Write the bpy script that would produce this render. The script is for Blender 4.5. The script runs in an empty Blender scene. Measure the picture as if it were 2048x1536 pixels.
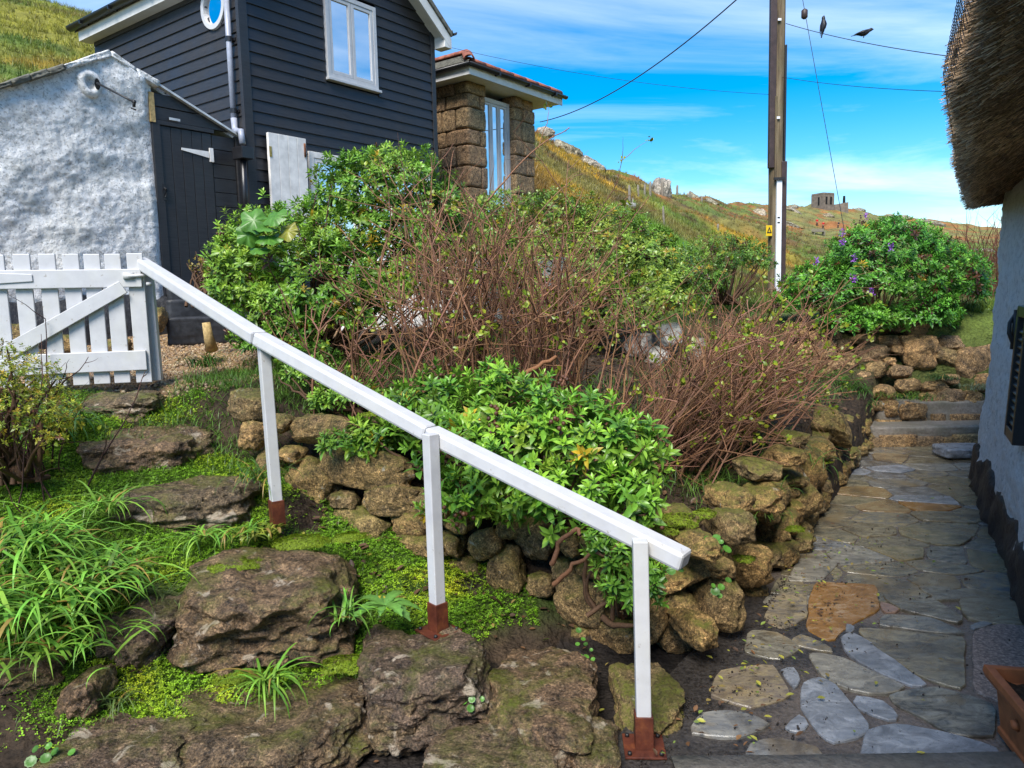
import bpy, math, random
import numpy as np
from mathutils import Matrix, Vector
rng = np.random.default_rng(7)
random.seed(7)
SC = bpy.context.scene
COL = SC.collection
rad = math.radians

# ---------------------------------------------------------------- camera
CAMP = np.array([0, 0, 1.62]); FPX = 1500.0          # focal length in pixels of a 2048 wide frame
PITCH, ROLL = rad(6.8), rad(1.26)
cf = np.array([0, math.cos(PITCH), -math.sin(PITCH)])
cu0 = np.array([0, math.sin(PITCH), math.cos(PITCH)]); cr0 = np.array([1., 0, 0])
CR = math.cos(ROLL) * cr0 - math.sin(ROLL) * cu0
CU = math.cos(ROLL) * cu0 + math.sin(ROLL) * cr0
cam = bpy.data.cameras.new('camera'); camo = bpy.data.objects.new('camera', cam); COL.objects.link(camo)
cam.sensor_width = 36; cam.lens = 36 * FPX / 2048; cam.clip_start = 0.05; cam.clip_end = 9000
M = Matrix.Identity(4)
for i in range(3):
    M[i][0] = CR[i]; M[i][1] = CU[i]; M[i][2] = -cf[i]; M[i][3] = CAMP[i]
camo.matrix_world = M
SC.camera = camo

# ---------------------------------------------------------------- world, sun, exposure
SUN_EL, SUN_AZ = rad(50), rad(199)                   # azimuth clockwise from +Y (the view direction)
world = bpy.data.worlds.new('World'); SC.world = world; world.use_nodes = True
wn = world.node_tree; wn.nodes.clear()
def N(t, ty, **kw):
    n = t.nodes.new(ty)
    for k, v in kw.items():
        if k in n.inputs.keys() if isinstance(k, str) else False: n.inputs[k].default_value = v
        else: setattr(n, k, v)
    return n
def L(t, a, b): t.links.new(a, b)
sky = N(wn, 'ShaderNodeTexSky', sky_type='NISHITA', sun_disc=False, sun_elevation=SUN_EL, sun_rotation=SUN_AZ,
        altitude=10, air_density=1.0, dust_density=0.35, ozone_density=2.2)
hs = N(wn, 'ShaderNodeHueSaturation'); hs.inputs['Saturation'].default_value = 1.66; hs.inputs['Value'].default_value = 1.2
L(wn, sky.outputs[0], hs.inputs['Color'])
tc = N(wn, 'ShaderNodeTexCoord'); sx = N(wn, 'ShaderNodeSeparateXYZ'); L(wn, tc.outputs['Generated'], sx.inputs[0])
ad = N(wn, 'ShaderNodeMath', operation='ADD'); L(wn, sx.outputs[2], ad.inputs[0]); ad.inputs[1].default_value = 0.12
mx = N(wn, 'ShaderNodeMath', operation='MAXIMUM'); L(wn, ad.outputs[0], mx.inputs[0]); mx.inputs[1].default_value = 0.03
dx = N(wn, 'ShaderNodeMath', operation='DIVIDE'); L(wn, sx.outputs[0], dx.inputs[0]); L(wn, mx.outputs[0], dx.inputs[1])
dy = N(wn, 'ShaderNodeMath', operation='DIVIDE'); L(wn, sx.outputs[1], dy.inputs[0]); L(wn, mx.outputs[0], dy.inputs[1])
cb = N(wn, 'ShaderNodeCombineXYZ'); L(wn, dx.outputs[0], cb.inputs[0]); L(wn, dy.outputs[0], cb.inputs[1])
mp = N(wn, 'ShaderNodeMapping'); mp.inputs['Scale'].default_value = (0.55, 1.0, 1); mp.inputs['Rotation'].default_value = (0, 0, rad(-38)); mp.inputs['Location'].default_value = (3.1, 1.7, 0)
L(wn, cb.outputs[0], mp.inputs[0])
n1 = N(wn, 'ShaderNodeTexNoise'); n1.inputs['Scale'].default_value = 0.75; n1.inputs['Detail'].default_value = 9; n1.inputs['Roughness'].default_value = 0.6; n1.inputs['Distortion'].default_value = 0.9
L(wn, mp.outputs[0], n1.inputs['Vector'])
cr = N(wn, 'ShaderNodeValToRGB'); cr.color_ramp.elements[0].position = 0.44; cr.color_ramp.elements[1].position = 0.88
cr.color_ramp.elements[0].color = (0, 0, 0, 1); cr.color_ramp.elements[1].color = (.9, .9, .9, 1)
L(wn, n1.outputs[0], cr.inputs[0])
mixc = N(wn, 'ShaderNodeMixRGB'); L(wn, cr.outputs[0], mixc.inputs[0]); L(wn, hs.outputs[0], mixc.inputs[1]); mixc.inputs[2].default_value = (8.2, 9.0, 10.0, 1)
bg = N(wn, 'ShaderNodeBackground'); bg.inputs[1].default_value = 0.080; L(wn, mixc.outputs[0], bg.inputs[0])
wo = N(wn, 'ShaderNodeOutputWorld'); L(wn, bg.outputs[0], wo.inputs[0])
sl = bpy.data.lights.new('sun', 'SUN'); sl.energy = 3.2; sl.angle = rad(28); sl.color = (1, 0.95, 0.87)
so = bpy.data.objects.new('sun', sl); COL.objects.link(so)
sd = Vector((math.sin(SUN_AZ) * math.cos(SUN_EL), math.cos(SUN_AZ) * math.cos(SUN_EL), math.sin(SUN_EL)))
so.rotation_euler = sd.to_track_quat('Z', 'Y').to_euler(); so.location = (6, -6, 12)
SC.view_settings.view_transform = 'Standard'; SC.view_settings.look = 'None'
SC.view_settings.exposure = 1.15; SC.view_settings.gamma = 1.0

# ---------------------------------------------------------------- measuring: a photo pixel plus a forward distance gives a place
def ray(px, py): return cf + (px - 1024) / FPX * CR - (py - 768) / FPX * CU
def at(px, py, Y): v = ray(px, py); return CAMP + v * (Y / v[1])
def gp(px, py, z=0.0): v = ray(px, py); return CAMP + v * ((z - CAMP[2]) / v[2])
def onplane(px, py, P, dd):
    v = ray(px, py); n = np.array([dd[1], -dd[0]])
    t = (np.dot(P[:2], n)) / (v[:2] @ n); return CAMP + v * t

# ---------------------------------------------------------------- noise
def _h(ix, iy, iz, s):
    h = (ix * 374761393 + iy * 668265263 + iz * 2147483647 + s * 974711 + 1013904223) & 0xffffffff
    h = ((h ^ (h >> 13)) * 1274126177) & 0xffffffff
    h = ((h ^ (h >> 16)) * 2246822519) & 0xffffffff
    return ((h ^ (h >> 15)) & 0xffff) / 65535.0
def vn(P, seed=0):
    P = np.asarray(P, float); i = np.floor(P).astype(np.int64); f = P - i; f = f * f * (3 - 2 * f)
    r = 0
    for a in (0, 1):
        for b in (0, 1):
            for c in (0, 1):
                w = (f[:, 0] if a else 1 - f[:, 0]) * (f[:, 1] if b else 1 - f[:, 1]) * (f[:, 2] if c else 1 - f[:, 2])
                r = r + w * _h(i[:, 0] + a, i[:, 1] + b, i[:, 2] + c, seed)
    return r * 2 - 1
def fbm(P, seed=0, octv=4, gain=.5):
    P = np.asarray(P, float); r = 0; a = 1
    for k in range(octv): r = r + a * vn(P * 2 ** k, seed + k * 17); a *= gain
    return r
def sst(a, b, x): t = np.clip((x - a) / (b - a), 0, 1); return t * t * (3 - 2 * t)

# ---------------------------------------------------------------- objects
def tag(o, label=None, cat=None, group=None, kind=None):
    if label: o['label'] = label
    if cat: o['category'] = cat
    if group: o['group'] = group
    if kind: o['kind'] = kind
    return o
def thing(name, loc, label, cat, group=None):
    o = bpy.data.objects.new(name, None); COL.objects.link(o); o.location = [float(v) for v in loc]; o.empty_display_size = .1
    return tag(o, label, cat, group)
def origin_of(o):
    p = np.zeros(3)
    while o is not None: p = p + np.array(o.location); o = o.parent
    return p
def mk_mesh(name, V, F, mat, smooth=True, cols=None):
    m = bpy.data.meshes.new(name)
    V = np.asarray(V, np.float32)
    if isinstance(F, np.ndarray):
        k = F.shape[1]; n = len(F)
        m.vertices.add(len(V)); m.vertices.foreach_set('co', V.ravel())
        m.loops.add(n * k); m.loops.foreach_set('vertex_index', F.ravel().astype(np.int32))
        m.polygons.add(n); m.polygons.foreach_set('loop_start', (np.arange(n) * k).astype(np.int32))
        m.update(calc_edges=True)
    else:
        m.from_pydata(V.tolist(), [], [list(map(int, f)) for f in F]); m.update()
    if mat: m.materials.append(mat)
    if smooth: m.polygons.foreach_set('use_smooth', np.ones(len(m.polygons), bool))
    if cols is not None:
        a = m.color_attributes.new('Col', 'FLOAT_COLOR', 'POINT')
        c = np.ones((len(V), 4), np.float32); c[:, :3] = cols; a.data.foreach_set('color', c.ravel())
    m.validate()
    return m
def obj(name, V, F, mat, parent=None, smooth=False, cols=None, bevel=0, **kw):
    """world-space geometry -> one mesh object, parented without offset"""
    V = np.asarray(V, float)
    if parent is not None: loc = origin_of(parent); V = V - loc
    o = bpy.data.objects.new(name, mk_mesh(name, V, F, mat, smooth, cols)); COL.objects.link(o)
    if parent is not None: o.parent = parent
    if bevel:
        b = o.modifiers.new('bevel', 'BEVEL'); b.width = bevel; b.segments = 2; b.limit_method = 'ANGLE'; b.angle_limit = rad(35)
    return tag(o, **kw)
class G:
    def __init__(s): s.V = []; s.F = []; s.n = 0
    def add(s, V, F):
        V = np.asarray(V, float); s.V.append(V); s.F += [[i + s.n for i in f] for f in F]; s.n += len(V); return s
    def hexa(s, c8): return s.add(c8, [(3, 2, 1, 0), (4, 5, 6, 7), (0, 1, 5, 4), (1, 2, 6, 5), (2, 3, 7, 6), (3, 0, 4, 7)])
    def box(s, c, size, ax=None):
        c = np.asarray(c, float); h = np.asarray(size, float) / 2
        ax = np.eye(3) if ax is None else np.asarray(ax, float)
        q = [(-1, -1, -1), (1, -1, -1), (1, 1, -1), (-1, 1, -1), (-1, -1, 1), (1, -1, 1), (1, 1, 1), (-1, 1, 1)]
        return s.hexa([c + (np.array(k) * h) @ ax for k in q])
    def bar(s, p0, p1, w, h, up=(0, 0, 1)):
        p0 = np.asarray(p0, float); p1 = np.asarray(p1, float); d = p1 - p0; Ln = np.linalg.norm(d); d = d / Ln
        x = np.cross(d, np.asarray(up, float)); x /= np.linalg.norm(x); z = np.cross(x, d)
        return s.box((p0 + p1) / 2, (w, Ln, h), [x, d, z])
    def prism(s, poly, off):
        poly = np.asarray(poly, float); n = len(poly); V = np.vstack([poly, poly + np.asarray(off, float)])
        F = [list(range(n))[::-1], list(range(n, 2 * n))] + [(i, (i + 1) % n, n + (i + 1) % n, n + i) for i in range(n)]
        return s.add(V, F)
    def tube(s, pts, rad_, n=8, cap=True):
        pts = np.asarray(pts, float); m = len(pts); r = np.broadcast_to(np.asarray(rad_, float), (m,))
        t = np.gradient(pts, axis=0); t /= np.linalg.norm(t, axis=1)[:, None] + 1e-9
        ref = np.array([0, 0, 1.]) if abs(t[:, 2]).mean() < .8 else np.array([1., 0, 0])
        x = np.cross(t, ref); x /= np.linalg.norm(x, axis=1)[:, None] + 1e-9; y = np.cross(t, x)
        a = np.arange(n) * 2 * math.pi / n
        V = (pts[:, None] + r[:, None, None] * (np.cos(a)[None, :, None] * x[:, None] + np.sin(a)[None, :, None] * y[:, None])).reshape(-1, 3)
        F = [(i * n + j, i * n + (j + 1) % n, (i + 1) * n + (j + 1) % n, (i + 1) * n + j) for i in range(m - 1) for j in range(n)]
        if cap: F += [list(range(n))[::-1], list(range((m - 1) * n, m * n))]
        return s.add(V, F)
    def out(s, name, mat, parent=None, smooth=False, bevel=0, **kw):
        return obj(name, np.vstack(s.V), s.F, mat, parent, smooth, None, bevel, **kw)
def ax2(d, up=(0, 0, 1)):
    d = np.append(np.asarray(d, float)[:2], 0); d /= np.linalg.norm(d); u = np.asarray(up, float)
    return np.array([d, np.cross(u, d), u])           # rows: along, sideways, up

# scatter a template many times into one mesh
def scatter(V, F, P, R, S, cols=None, vshade=None):
    V = np.asarray(V, float); F = np.asarray(F); n = len(P); k = len(V)
    S = np.asarray(S, float); S = S[:, None] if S.ndim == 1 else S
    W = np.einsum('vi,nij->nvj', V, R) * 1.0 if S.shape[1] == 1 else np.einsum('nvi,nij->nvj', V[None] * S[:, None, :], R)
    if S.shape[1] == 1: W = W * S[:, None, :]
    W = W + P[:, None, :]
    FF = (F[None] + (np.arange(n) * k)[:, None, None]).reshape(-1, F.shape[1])
    C = None
    if cols is not None:
        C = np.repeat(cols[:, None, :], k, 1)
        if vshade is not None: C = C * vshade[None, :, :]
        C = C.reshape(-1, 3)
    return W.reshape(-1, 3), FF, C
def frames(D, spin=None):
    """rows x,y,z of a frame whose z is D"""
    D = D / (np.linalg.norm(D, axis=1)[:, None] + 1e-9); n = len(D)
    r = rng.normal(size=(n, 3)); x = np.cross(D, r); x /= np.linalg.norm(x, axis=1)[:, None] + 1e-9
    return np.stack([x, np.cross(D, x), D], 1)
def merge(parts):
    V = []; F = []; C = []; n = 0
    for v, f, c in parts:
        V.append(v); F.append(f + n); n += len(v); C.append(c)
    return np.vstack(V), np.vstack(F), (np.vstack(C) if C[0] is not None else None)

# ---------------------------------------------------------------- materials
class MatB:
    def __init__(s, name, rough=.6, spec=.5, col=(.5, .5, .5)):
        s.m = bpy.data.materials.new(name); s.m.use_nodes = True; s.t = s.m.node_tree; s.t.nodes.clear()
        s.b = s.t.nodes.new('ShaderNodeBsdfPrincipled'); s.o = s.t.nodes.new('ShaderNodeOutputMaterial')
        s.t.links.new(s.b.outputs[0], s.o.inputs[0])
        s.b.inputs['Roughness'].default_value = rough; s.b.inputs['Specular IOR Level'].default_value = spec
        s.b.inputs['Base Color'].default_value = (*col, 1)
        s.geo = s.t.nodes.new('ShaderNodeNewGeometry'); s.pos = s.geo.outputs['Position']; s.bump_last = None
    def vec(s, scale=(1, 1, 1), rot=(0, 0, 0), src=None):
        m = s.t.nodes.new('ShaderNodeMapping'); m.inputs['Scale'].default_value = scale; m.inputs['Rotation'].default_value = rot
        s.t.links.new(src or s.pos, m.inputs[0]); return m.outputs[0]
    def noise(s, scale=5, detail=4, rough=.55, dist=0, v=None):
        n = s.t.nodes.new('ShaderNodeTexNoise'); n.inputs['Scale'].default_value = scale; n.inputs['Detail'].default_value = detail
        n.inputs['Roughness'].default_value = rough; n.inputs['Distortion'].default_value = dist
        s.t.links.new(v or s.pos, n.inputs['Vector']); return n.outputs[0]
    def voro(s, scale=5, v=None, feat='F1'):
        n = s.t.nodes.new('ShaderNodeTexVoronoi'); n.inputs['Scale'].default_value = scale; n.feature = feat
        s.t.links.new(v or s.pos, n.inputs['Vector']); return n.outputs['Distance']
    def ramp(s, f, stops):
        r = s.t.nodes.new('ShaderNodeValToRGB'); e = r.color_ramp.elements
        while len(e) < len(stops): e.new(.5)
        for i, (p, c) in enumerate(stops):
            e[i].position = p; c = (c, c, c) if not hasattr(c, '__len__') else c; e[i].color = (*c, 1)
        s.t.links.new(f, r.inputs[0]); return r.outputs[0]
    def mix(s, fac, a, b, mode='MIX'):
        m = s.t.nodes.new('ShaderNodeMixRGB'); m.blend_type = mode
        for i, v in ((0, fac), (1, a), (2, b)):
            if isinstance(v, bpy.types.NodeSocket): s.t.links.new(v, m.inputs[i])
            elif i == 0: m.inputs[0].default_value = v
            else: m.inputs[i].default_value = (*v, 1)
        return m.outputs[0]
    def math(s, op, a, b=0.):
        m = s.t.nodes.new('ShaderNodeMath'); m.operation = op
        for i, v in ((0, a), (1, b)):
            if isinstance(v, bpy.types.NodeSocket): s.t.links.new(v, m.inputs[i])
            else: m.inputs[i].default_value = v
        return m.outputs[0]
    def attr(s, n='Col'):
        a = s.t.nodes.new('ShaderNodeAttribute'); a.attribute_name = n; return a.outputs['Color']
    def rnd(s): return s.t.nodes.new('ShaderNodeObjectInfo').outputs['Random']
    def nz(s):
        x = s.t.nodes.new('ShaderNodeSeparateXYZ'); s.t.links.new(s.geo.outputs['Normal'], x.inputs[0]); return x.outputs[2]
    def color(s, c): s.t.links.new(c, s.b.inputs['Base Color']); return s
    def rough(s, c): s.t.links.new(c, s.b.inputs['Roughness']); return s
    def bump(s, h, strength=.5, dist=.01):
        b = s.t.nodes.new('ShaderNodeBump'); b.inputs['Strength'].default_value = strength; b.inputs['Distance'].default_value = dist
        s.t.links.new(h, b.inputs['Height'])
        if s.bump_last is not None: s.t.links.new(s.bump_last, b.inputs['Normal'])
        s.bump_last = b.outputs[0]; s.t.links.new(s.bump_last, s.b.inputs['Normal']); return s
    def translucent(s, fac, c):
        tr = s.t.nodes.new('ShaderNodeBsdfTranslucent'); mx = s.t.nodes.new('ShaderNodeMixShader'); mx.inputs[0].default_value = fac
        s.t.links.new(c, tr.inputs[0]); s.t.links.new(s.b.outputs[0], mx.inputs[1]); s.t.links.new(tr.outputs[0], mx.inputs[2])
        s.t.links.new(mx.outputs[0], s.o.inputs[0]); return s
MT = {}
def plain(n, col, rough=.6, spec=.5, nscale=30, var=.25, bump=.15, metal=0):
    b = MatB(n, rough, spec, col); v = b.noise(nscale, 4)
    c0 = tuple(x * (1 - var) for x in col); c1 = tuple(min(1, x * (1 + var)) for x in col)
    b.color(b.ramp(v, [(.3, c0), (.7, c1)])); b.bump(v, bump, .004); b.b.inputs['Metallic'].default_value = metal
    MT[n] = b.m; return b
def rockmat(n, dark, mid, pale, moss, mossamt=.5, palamt=.62, wet=.5, scale=9., wetdark=0.):
    b = MatB(n, wet, .4)
    n1 = b.noise(scale, 8, .68, .4); n2 = b.noise(scale * 5.5, 6, .7); n3 = b.noise(scale * .5, 4, .6, .5); sp = b.voro(scale * 13)
    c = b.ramp(n1, [(.30, dark), (.5, mid), (.66, tuple(min(1, x * 1.6) for x in mid))])
    c = b.mix(b.ramp(n2, [(.35, .9), (.45, 0.)]), c, tuple(x * .38 for x in dark))
    c = b.mix(b.math('MULTIPLY', b.ramp(n2, [(.54, 0.), (.63, .9)]), b.ramp(n1, [(.3, .4), (.6, 1.)])), c, tuple(min(1, x * 2.3) for x in mid))
    gr = b.noise(scale * 13, 3, .85); pt = b.noise(scale * 2.6, 5, .7, .3)
    c = b.mix(1., c, b.ramp(gr, [(.36, .30), (.5, 1.), (.64, 2.0)]), 'MULTIPLY'); c = b.mix(1., c, b.ramp(pt, [(.34, .42), (.5, 1.), (.68, 1.5)]), 'MULTIPLY')
    hue = b.ramp(b.rnd(), [(0, (.78, .78, .80)), (.35, (1.02, .97, .88)), (.7, (1.12, 1.0, .82)), (1, (.88, .92, .78))])
    c = b.mix(1., c, hue, 'MULTIPLY')
    n4 = b.noise(scale * .9, 7, .62, .6)
    c = b.mix(b.ramp(n4, [(palamt, 0.), (palamt + .05, .85)]), c, pale)
    up = b.ramp(b.nz(), [(.1, .15), (.9, 1.)])
    mm = b.math('MULTIPLY', b.ramp(n3, [(1 - mossamt - .12, 0.), (1 - mossamt + .12, 1.)]), up)
    mm = b.math('MULTIPLY', mm, b.ramp(n2, [(.3, .35), (.55, 1.)]))
    mcol = b.ramp(n2, [(.3, tuple(x * .45 for x in moss)), (.65, moss)])
    c = b.mix(mm, c, mcol); b.color(c)
    b.rough(b.ramp(n1, [(.3, max(.12, wet - .2)), (.7, min(1, wet + .3))]))
    b.bump(n1, .8, .05); b.bump(pt, .7, .03); b.bump(n2, .9, .018); b.bump(gr, .5, .008); b.bump(sp, .3, .004)
    MT[n] = b.m
rockmat('drystone', (.085, .060, .036), (.27, .180, .085), (.56, .53, .44), (.16, .165, .022), .56, .66, .6, 9)
rockmat('step_rock', (.052, .040, .033), (.135, .092, .060), (.48, .40, .30), (.12, .14, .014), .42, .60, .36, 9)
rockmat('granite_block', (.14, .095, .062), (.30, .20, .12), (.40, .32, .24), (.14, .10, .05), .12, .70, .75, 11)
rockmat('hill_rock', (.10, .095, .085), (.24, .22, .19), (.45, .44, .41), (.12, .13, .03), .45, .6, .8, 1.2)
rockmat('far_bank', (.10, .072, .048), (.28, .185, .095), (.38, .33, .24), (.10, .11, .02), .36, .70, .5, 10)
b = MatB('black_timber', .42, .5)
g = b.noise(7, 5, .6, 0, b.vec((1, 1, 14))); n = b.noise(2.2, 5, .6); sc = b.noise(9, 5, .7, .6)
c = b.ramp(g, [(.3, (.014, .0135, .0145)), (.7, (.030, .029, .031))])
c = b.mix(b.ramp(sc, [(.735, 0.), (.77, .55)]), c, (.24, .26, .31)); b.color(c)
b.rough(b.ramp(n, [(.3, .34), (.7, .62)])); b.bump(g, .25, .004); MT['black_timber'] = b.m
b = MatB('white_paint', .42, .5); n = b.noise(14, 5, .6); d = b.noise(60, 3)
g = b.noise(5, 5, .65, .4, b.vec((1, 1, .4))); chip = b.noise(26, 4, .7)
c = b.mix(b.ramp(g, [(.46, 0.), (.68, .45)]), b.ramp(n, [(.3, (.46, .46, .475)), (.7, (.54, .54, .55))]), (.52, .51, .45))
c = b.mix(b.ramp(chip, [(.66, 0.), (.69, .75)]), c, (.30, .27, .23))
b.color(c); b.bump(d, .12, .002); b.bump(b.noise(90, 3, .6, 0, b.vec((1, 1, .12))), .12, .002); b.bump(n, .1, .006); MT['white_paint'] = b.m
b = MatB('whitewash', .8, .3); n = b.noise(4.5, 8, .66, .5); m = b.noise(16, 7, .7); s2 = b.noise(1.6, 5, .6)
st = b.noise(3, 6, .7, .3, b.vec((2.5, 2.5, .35)))
c = b.ramp(m, [(.28, (.42, .41, .40)), (.5, (.74, .735, .72)), (.7, (.84, .835, .82))])
c = b.mix(b.ramp(n, [(.52, 0.), (.68, .6)]), c, (.38, .38, .35)); c = b.mix(b.ramp(s2, [(.54, 0.), (.75, .42)]), c, (.46, .44, .36))
c = b.mix(b.ramp(st, [(.55, 0.), (.75, .45)]), c, (.36, .37, .33)); c = b.mix(b.ramp(b.noise(38, 5, .75), [(.54, 0.), (.62, .8)]), c, (.25, .25, .23))
b.color(c); b.bump(n, .6, .04); b.bump(m, .9, .022); b.bump(b.noise(45, 4, .7), .4, .005); MT['whitewash'] = b.m
b = MatB('limewash', .8, .3); n = b.noise(4.5, 8, .66, .5); m = b.noise(22, 7, .72); c = b.ramp(m, [(.28, (.50, .485, .455)), (.5, (.82, .80, .765)), (.7, (.90, .88, .84))])
c = b.mix(b.ramp(n, [(.6, 0.), (.74, .45)]), c, (.55, .53, .47)); c = b.mix(b.ramp(b.noise(30, 5, .75), [(.62, 0.), (.69, .75)]), c, (.22, .22, .21)); b.color(c); b.bump(n, .7, .05); b.bump(m, 1., .035); b.bump(b.noise(60, 4, .75), .6, .008); MT['limewash'] = b.m
b = MatB('black_render', .5, .5); m = b.noise(14, 6, .7); b.color(b.ramp(m, [(.3, (.008, .008, .009)), (.62, (.022, .022, .024)), (.75, (.09, .08, .075))])); b.bump(m, .8, .025); MT['black_render'] = b.m
# slate, wet
b = MatB('slate', .25, .55); r = b.rnd(); st = b.noise(10, 9, .74, .9, b.vec((1, 1.8, 1), (0, 0, .55))); n = b.noise(3.2, 5, .6, .6); sp = b.noise(70, 3, .6)
base = b.ramp(r, [(0, (.05, .054, .056)), (.2, (.13, .135, .14)), (.36, (.065, .060, .048)), (.52, (.16, .115, .055)), (.66, (.07, .073, .068)), (.82, (.15, .135, .07)), (.92, (.10, .115, .13)), (1., (.21, .115, .04))])
c = b.mix(b.ramp(st, [(.38, .0), (.62, .95)]), base, b.ramp(r, [(0, (.27, .27, .265)), (.5, (.27, .24, .16)), (1, (.33, .26, .14))]))
c = b.mix(b.ramp(n, [(.52, 0.), (.70, .7)]), c, (.20, .13, .045)); c = b.mix(b.ramp(b.noise(1.9, 6, .7, .8), [(.5, 0.), (.62, .65)]), c, (.045, .036, .027)); c = b.mix(b.ramp(sp, [(.64, 0.), (.70, .6)]), c, (.03, .026, .022))
b.color(c); b.rough(b.ramp(n, [(.3, .07), (.65, .34)])); b.bump(st, .4, .012); b.bump(sp, .12, .002); MT['slate'] = b.m
for nm, c0, c1 in (('slate_ochre', (.26, .125, .028), (.38, .27, .16)), ('slate_blue', (.20, .21, .225), (.34, .35, .365)), ('slate_buff', (.21, .19, .15), (.36, .33, .26)), ('slate_pink', (.27, .17, .12), (.36, .26, .20))):
    b = MatB(nm, .25, .55); st = b.noise(10, 9, .74, .9, b.vec((1, 1.5, 1), (0, 0, .55))); n = b.noise(4, 5, .6, .6); sp = b.noise(75, 3, .6)
    c = b.ramp(st, [(.34, tuple(.55 * x for x in c0)), (.5, c0), (.66, c1)]); c = b.mix(b.ramp(n, [(.55, 0.), (.72, .5)]), c, tuple(.5 * x for x in c0)); c = b.mix(b.ramp(sp, [(.64, 0.), (.69, .7)]), c, (.03, .026, .022))
    b.color(c); b.rough(b.ramp(n, [(.3, .12), (.65, .45)])); b.bump(st, .35, .012); b.bump(sp, .12, .002); MT[nm] = b.m
b = MatB('granite_slab', .55, .4); sp = b.noise(60, 5, .75); n = b.noise(6, 4); c = b.ramp(sp, [(.32, (.05, .042, .038)), (.5, (.20, .155, .13)), (.66, (.42, .34, .29))]); b.color(c); b.bump(sp, .6, .006); b.bump(n, .5, .02); MT['granite_slab'] = b.m
b = MatB('path_bed', .35, .5); n = b.noise(5, 6, .65, .4); g = b.noise(55, 5, .7); at_ = b.attr()
c = b.ramp(g, [(.3, (.075, .060, .048)), (.68, (.20, .16, .13))]); c = b.mix(at_, c, b.ramp(g, [(.35, (.016, .014, .013)), (.68, (.066, .058, .052))]))
b.color(c); b.rough(b.ramp(n, [(.35, .06), (.6, .35)])); b.bump(g, .6, .008); b.bump(n, .5, .02); MT['path_bed'] = b.m
b = MatB('cement', .6, .4); g = b.noise(40, 6, .7); n = b.noise(5, 5); b.color(b.mix(b.ramp(n, [(.4, 0.), (.7, .6)]), b.ramp(g, [(.3, (.13, .11, .09)), (.7, (.28, .25, .21))]), (.10, .10, .06))); b.bump(g, .5, .006); b.bump(n, .5, .03); MT['cement'] = b.m
# ground: colour per vertex, fine relief by noise
b = MatB('ground', .8, .25); g = b.noise(38, 6, .72); n = b.noise(9, 5, .6); c = b.mix(.75, b.attr(), b.ramp(g, [(.3, .25), (.52, .95), (.7, 1.6)]), 'MULTIPLY')
c = b.mix(.5, c, b.ramp(n, [(.3, .5), (.7, 1.4)]), 'MULTIPLY'); b.color(c); b.bump(g, .8, .02); b.bump(n, .7, .05)
b.bump(b.noise(1.1, 6, .65), .8, .5); MT['ground'] = b.m
def leafmat(n, rough=.38, tr=.22, spec=.45):
    b = MatB(n, rough, spec); c = b.attr(); v = b.noise(60, 2); c = b.mix(.45, c, b.ramp(v, [(.3, .65), (.7, 1.3)]), 'MULTIPLY'); b.color(c); b.translucent(tr, c); MT[n] = b.m
leafmat('leaf'); leafmat('grass_blade', .45, .28); leafmat('moss_leaf', .6, .2, .3); leafmat('dry_leaf', .5, .15)
b = MatB('twig', .75, .25); n = b.noise(120, 3, .7); m = b.noise(6, 3); c = b.mix(.6, b.attr(), b.ramp(n, [(.3, .45), (.7, 1.5)]), 'MULTIPLY'); b.color(c); b.bump(n, .6, .003); MT['twig'] = b.m
b = MatB('thatch', .85, .15); g = b.noise(7, 7, .72, .2, b.vec((1, 1, 3))); n = b.noise(50, 5, .75); la = b.noise(3, 4, .6)
c = b.ramp(n, [(.3, (.03, .019, .011)), (.5, (.19, .12, .068)), (.68, (.42, .29, .17))]); c = b.mix(.6, c, b.ramp(g, [(.3, .35), (.65, 1.5)]), 'MULTIPLY'); b.color(c); b.bump(n, 1., .02); b.bump(g, .8, .06); MT['thatch'] = b.m
b = MatB('straw', .8, .2); b.color(b.attr()); MT['straw'] = b.m
b = MatB('pole_wood', .8, .25); g = b.noise(14, 6, .7, 0, b.vec((1, 1, .07))); n = b.noise(3, 4); c = b.ramp(g, [(.3, (.035, .027, .02)), (.5, (.13, .095, .055)), (.7, (.24, .19, .12))]); c = b.mix(b.ramp(n, [(.5, 0.), (.7, .35)]), c, (.12, .12, .06)); b.color(c); b.bump(g, .8, .015); MT['pole_wood'] = b.m
b = MatB('rust_paint', .42, .45); n = b.noise(18, 6, .7, .3); m = b.noise(80, 3); b.color(b.ramp(n, [(.3, (.045, .012, .008)), (.55, (.10, .027, .014)), (.75, (.19, .06, .02))])); b.bump(m, .4, .003); MT['rust_paint'] = b.m
b = MatB('glass', .03, .5); b.t.nodes.remove(b.b); gl = b.t.nodes.new('ShaderNodeBsdfGlossy'); gl.inputs['Roughness'].default_value = .02; trn = b.t.nodes.new('ShaderNodeBsdfTransparent'); trn.inputs[0].default_value = (.9, .93, .95, 1)
fr = b.t.nodes.new('ShaderNodeFresnel'); fr.inputs[0].default_value = 1.65; mxs = b.t.nodes.new('ShaderNodeMixShader'); b.t.links.new(fr.outputs[0], mxs.inputs[0]); b.t.links.new(trn.outputs[0], mxs.inputs[1]); b.t.links.new(gl.outputs[0], mxs.inputs[2]); b.t.links.new(mxs.outputs[0], b.o.inputs[0]); MT['glass'] = b.m
b = MatB('curtain', .9, .1); w = b.noise(9, 3, .5, 0, b.vec((6, 6, .2))); b.color(b.ramp(w, [(.3, (.42, .44, .50)), (.7, (.62, .64, .69))])); b.bump(w, .6, .04); MT['curtain'] = b.m
plain('black_plastic', (.012, .012, .014), .35, .5, 40, .3, .05)
plain('grey_pipe', (.30, .32, .38), .35, .5, 20, .15, .05)
plain('black_metal', (.012, .012, .013), .5, .5, 50, .4, .4)
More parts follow.
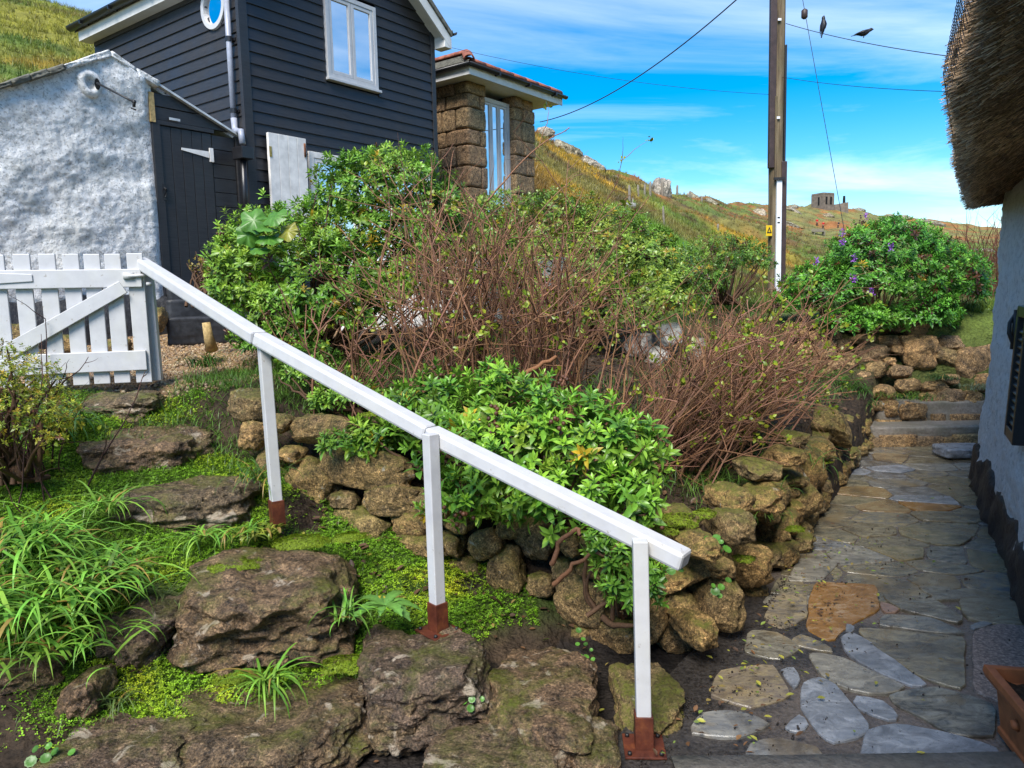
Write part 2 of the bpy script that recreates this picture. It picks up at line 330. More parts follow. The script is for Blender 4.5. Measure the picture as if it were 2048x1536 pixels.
plain('soffit_white', (.66, .65, .62), .55, .4, 6, .1, .05)
plain('dirty_white', (.74, .71, .67), .6, .4, 9, .18, .15)
plain('terracotta', (.30, .095, .032), .6, .35, 22, .22, .2)
plain('ridge_tile', (.27, .088, .05), .65, .3, 15, .35, .3)
plain('roof_slate', (.13, .125, .10), .7, .3, 16, .45, .5)
plain('lead_flashing', (.50, .53, .55), .5, .4, 12, .2, .1)
plain('brass', (.42, .28, .08), .4, .5, 40, .3, .1, .7)
plain('grey_wood', (.20, .175, .14), .85, .2, 25, .35, .5)
plain('pale_wood', (.40, .29, .13), .8, .2, 40, .35, .5)
plain('dark_stone_step', (.020, .021, .024), .5, .45, 20, .5, .5)
plain('rusty_iron', (.12, .045, .02), .8, .3, 60, .5, .6)
plain('hose_yellow', (.22, .15, .035), .5, .4, 30, .2, .1)
plain('soil', (.035, .022, .013), .9, .2, 70, .6, .9)
plain('red_cloth', (.45, .02, .02), .8, .2, 30, .15, .05)
plain('dark_cloth', (.02, .022, .03), .8, .2, 30, .15, .05)
plain('skin', (.45, .25, .17), .6, .3, 30, .1, .02)
plain('tower_stone', (.16, .13, .105), .85, .2, 1.2, .3, .6)
plain('dark_opening', (.012, .012, .012), .8, .2, 5, .1, .0)
plain('feather_black', (.010, .010, .013), .5, .4, 60, .3, .2)
plain('yellow_sign', (.70, .46, .01), .5, .4, 20, .12, .05)
plain('white_plastic', (.70, .71, .73), .4, .5, 8, .08, .05)
plain('brown_conduit', (.045, .028, .026), .5, .4, 10, .3, .1)
plain('concrete_pale', (.34, .33, .31), .8, .3, 25, .25, .4)
plain('petal', (.22, .06, .42), .6, .3, 60, .3, .05)
plain('gravel_tan', (.36, .21, .09), .8, .2, 40, .5, .5)

# ================================================================ GROUND
W1a, W1b = np.array([-1.75, 4.35]), np.array([.80, 3.20])
w1d = (W1b - W1a) / np.linalg.norm(W1b - W1a); w1n = np.array([-w1d[1], w1d[0]])
W2a, W2b = np.array([.95, 3.25]), np.array([3.8, 7.85])
w2d = (W2b - W2a) / np.linalg.norm(W2b - W2a); w2n = np.array([-w2d[1], w2d[0]])
AZ = [-180, -90, -60, -35, -30, -10, 1.7, 9.4, 11.6, 14.4, 22.2, 33, 45, 60, 90, 180]
RZ = [4, 6, 12, 15.3, 16.4, 17, 14.6, 14.9, 14.5, 16.9, 27.9, 22.5, 15, 6, 0, 4]
RR = [60, 40, 40, 42, 46, 55, 62, 92, 102, 130, 270, 358, 380, 400, 400, 60]
QQ = [1, 1, .9, .85, .85, .85, .85, .9, .95, 1.1, 1.45, 1.4, 1.3, 1.2, 1, 1]
def zfar(x, y):
    r = np.hypot(x, y) + 1e-6; az = np.degrees(np.arctan2(x, y))
    zr = np.interp(az, AZ, RZ); R = np.interp(az, AZ, RR); q = np.interp(az, AZ, QQ)
    t = np.clip((r - 9) / (R - 9), 0, None)
    z = 1.35 + (zr - 1.35) * np.where(t < 1, np.clip(t, 1e-6, 1) ** q, 1)
    z = z - np.clip(r - R, 0, None) * .16 * sst(0, 60, r - R)
    z = np.maximum(z, -6)
    P = np.stack([x, y, np.zeros_like(x)], -1)
    amp = np.clip((r - 10) / 40, 0, 1)
    z = z + amp * (.9 * fbm(P * .06, 3, 4) + .35 * fbm(P * .35, 5, 3))
    z = z + sst(120, 240, r) * (1 - sst(420, 600, r)) * 1.1 * fbm(P * .03, 9, 4)
    return z
def zg(x, y):
    x = np.atleast_1d(np.asarray(x, float)); y = np.atleast_1d(np.asarray(y, float))
    r = np.hypot(x, y)
    s = .10 + .365 * (-(x + 1.03) * .59 + (y - 2.7) * .81)
    cap = 1.06 + .075 * (y - 4.8)
    s = np.where(s > cap - .1, cap - .1 + .1 * np.tanh((s - cap + .1) / .1), s)
    s = np.clip(s, -.04, None)
    dw1 = (x - W1a[0]) * w1n[0] + (y - W1a[1]) * w1n[1]
    dw2 = (x - W2a[0]) * w2n[0] + (y - W2a[1]) * w2n[1]
    left = sst(-.05, .02, dw2)
    s = s * left + (-.04) * (1 - left)
    bedw = sst(.10, .34, dw1) * sst(.10, .30, dw2)
    bed = .34 + .22 * np.clip(dw2, 0, 3) + .07 * np.clip(y - 4, 0, 6)
    z = s * (1 - bedw) + bed * bedw
    q = (y - 8.05) + .25 * (x - 4)
    bank = sst(0, 1.0, q) * sst(1.0, 2.6, x)
    z = z * (1 - bank) + np.maximum(z, 1.28) * bank
    P = np.stack([x, y, np.zeros_like(x)], -1)
    near = (z > -.03)
    z = z + near * (.035 * fbm(P * 2.2, 1, 4) + .015 * fbm(P * 9, 2, 3))
    wf = sst(8.6, 12.0, r)
    return z * (1 - wf) + zfar(x, y) * wf
def hillcol(x, y):
    P = np.stack([x, y, np.zeros_like(x)], -1); r = np.hypot(x, y); az = np.degrees(np.arctan2(x, y))
    a = fbm(P * .09, 21, 4); b_ = fbm(P * .2, 22, 4); c_ = fbm(P * .045, 23, 3); d_ = fbm(P * 1.3, 24, 3)
    green = np.array([.12, .18, .028]); yel = np.array([.44, .27, .025]); orange = np.array([.30, .125, .035]); brown = np.array([.165, .10, .045]); olive = np.array([.20, .175, .045]); bright = np.array([.14, .28, .025])
    col = np.repeat(olive[None], len(x), 0)
    def mixin(w, c): nonlocal col; w = np.clip(w, 0, 1)[:, None]; col = col * (1 - w) + c[None] * w
    mixin(sst(.0, .35, a), green); mixin(sst(.05, .4, b_), brown); mixin(sst(-.1, .25, c_ + .35 * b_) * sst(24, 60, r), orange); mixin(sst(.12, .3, fbm(P * .5, 26, 3)) * .8, brown * .6); mixin(sst(.15, .35, fbm(P * .4, 27, 3)) * .8, green)
    # bracken and gorse bands low on the slope, brighter turf close by
    mixin(sst(-.25, .25, b_ + .6 * d_ * .5) * np.exp(-((az - 4.5) / 4.0) ** 2 - ((r - 34) / 14) ** 2) * 1.9, yel)
    mixin(sst(-.2, .25, b_) * np.exp(-((az - 17.5) / 3.2) ** 2 - ((r - 48) / 22) ** 2) * 1.2, yel)
    mixin(sst(-.6, .0, a) * np.exp(-((az - 12) / 4) ** 2 - ((r - 17) / 8) ** 2) * 1.3, bright)
    mixin(sst(-.3, .2, a) * np.exp(-((az - 13) / 4) ** 2 - ((r - 32) / 10) ** 2), green * 1.3)
    mixin(sst(-.2, .3, b_) * np.exp(-((az + 30) / 8) ** 2 - ((r - 30) / 14) ** 2), yel * .9)
    mixin(sst(-.3, .3, b_) * (az < -10) * sst(18, 26, r) * .6, green * 1.3)
    mixin((az > 18) * sst(90, 150, r) * .75, np.array([.215, .195, .06]))
    mixin(sst(.25, .55, b_) * (az > 18) * sst(90, 150, r), orange)
    return col * (1 + .35 * d_)[:, None]
def nearcol(x, y, z):
    P = np.stack([x, y, np.zeros_like(x)], -1)
    a = fbm(P * 1.8, 31, 4); b_ = fbm(P * 6, 32, 3)
    soil = np.array([.050, .033, .020]); moss = np.array([.055, .105, .010]); gravel = np.array([.34, .215, .11]); mud = np.array([.022, .017, .014])
    col = np.repeat(soil[None], len(x), 0)
    dw1 = (x - W1a[0]) * w1n[0] + (y - W1a[1]) * w1n[1]
    w = sst(-.3, .2, a + .3 * b_ + .25 * (x < -.9)) * (dw1 < .1) * sst(.02, .15, z); col = col * (1 - w[:, None]) + moss[None] * w[:, None]
    g = sst(4.75, 5.0, y + .25 * (x + 2.3) * 0) * sst(-1.55, -1.9, x + .1 * a) * (dw1 * 0 + 1); col = col * (1 - g[:, None]) + gravel[None] * g[:, None]
    p = (z < .0); col[p] = mud
    return col * (1 + .3 * b_)[:, None]
azs = np.radians(np.concatenate([np.linspace(-180, -62, 60, endpoint=False), np.linspace(-62, 62, 460, endpoint=False), np.linspace(62, 180, 60, endpoint=False)]))
rs = np.concatenate([[.02], np.geomspace(.6, 12, 250), np.geomspace(12.2, 500, 330), np.geomspace(540, 6000, 14)])
Ag, Rg = np.meshgrid(azs, rs); gx = (Rg * np.sin(Ag)).ravel(); gy = (Rg * np.cos(Ag)).ravel(); gz = zg(gx, gy)
na, nr = len(azs), len(rs)
I = np.arange(nr - 1)[:, None] * na + np.arange(na)[None]; J = np.arange(nr - 1)[:, None] * na + (np.arange(na)[None] + 1) % na
Fg = np.stack([I, I + na, J + na, J], -1).reshape(-1, 4)
wf = sst(8.5, 11, np.hypot(gx, gy))[:, None]
gcol = nearcol(gx, gy, gz) * (1 - wf) + hillcol(gx, gy) * wf
ground = obj('ground', np.stack([gx, gy, gz], -1), Fg, MT['ground'], None, True, gcol, kind='structure')

# ================================================================ ROCK KIT
import bmesh
_ico = {}
def ico(sub):
    if sub not in _ico:
        bm = bmesh.new(); bmesh.ops.create_icosphere(bm, subdivisions=sub, radius=1); bm.verts.ensure_lookup_table()
        _ico[sub] = (np.array([v.co[:] for v in bm.verts]), np.array([[v.index for v in f.verts] for f in bm.faces])); bm.free()
    V, F = _ico[sub]; return V.copy(), F
def rockgeo(seed, sub=3, p=4., cuts=6, amp=.10, fine=.03, freq=1.6, cutd=(.72, 1.0)):
    r = np.random.default_rng(seed); V, F = ico(sub)
    V /= (np.abs(V) ** p).sum(1)[:, None] ** (1 / p)
    V += amp * np.stack([fbm(V * freq + 7 * k, seed * 3 + k, 3) for k in range(3)], -1)
    for _ in range(cuts):
        n = r.normal(size=3); n /= np.linalg.norm(n); d = r.uniform(*cutd) * 1.05
        e = V @ n - d; V -= np.clip(e, 0, None)[:, None] * n * .92
    nn = V / np.linalg.norm(V, axis=1)[:, None]
    V += nn * (fine * fbm(V * 4.5, seed + 5, 4, .55))[:, None]
    lo, hi = V.min(0), V.max(0); V = (V - (lo + hi) / 2) / (hi - lo)
    return V, F
def blockgeo(seed, n=7, p=12., amp=.03, fine=.025):
    t = np.linspace(-1, 1, n); A, B = np.meshgrid(t, t); A, B = A.ravel(), B.ravel(); one = np.ones_like(A); V = []; F = []; k = 0
    I = (np.arange(n - 1)[:, None] * n + np.arange(n - 1)[None]).ravel(); q = np.stack([I, I + 1, I + n + 1, I + n], -1)
    for c in range(3):
        for s in (-1, 1):
            f = np.zeros((len(A), 3)); f[:, c] = s * one; f[:, (c + 1) % 3] = A; f[:, (c + 2) % 3] = B; V.append(f); F.append((q if s > 0 else q[:, ::-1]) + k); k += len(A)
    V = np.vstack(V); F = np.vstack(F); V /= (np.abs(V) ** p).sum(1)[:, None] ** (1 / p)
    key = np.round(V, 5); _, idx, inv = np.unique(key, axis=0, return_index=True, return_inverse=True); V = V[idx]; F = inv.ravel()[F]
    V = V + amp * np.stack([fbm(V * 1.3 + 7 * j, seed * 3 + j, 3) for j in range(3)], -1); V = V + V / np.linalg.norm(V, axis=1)[:, None] * (fine * fbm(V * 4, seed + 5, 3))[:, None]
    lo, hi = V.min(0), V.max(0); return (V - (lo + hi) / 2) / (hi - lo), F
pool = [mk_mesh('stone_shape', *rockgeo(100 + i, 4, random.uniform(2.8, 5), 6, .16, .09), None) for i in range(18)]
flatpool = [mk_mesh('block_shape', *blockgeo(200 + i, 9, random.uniform(12, 22), .03, .035), None) for i in range(10)]
_mcopy = {}
def withmat(me, mat):
    k = (me.name, mat.name)
    if k not in _mcopy:
        c = me.copy(); c.materials.clear(); c.materials.append(mat); _mcopy[k] = c
    return _mcopy[k]
def piece(name, me, mat, c, size, ax, parent):
    o = bpy.data.objects.new(name, withmat(me, mat)); COL.objects.link(o)
    off = origin_of(parent) if parent is not None else np.zeros(3)
    ax = np.asarray(ax, float)
    R = Matrix(((ax[0][0], ax[1][0], ax[2][0]), (ax[0][1], ax[1][1], ax[2][1]), (ax[0][2], ax[1][2], ax[2][2])))
    if R.determinant() < 0: R = Matrix(((ax[0][0], -ax[1][0], ax[2][0]), (ax[0][1], -ax[1][1], ax[2][1]), (ax[0][2], -ax[1][2], ax[2][2])))
    o.parent = parent; o.rotation_euler = R.to_euler(); o.location = [float(v) for v in (np.asarray(c) - off)]; o.scale = [float(v) for v in size]
    return o
def tilt_axes(along, deg):
    a = ax2(along); t = rad(deg); x = a[0] * math.cos(t) - a[2] * math.sin(t); z = a[2] * math.cos(t) + a[0] * math.sin(t)
    return np.array([x, a[1], z])

# ================================================================ SLATE PATH
wl = np.array([.46, .888]); wl /= np.linalg.norm(wl); wN = np.array([-wl[1], wl[0]]); Q0 = np.array([2.68, 3.83])   # cottage wall line
def lineW2(y): return np.interp(y, [2.0, 3.1, 3.77, 5.61, 7.85, 9], [.15, .85, 1.33, 2.35, 3.8, 4.5])
def lineC(y): return Q0[0] + (y - Q0[1]) * wl[0] / wl[1]
ys = np.linspace(1.2, 7.9, 110); V = []; 
nx_ = 40
for y in ys:
    a, b_ = lineW2(y) - .15, lineC(y) + .25
    for k in range(nx_ + 1): V.append((a + (b_ - a) * k / nx_, y, 0))
V = np.array(V); V[:, 2] = .004 * fbm(V * 5, 41, 3) - .001
I = np.arange(len(ys) - 1)[:, None] * (nx_ + 1) + np.arange(nx_)[None]
Fp = np.stack([I, I + 1, I + nx_ + 2, I + nx_ + 1], -1).reshape(-1, 4)
mudm = sst(.75, .25, V[:, 0] - np.array([lineW2(y) for y in V[:, 1]]) + .25 * fbm(V * 3, 44, 3)) * sst(4.6, 3.6, V[:, 1])
V[:, 2] += mudm * (.006 + .007 * fbm(V * 8, 45, 3)); 
path = obj('slate_path', V, Fp, MT['path_bed'], None, True, np.repeat(mudm[:, None], 3, 1), kind='structure')
def slab(poly, mat, h, inset=.0, name='slab', wav=.006):
    poly = np.asarray(poly, float)[:, :2]; n = len(poly); poly = poly.mean(0) + (poly - poly.mean(0)) * (1.07 if h > .0121 else 1.)
    # densify and roughen the outline
    pts = []
    for i in range(n):
        a, b_ = poly[i], poly[(i + 1) % n]; m = max(2, int(np.linalg.norm(b_ - a) / .05))
        for k in range(m): pts.append(a + (b_ - a) * k / m)
    pts = np.array(pts); c = pts.mean(0)
    pts = .6 * pts + .2 * np.roll(pts, 1, 0) + .2 * np.roll(pts, -1, 0)
    pts = pts + wav * np.stack([fbm(np.c_[pts * 9, np.zeros(len(pts))], 51, 3), fbm(np.c_[pts * 9, np.ones(len(pts)) * 5], 52, 3)], -1)
    d = c - pts; d /= np.linalg.norm(d, axis=1)[:, None]
    o0 = pts + d * inset * .3; o1 = pts + d * (inset * .3 + .004)
    tx, ty = random.uniform(-.006, .006), random.uniform(-.006, .006)
    zt = lambda p: h + (p[:, 0] - c[0]) * tx + (p[:, 1] - c[1]) * ty
    m = len(pts)
    Vv = np.vstack([np.c_[o0, np.full(m, -.03)], np.c_[o0, zt(o0) - .004], np.c_[o1, zt(o1)]])
    F = [(i, (i + 1) % m, m + (i + 1) % m, m + i) for i in range(m)] + [(m + i, m + (i + 1) % m, 2 * m + (i + 1) % m, 2 * m + i) for i in range(m)] + [list(range(2 * m, 3 * m))]
    return obj(name, Vv, F, mat, path)
traced = [
 ([(1632, 1170), (1748, 1176), (1757, 1222), (1715, 1243), (1688, 1262), (1660, 1285), (1617, 1262), (1622, 1200)], 'slate_ochre'),
 ([(1758, 1205), (1805, 1222), (1768, 1232)], 'slate_pink'),
 ([(1605, 1372), (1640, 1360), (1672, 1375), (1700, 1410), (1735, 1452), (1732, 1468), (1668, 1490), (1640, 1468), (1604, 1420)], 'slate_blue'),
 ([(1718, 1262), (1925, 1280), (1922, 1382), (1850, 1362), (1800, 1330), (1750, 1300)], 'slate'),
 ([(1680, 1280), (1712, 1272), (1770, 1310), (1850, 1372), (1822, 1375), (1740, 1340), (1700, 1315)], 'slate_blue'),
 ([(1615, 1310), (1690, 1320), (1735, 1345), (1815, 1378), (1770, 1392), (1700, 1385), (1650, 1360)], 'slate_buff'),
 ([(1710, 1395), (1765, 1405), (1800, 1440), (1780, 1448), (1708, 1420)], 'slate_blue'),
 ([(1775, 1395), (1870, 1378), (1985, 1415), (1985, 1478), (1900, 1472), (1850, 1440), (1800, 1420)], 'slate'),
 ([(1735, 1465), (1790, 1452), (1880, 1468), (1990, 1500), (1990, 1526), (1725, 1524)], 'slate_blue'),
 ([(1948, 1268), (2000, 1255), (2110, 1262), (2130, 1400), (2000, 1405), (1950, 1380)], 'granite_slab'),
 ([(1560, 1345), (1590, 1340), (1600, 1365), (1590, 1385)], 'slate_blue'),
 ([(1565, 1460), (1600, 1430), (1622, 1455), (1600, 1470)], 'slate_blue'),
 ([(1690, 1250), (1712, 1258), (1705, 1272), (1692, 1268)], 'slate_blue'),
 ([(1765, 1195), (1860, 1200), (1925, 1238), (1915, 1250), (1800, 1222)], 'slate'),
 ([(1830, 1175), (1900, 1178), (1915, 1200), (1860, 1195)], 'slate'),
 ([(1770, 1232), (1860, 1240), (1930, 1272), (1880, 1270), (1760, 1255)], 'slate'),
 ([(1920, 1200), (2000, 1195), (2080, 1235), (2080, 1258), (1990, 1250), (1935, 1240)], 'slate'),
 ([(1600, 1270), (1650, 1292), (1672, 1310), (1610, 1300), (1575, 1290)], 'slate'),
 ([(1935, 1255), (1960, 1245), (1990, 1250), (1945, 1262)], 'slate'),
 ([(1500, 1490), (1560, 1480), (1640, 1500), (1640, 1528), (1490, 1528)], 'slate'),
 ([(1545, 1195), (1612, 1185), (1612, 1235), (1570, 1262), (1530, 1245)], 'slate'), ([(1500, 1265), (1560, 1270), (1600, 1300), (1560, 1325), (1490, 1310)], 'slate'), ([(1440, 1345), (1545, 1335), (1580, 1395), (1500, 1420), (1420, 1395)], 'slate'), ([(1400, 1430), (1480, 1428), (1545, 1455), (1480, 1480), (1380, 1475)], 'slate'), ([(1600, 1120), (1680, 1125), (1640, 1165), (1575, 1165)], 'slate_buff'),
]
for poly, mt in traced:
    slab([gp(*p) for p in poly], MT[mt], random.uniform(.0122, .016))
# smaller slates further along the path: cells of an uneven mosaic
seeds = []
y = 3.72
while y < 7.75:
    a, b_ = lineW2(y) + .02, lineC(y) - .02; row = .20 + .07 * random.random()
    x = a + random.uniform(0, .3)
    while x < b_ + .2: seeds.append((x + random.uniform(-.06, .06), y + random.uniform(-.08, .08))); x += random.uniform(.24, .56)
    y += row
seeds = np.array(seeds)
def clip_half(poly, p, n):
    out = []; d = [(q - p) @ n for q in poly]
    for i in range(len(poly)):
        j = (i + 1) % len(poly)
        if d[i] <= 0: out.append(poly[i])
        if d[i] * d[j] < 0: out.append(poly[i] + (poly[j] - poly[i]) * (d[i] / (d[i] - d[j])))
    return out
for i, s in enumerate(seeds):
    poly = [s + np.array(k) for k in ((-.6, -.5), (.6, -.5), (.6, .5), (-.6, .5))]
    for j in np.argsort(((seeds - s) ** 2).sum(1))[1:14]:
        n = (seeds[j] - s) * np.array([.75, 1.25]); n = n / np.linalg.norm(n); poly = clip_half(poly, (s + seeds[j]) / 2 - n * .004, n)
        if len(poly) < 3: break
    if len(poly) < 3: continue
    poly = clip_half(poly, np.array([lineW2(s[1]) - .02, s[1]]), np.array([-.86, .51]))
    if len(poly) < 3: continue
    poly = clip_half(poly, np.array([lineC(s[1]) + .05, s[1]]), np.array([.888, -.46]))
    if len(poly) < 3: continue
    poly = clip_half(poly, np.array([0, 3.70]), np.array([0, -1.]))
    poly = clip_half(poly, np.array([0, 7.72]), np.array([0, 1.])) if len(poly) > 2 else []
    if len(poly) < 3: continue
    pa = np.array(poly); ar = .5 * abs(np.dot(pa[:, 0], np.roll(pa[:, 1], 1)) - np.dot(pa[:, 1], np.roll(pa[:, 0], 1)))
    if ar < .012: continue
    slab(poly, MT['slate'] if random.random() < .9 else MT[random.choice(['slate_buff', 'slate_blue', 'slate_ochre'])], random.uniform(.003, .012), .002, wav=.004)
# pale kerb edge of the next step down, at the camera's feet
kb = [gp(1330, 1531, .0), gp(1925, 1524, .0)]; kd = kb[1] - kb[0]
g = G(); kk = np.linspace(.02, 1.5, 30)
obj_pts = [kb[0] + kd * t for t in kk]
top = np.array([[p[0], p[1] + .004 * vn(np.array([[p[0] * 9, 0, 0]]), 3)[0], .035] for p in obj_pts])
Vk = np.vstack([top + (0, .0, -.06), top, top + (0, -.30, .002), top + (0, -.30, -.3)]); n = len(top)
Fk = [(a * n + i, a * n + i + 1, (a + 1) * n + i + 1, (a + 1) * n + i) for a in range(3) for i in range(n - 1)]
obj('step_kerb', Vk, Fk, MT['cement'], None, True, kind='structure')

# ================================================================ ROCK STEPS AND BOULDERS
steps = thing('rock_steps', (-1.0, 3.0, .1), 'flight of big rough brown rocks climbing to the white gate', 'steps')
def boulder(name, x0, x1, yt, yb, Y0, d, seed, parent=None, rz=0, mat='step_rock', p=3.8, sub=5, amp=.12, fine=.05, grow=1.08, **kw):
    cx = (x0 + x1) / 2; z0 = at(cx, yb, Y0)[2]; z1 = at(cx, yt, Y0 + d)[2]; Yc = Y0 + d / 2
    c = at(cx, (yt + yb) / 2, Yc); c[2] = (z0 + z1) / 2; h = max(z1 - z0, .08)
    w = (x1 - x0) / FPX * (Y0 + .3 * d) * 1.01
    V, F = blockgeo(seed, 64 if sub > 4 else 34, p * 1.5, amp * 1.5, fine * 1.2)
    r_ = np.random.default_rng(seed)
    for _ in range(6):
        nn_ = r_.normal(size=3) * np.array([1, 1, .6]); nn_ /= np.linalg.norm(nn_); e_ = V @ nn_ - r_.uniform(.42, .56); V = V - np.clip(e_, 0, None)[:, None] * nn_ * .9
    # horizontal ledges and cracks
    V[:, :] += .012 * np.sin(V[:, 2:3] * 22 + 3 * fbm(V * 3, seed, 3)[:, None]) * (V / (np.linalg.norm(V, axis=1)[:, None])) * np.array([1, 1, .3])
    V += (V / np.linalg.norm(V, axis=1)[:, None]) * (.030 * (np.abs(fbm(V * np.array([4, 4, 7]), seed + 9, 5, .6)) - .35) + .012 * fbm(V * 14, seed + 3, 4, .6))[:, None]
    V = V * np.array([w, d * 1.2, h + .10]) * grow
    a = rad(rz); Rm = np.array([[math.cos(a), math.sin(a), 0], [-math.sin(a), math.cos(a), 0], [0, 0, 1]])
    V = V @ Rm + c + np.array([0, 0, -.045])
    return obj(name, V, F, MT[mat], parent, True, **kw)
bl = [(-60, 150, 1420, 1560, 2.3, .4, 3), (640, 760, 1330, 1420, 2.75, .3, 10), (1130, 1250, 1440, 1560, 2.3, .3, 0), (820, 1145, 1440, 1600, 2.22, .36, 8), (960, 1215, 1290, 1510, 2.42, .62, -8), (715, 990, 1240, 1455, 2.60, .52, 12), (310, 770, 1335, 1610, 2.30, .62, 4),
      (385, 718, 1075, 1310, 2.90, .66, 10), (238, 388, 1170, 1340, 2.80, .42, -6), (248, 518, 948, 1070, 3.62, .46, 14), (172, 424, 852, 972, 4.02, .48, 8), (150, 332, 778, 842, 4.52, .42, 2),
      (95, 400, 1425, 1610, 2.15, .45, -5), (560, 700, 1215, 1330, 3.0, .35, 0)]
for i, q in enumerate(bl): boulder('step_stone', *q[:6], 300 + i, steps, q[6])
boulder('boulder', -30, 152, 1278, 1368, 2.55, .38, 331, None, 6, label='lone brown rock half sunk in the mossy turf at the far left', cat='rock')
boulder('boulder', 1215, 1368, 1310, 1490, 2.62, .42, 332, None, 0, 'drystone', 2.6, label='rounded mossy boulder just behind the lowest handrail post', cat='rock')
boulder('boulder', 150, 250, 1215, 1310, 2.85, .3, 333, None, 0, label='mossy dark block between the sunken rock and the middle steps', cat='rock')
boulder('boulder', 735, 845, 1385, 1440, 2.55, .18, 334, None, 0, sub=4, label='small flat pale rock wedged below the socketed rock step', cat='rock')
boulder('boulder', 130, 215, 1335, 1420, 2.5, .2, 335, None, 0, sub=4, label='crumbly brown rock among yellowish moss at lower left', cat='rock')

# ================================================================ DRY STONE WALLS
fw = thing('dry_stone_wall', (0, 3.5, .2), 'dry stone retaining wall of mossy rounded stones behind the handrail', 'stone wall')
L1 = [(490, 812, 98, 66, 8), (500, 873, 58, 56, 0), (575, 912, 56, 34, 0), (636, 864, 168, 60, -3), (717, 940, 222, 84, 4), (614, 972, 116, 98, 10), (686, 1004, 60, 40, 0), (780, 1001, 134, 66, -4),
      (618, 1038, 70, 46, 0), (711, 1062, 134, 98, 8), (811, 1052, 88, 52, 0), (840, 1092, 126, 42, -3), (812, 1130, 96, 54, 3), (915, 1155, 76, 66, 10), (912, 1048, 66, 42, 0), (964, 1092, 80, 58, -25),
      (1004, 1147, 78, 100, -12), (1061, 1080, 98, 104, 15), (972, 1183, 50, 44, 20), (1051, 1223, 108, 46, -4), (1066, 1257, 98, 42, -6), (948, 1223, 74, 50, 0), (1076, 1174, 58, 48, 0),
      (1163, 1207, 122, 104, 0), (1222, 1288, 108, 112, 10), (1240, 1212, 62, 56, 0), (1308, 1243, 52, 100, 8), (1188, 1140, 70, 40, -5), (1120, 1150, 60, 50, 0), (1130, 1085, 66, 54, 12), (1010, 1060, 60, 50, 0), (1260, 1150, 80, 50, -8),
      (870, 1010, 90, 60, 0), (930, 1005, 90, 50, 0), (1190, 1085, 80, 60, 0), (545, 850, 60, 40, 0), (530, 930, 60, 60, 0), (560, 1000, 50, 60, 0), (890, 1095, 60, 50, 0), (760, 1120, 60, 50, 10), (1000, 1280, 80, 40, 0), (1150, 1270, 70, 50, 0), (1250, 1080, 80, 60, 0)]
for i, (px, py, w, h, r) in enumerate(L1):
    if i == 0: c = at(px, py, 4.35)
    elif i == 1: c = at(px, py, 4.2)
    else: c = onplane(px, py, np.array([*W1a, 0]), w1d)
    dist = c[1]; th = min(.34, max(.16, .9 * h / FPX * dist))
    jut = random.uniform(-.04, .05)
    c = c + np.array([*w1n, 0]) * (th * .30 + jut)
    ax = tilt_axes(w1d if i > 1 else (1, -.15), r); ax = ax
    piece('stone', pool[(i * 7 + 3) % len(pool)], MT['drystone'], c, (w / FPX * dist * 1.10, th, h / FPX * dist * 1.10), ax, fw)
L2 = [(1376, 1243, 130, 142, -28), (1398, 1149, 150, 68, -25), (1468, 1203, 96, 116, 0), (1353, 1062, 112, 72, 14), (1402, 1046, 78, 64, 10), (1469, 1136, 66, 60, -20), (1482, 1050, 72, 70, 0), (1522, 1131, 74, 92, 0), (1440, 1095, 70, 60, 0),
      (1576, 1065, 84, 96, -18), (1505, 1000, 70, 56, 0), (1545, 1000, 80, 60, -15), (1605, 1000, 84, 76, -20), (1560, 1115, 60, 60, -10), (1555, 945, 70, 50, 0), (1632, 945, 74, 78, -25), (1592, 915, 60, 48, 0), (1600, 960, 50, 40, 0),
      (1660, 900, 60, 44, 0), (1683, 856, 92, 66, 35), (1735, 884, 40, 30, 10), (1620, 880, 54, 36, 0), (1700, 905, 50, 24, -15), (1530, 1180, 60, 60, 0), (1430, 1260, 60, 70, 0), (1340, 1120, 70, 60, 0), (1620, 1040, 50, 60, -20), (1650, 975, 40, 50, -20), (1585, 1130, 40, 40, 0)]
pw = thing('path_edge_wall', (2.0, 5.2, 0), 'low dry stone edging wall running along the left side of the slate path', 'stone wall')
for i, (px, py, w, h, r) in enumerate(L2):
    P = onplane(px, py, np.array([*W2a, 0]), w2d)
    if P[1] < 2.9 or P[1] > 8.2: P = at(px, py, min(max(P[1], 3.1), 8.0))
    if px < 1420: P = at(px, py, 3.35)
    dist = P[1]; inw = random.uniform(.05, .12)
    P = P + np.array([*w2n, 0]) * inw
    piece('stone', pool[(i * 5 + 1) % len(pool)], MT['drystone'], P, (w / FPX * dist * 1.08, .32 if px > 1420 else .26, h / FPX * dist * 1.0), tilt_axes((.95, .3) if px > 1420 else (1, .1), r), pw)
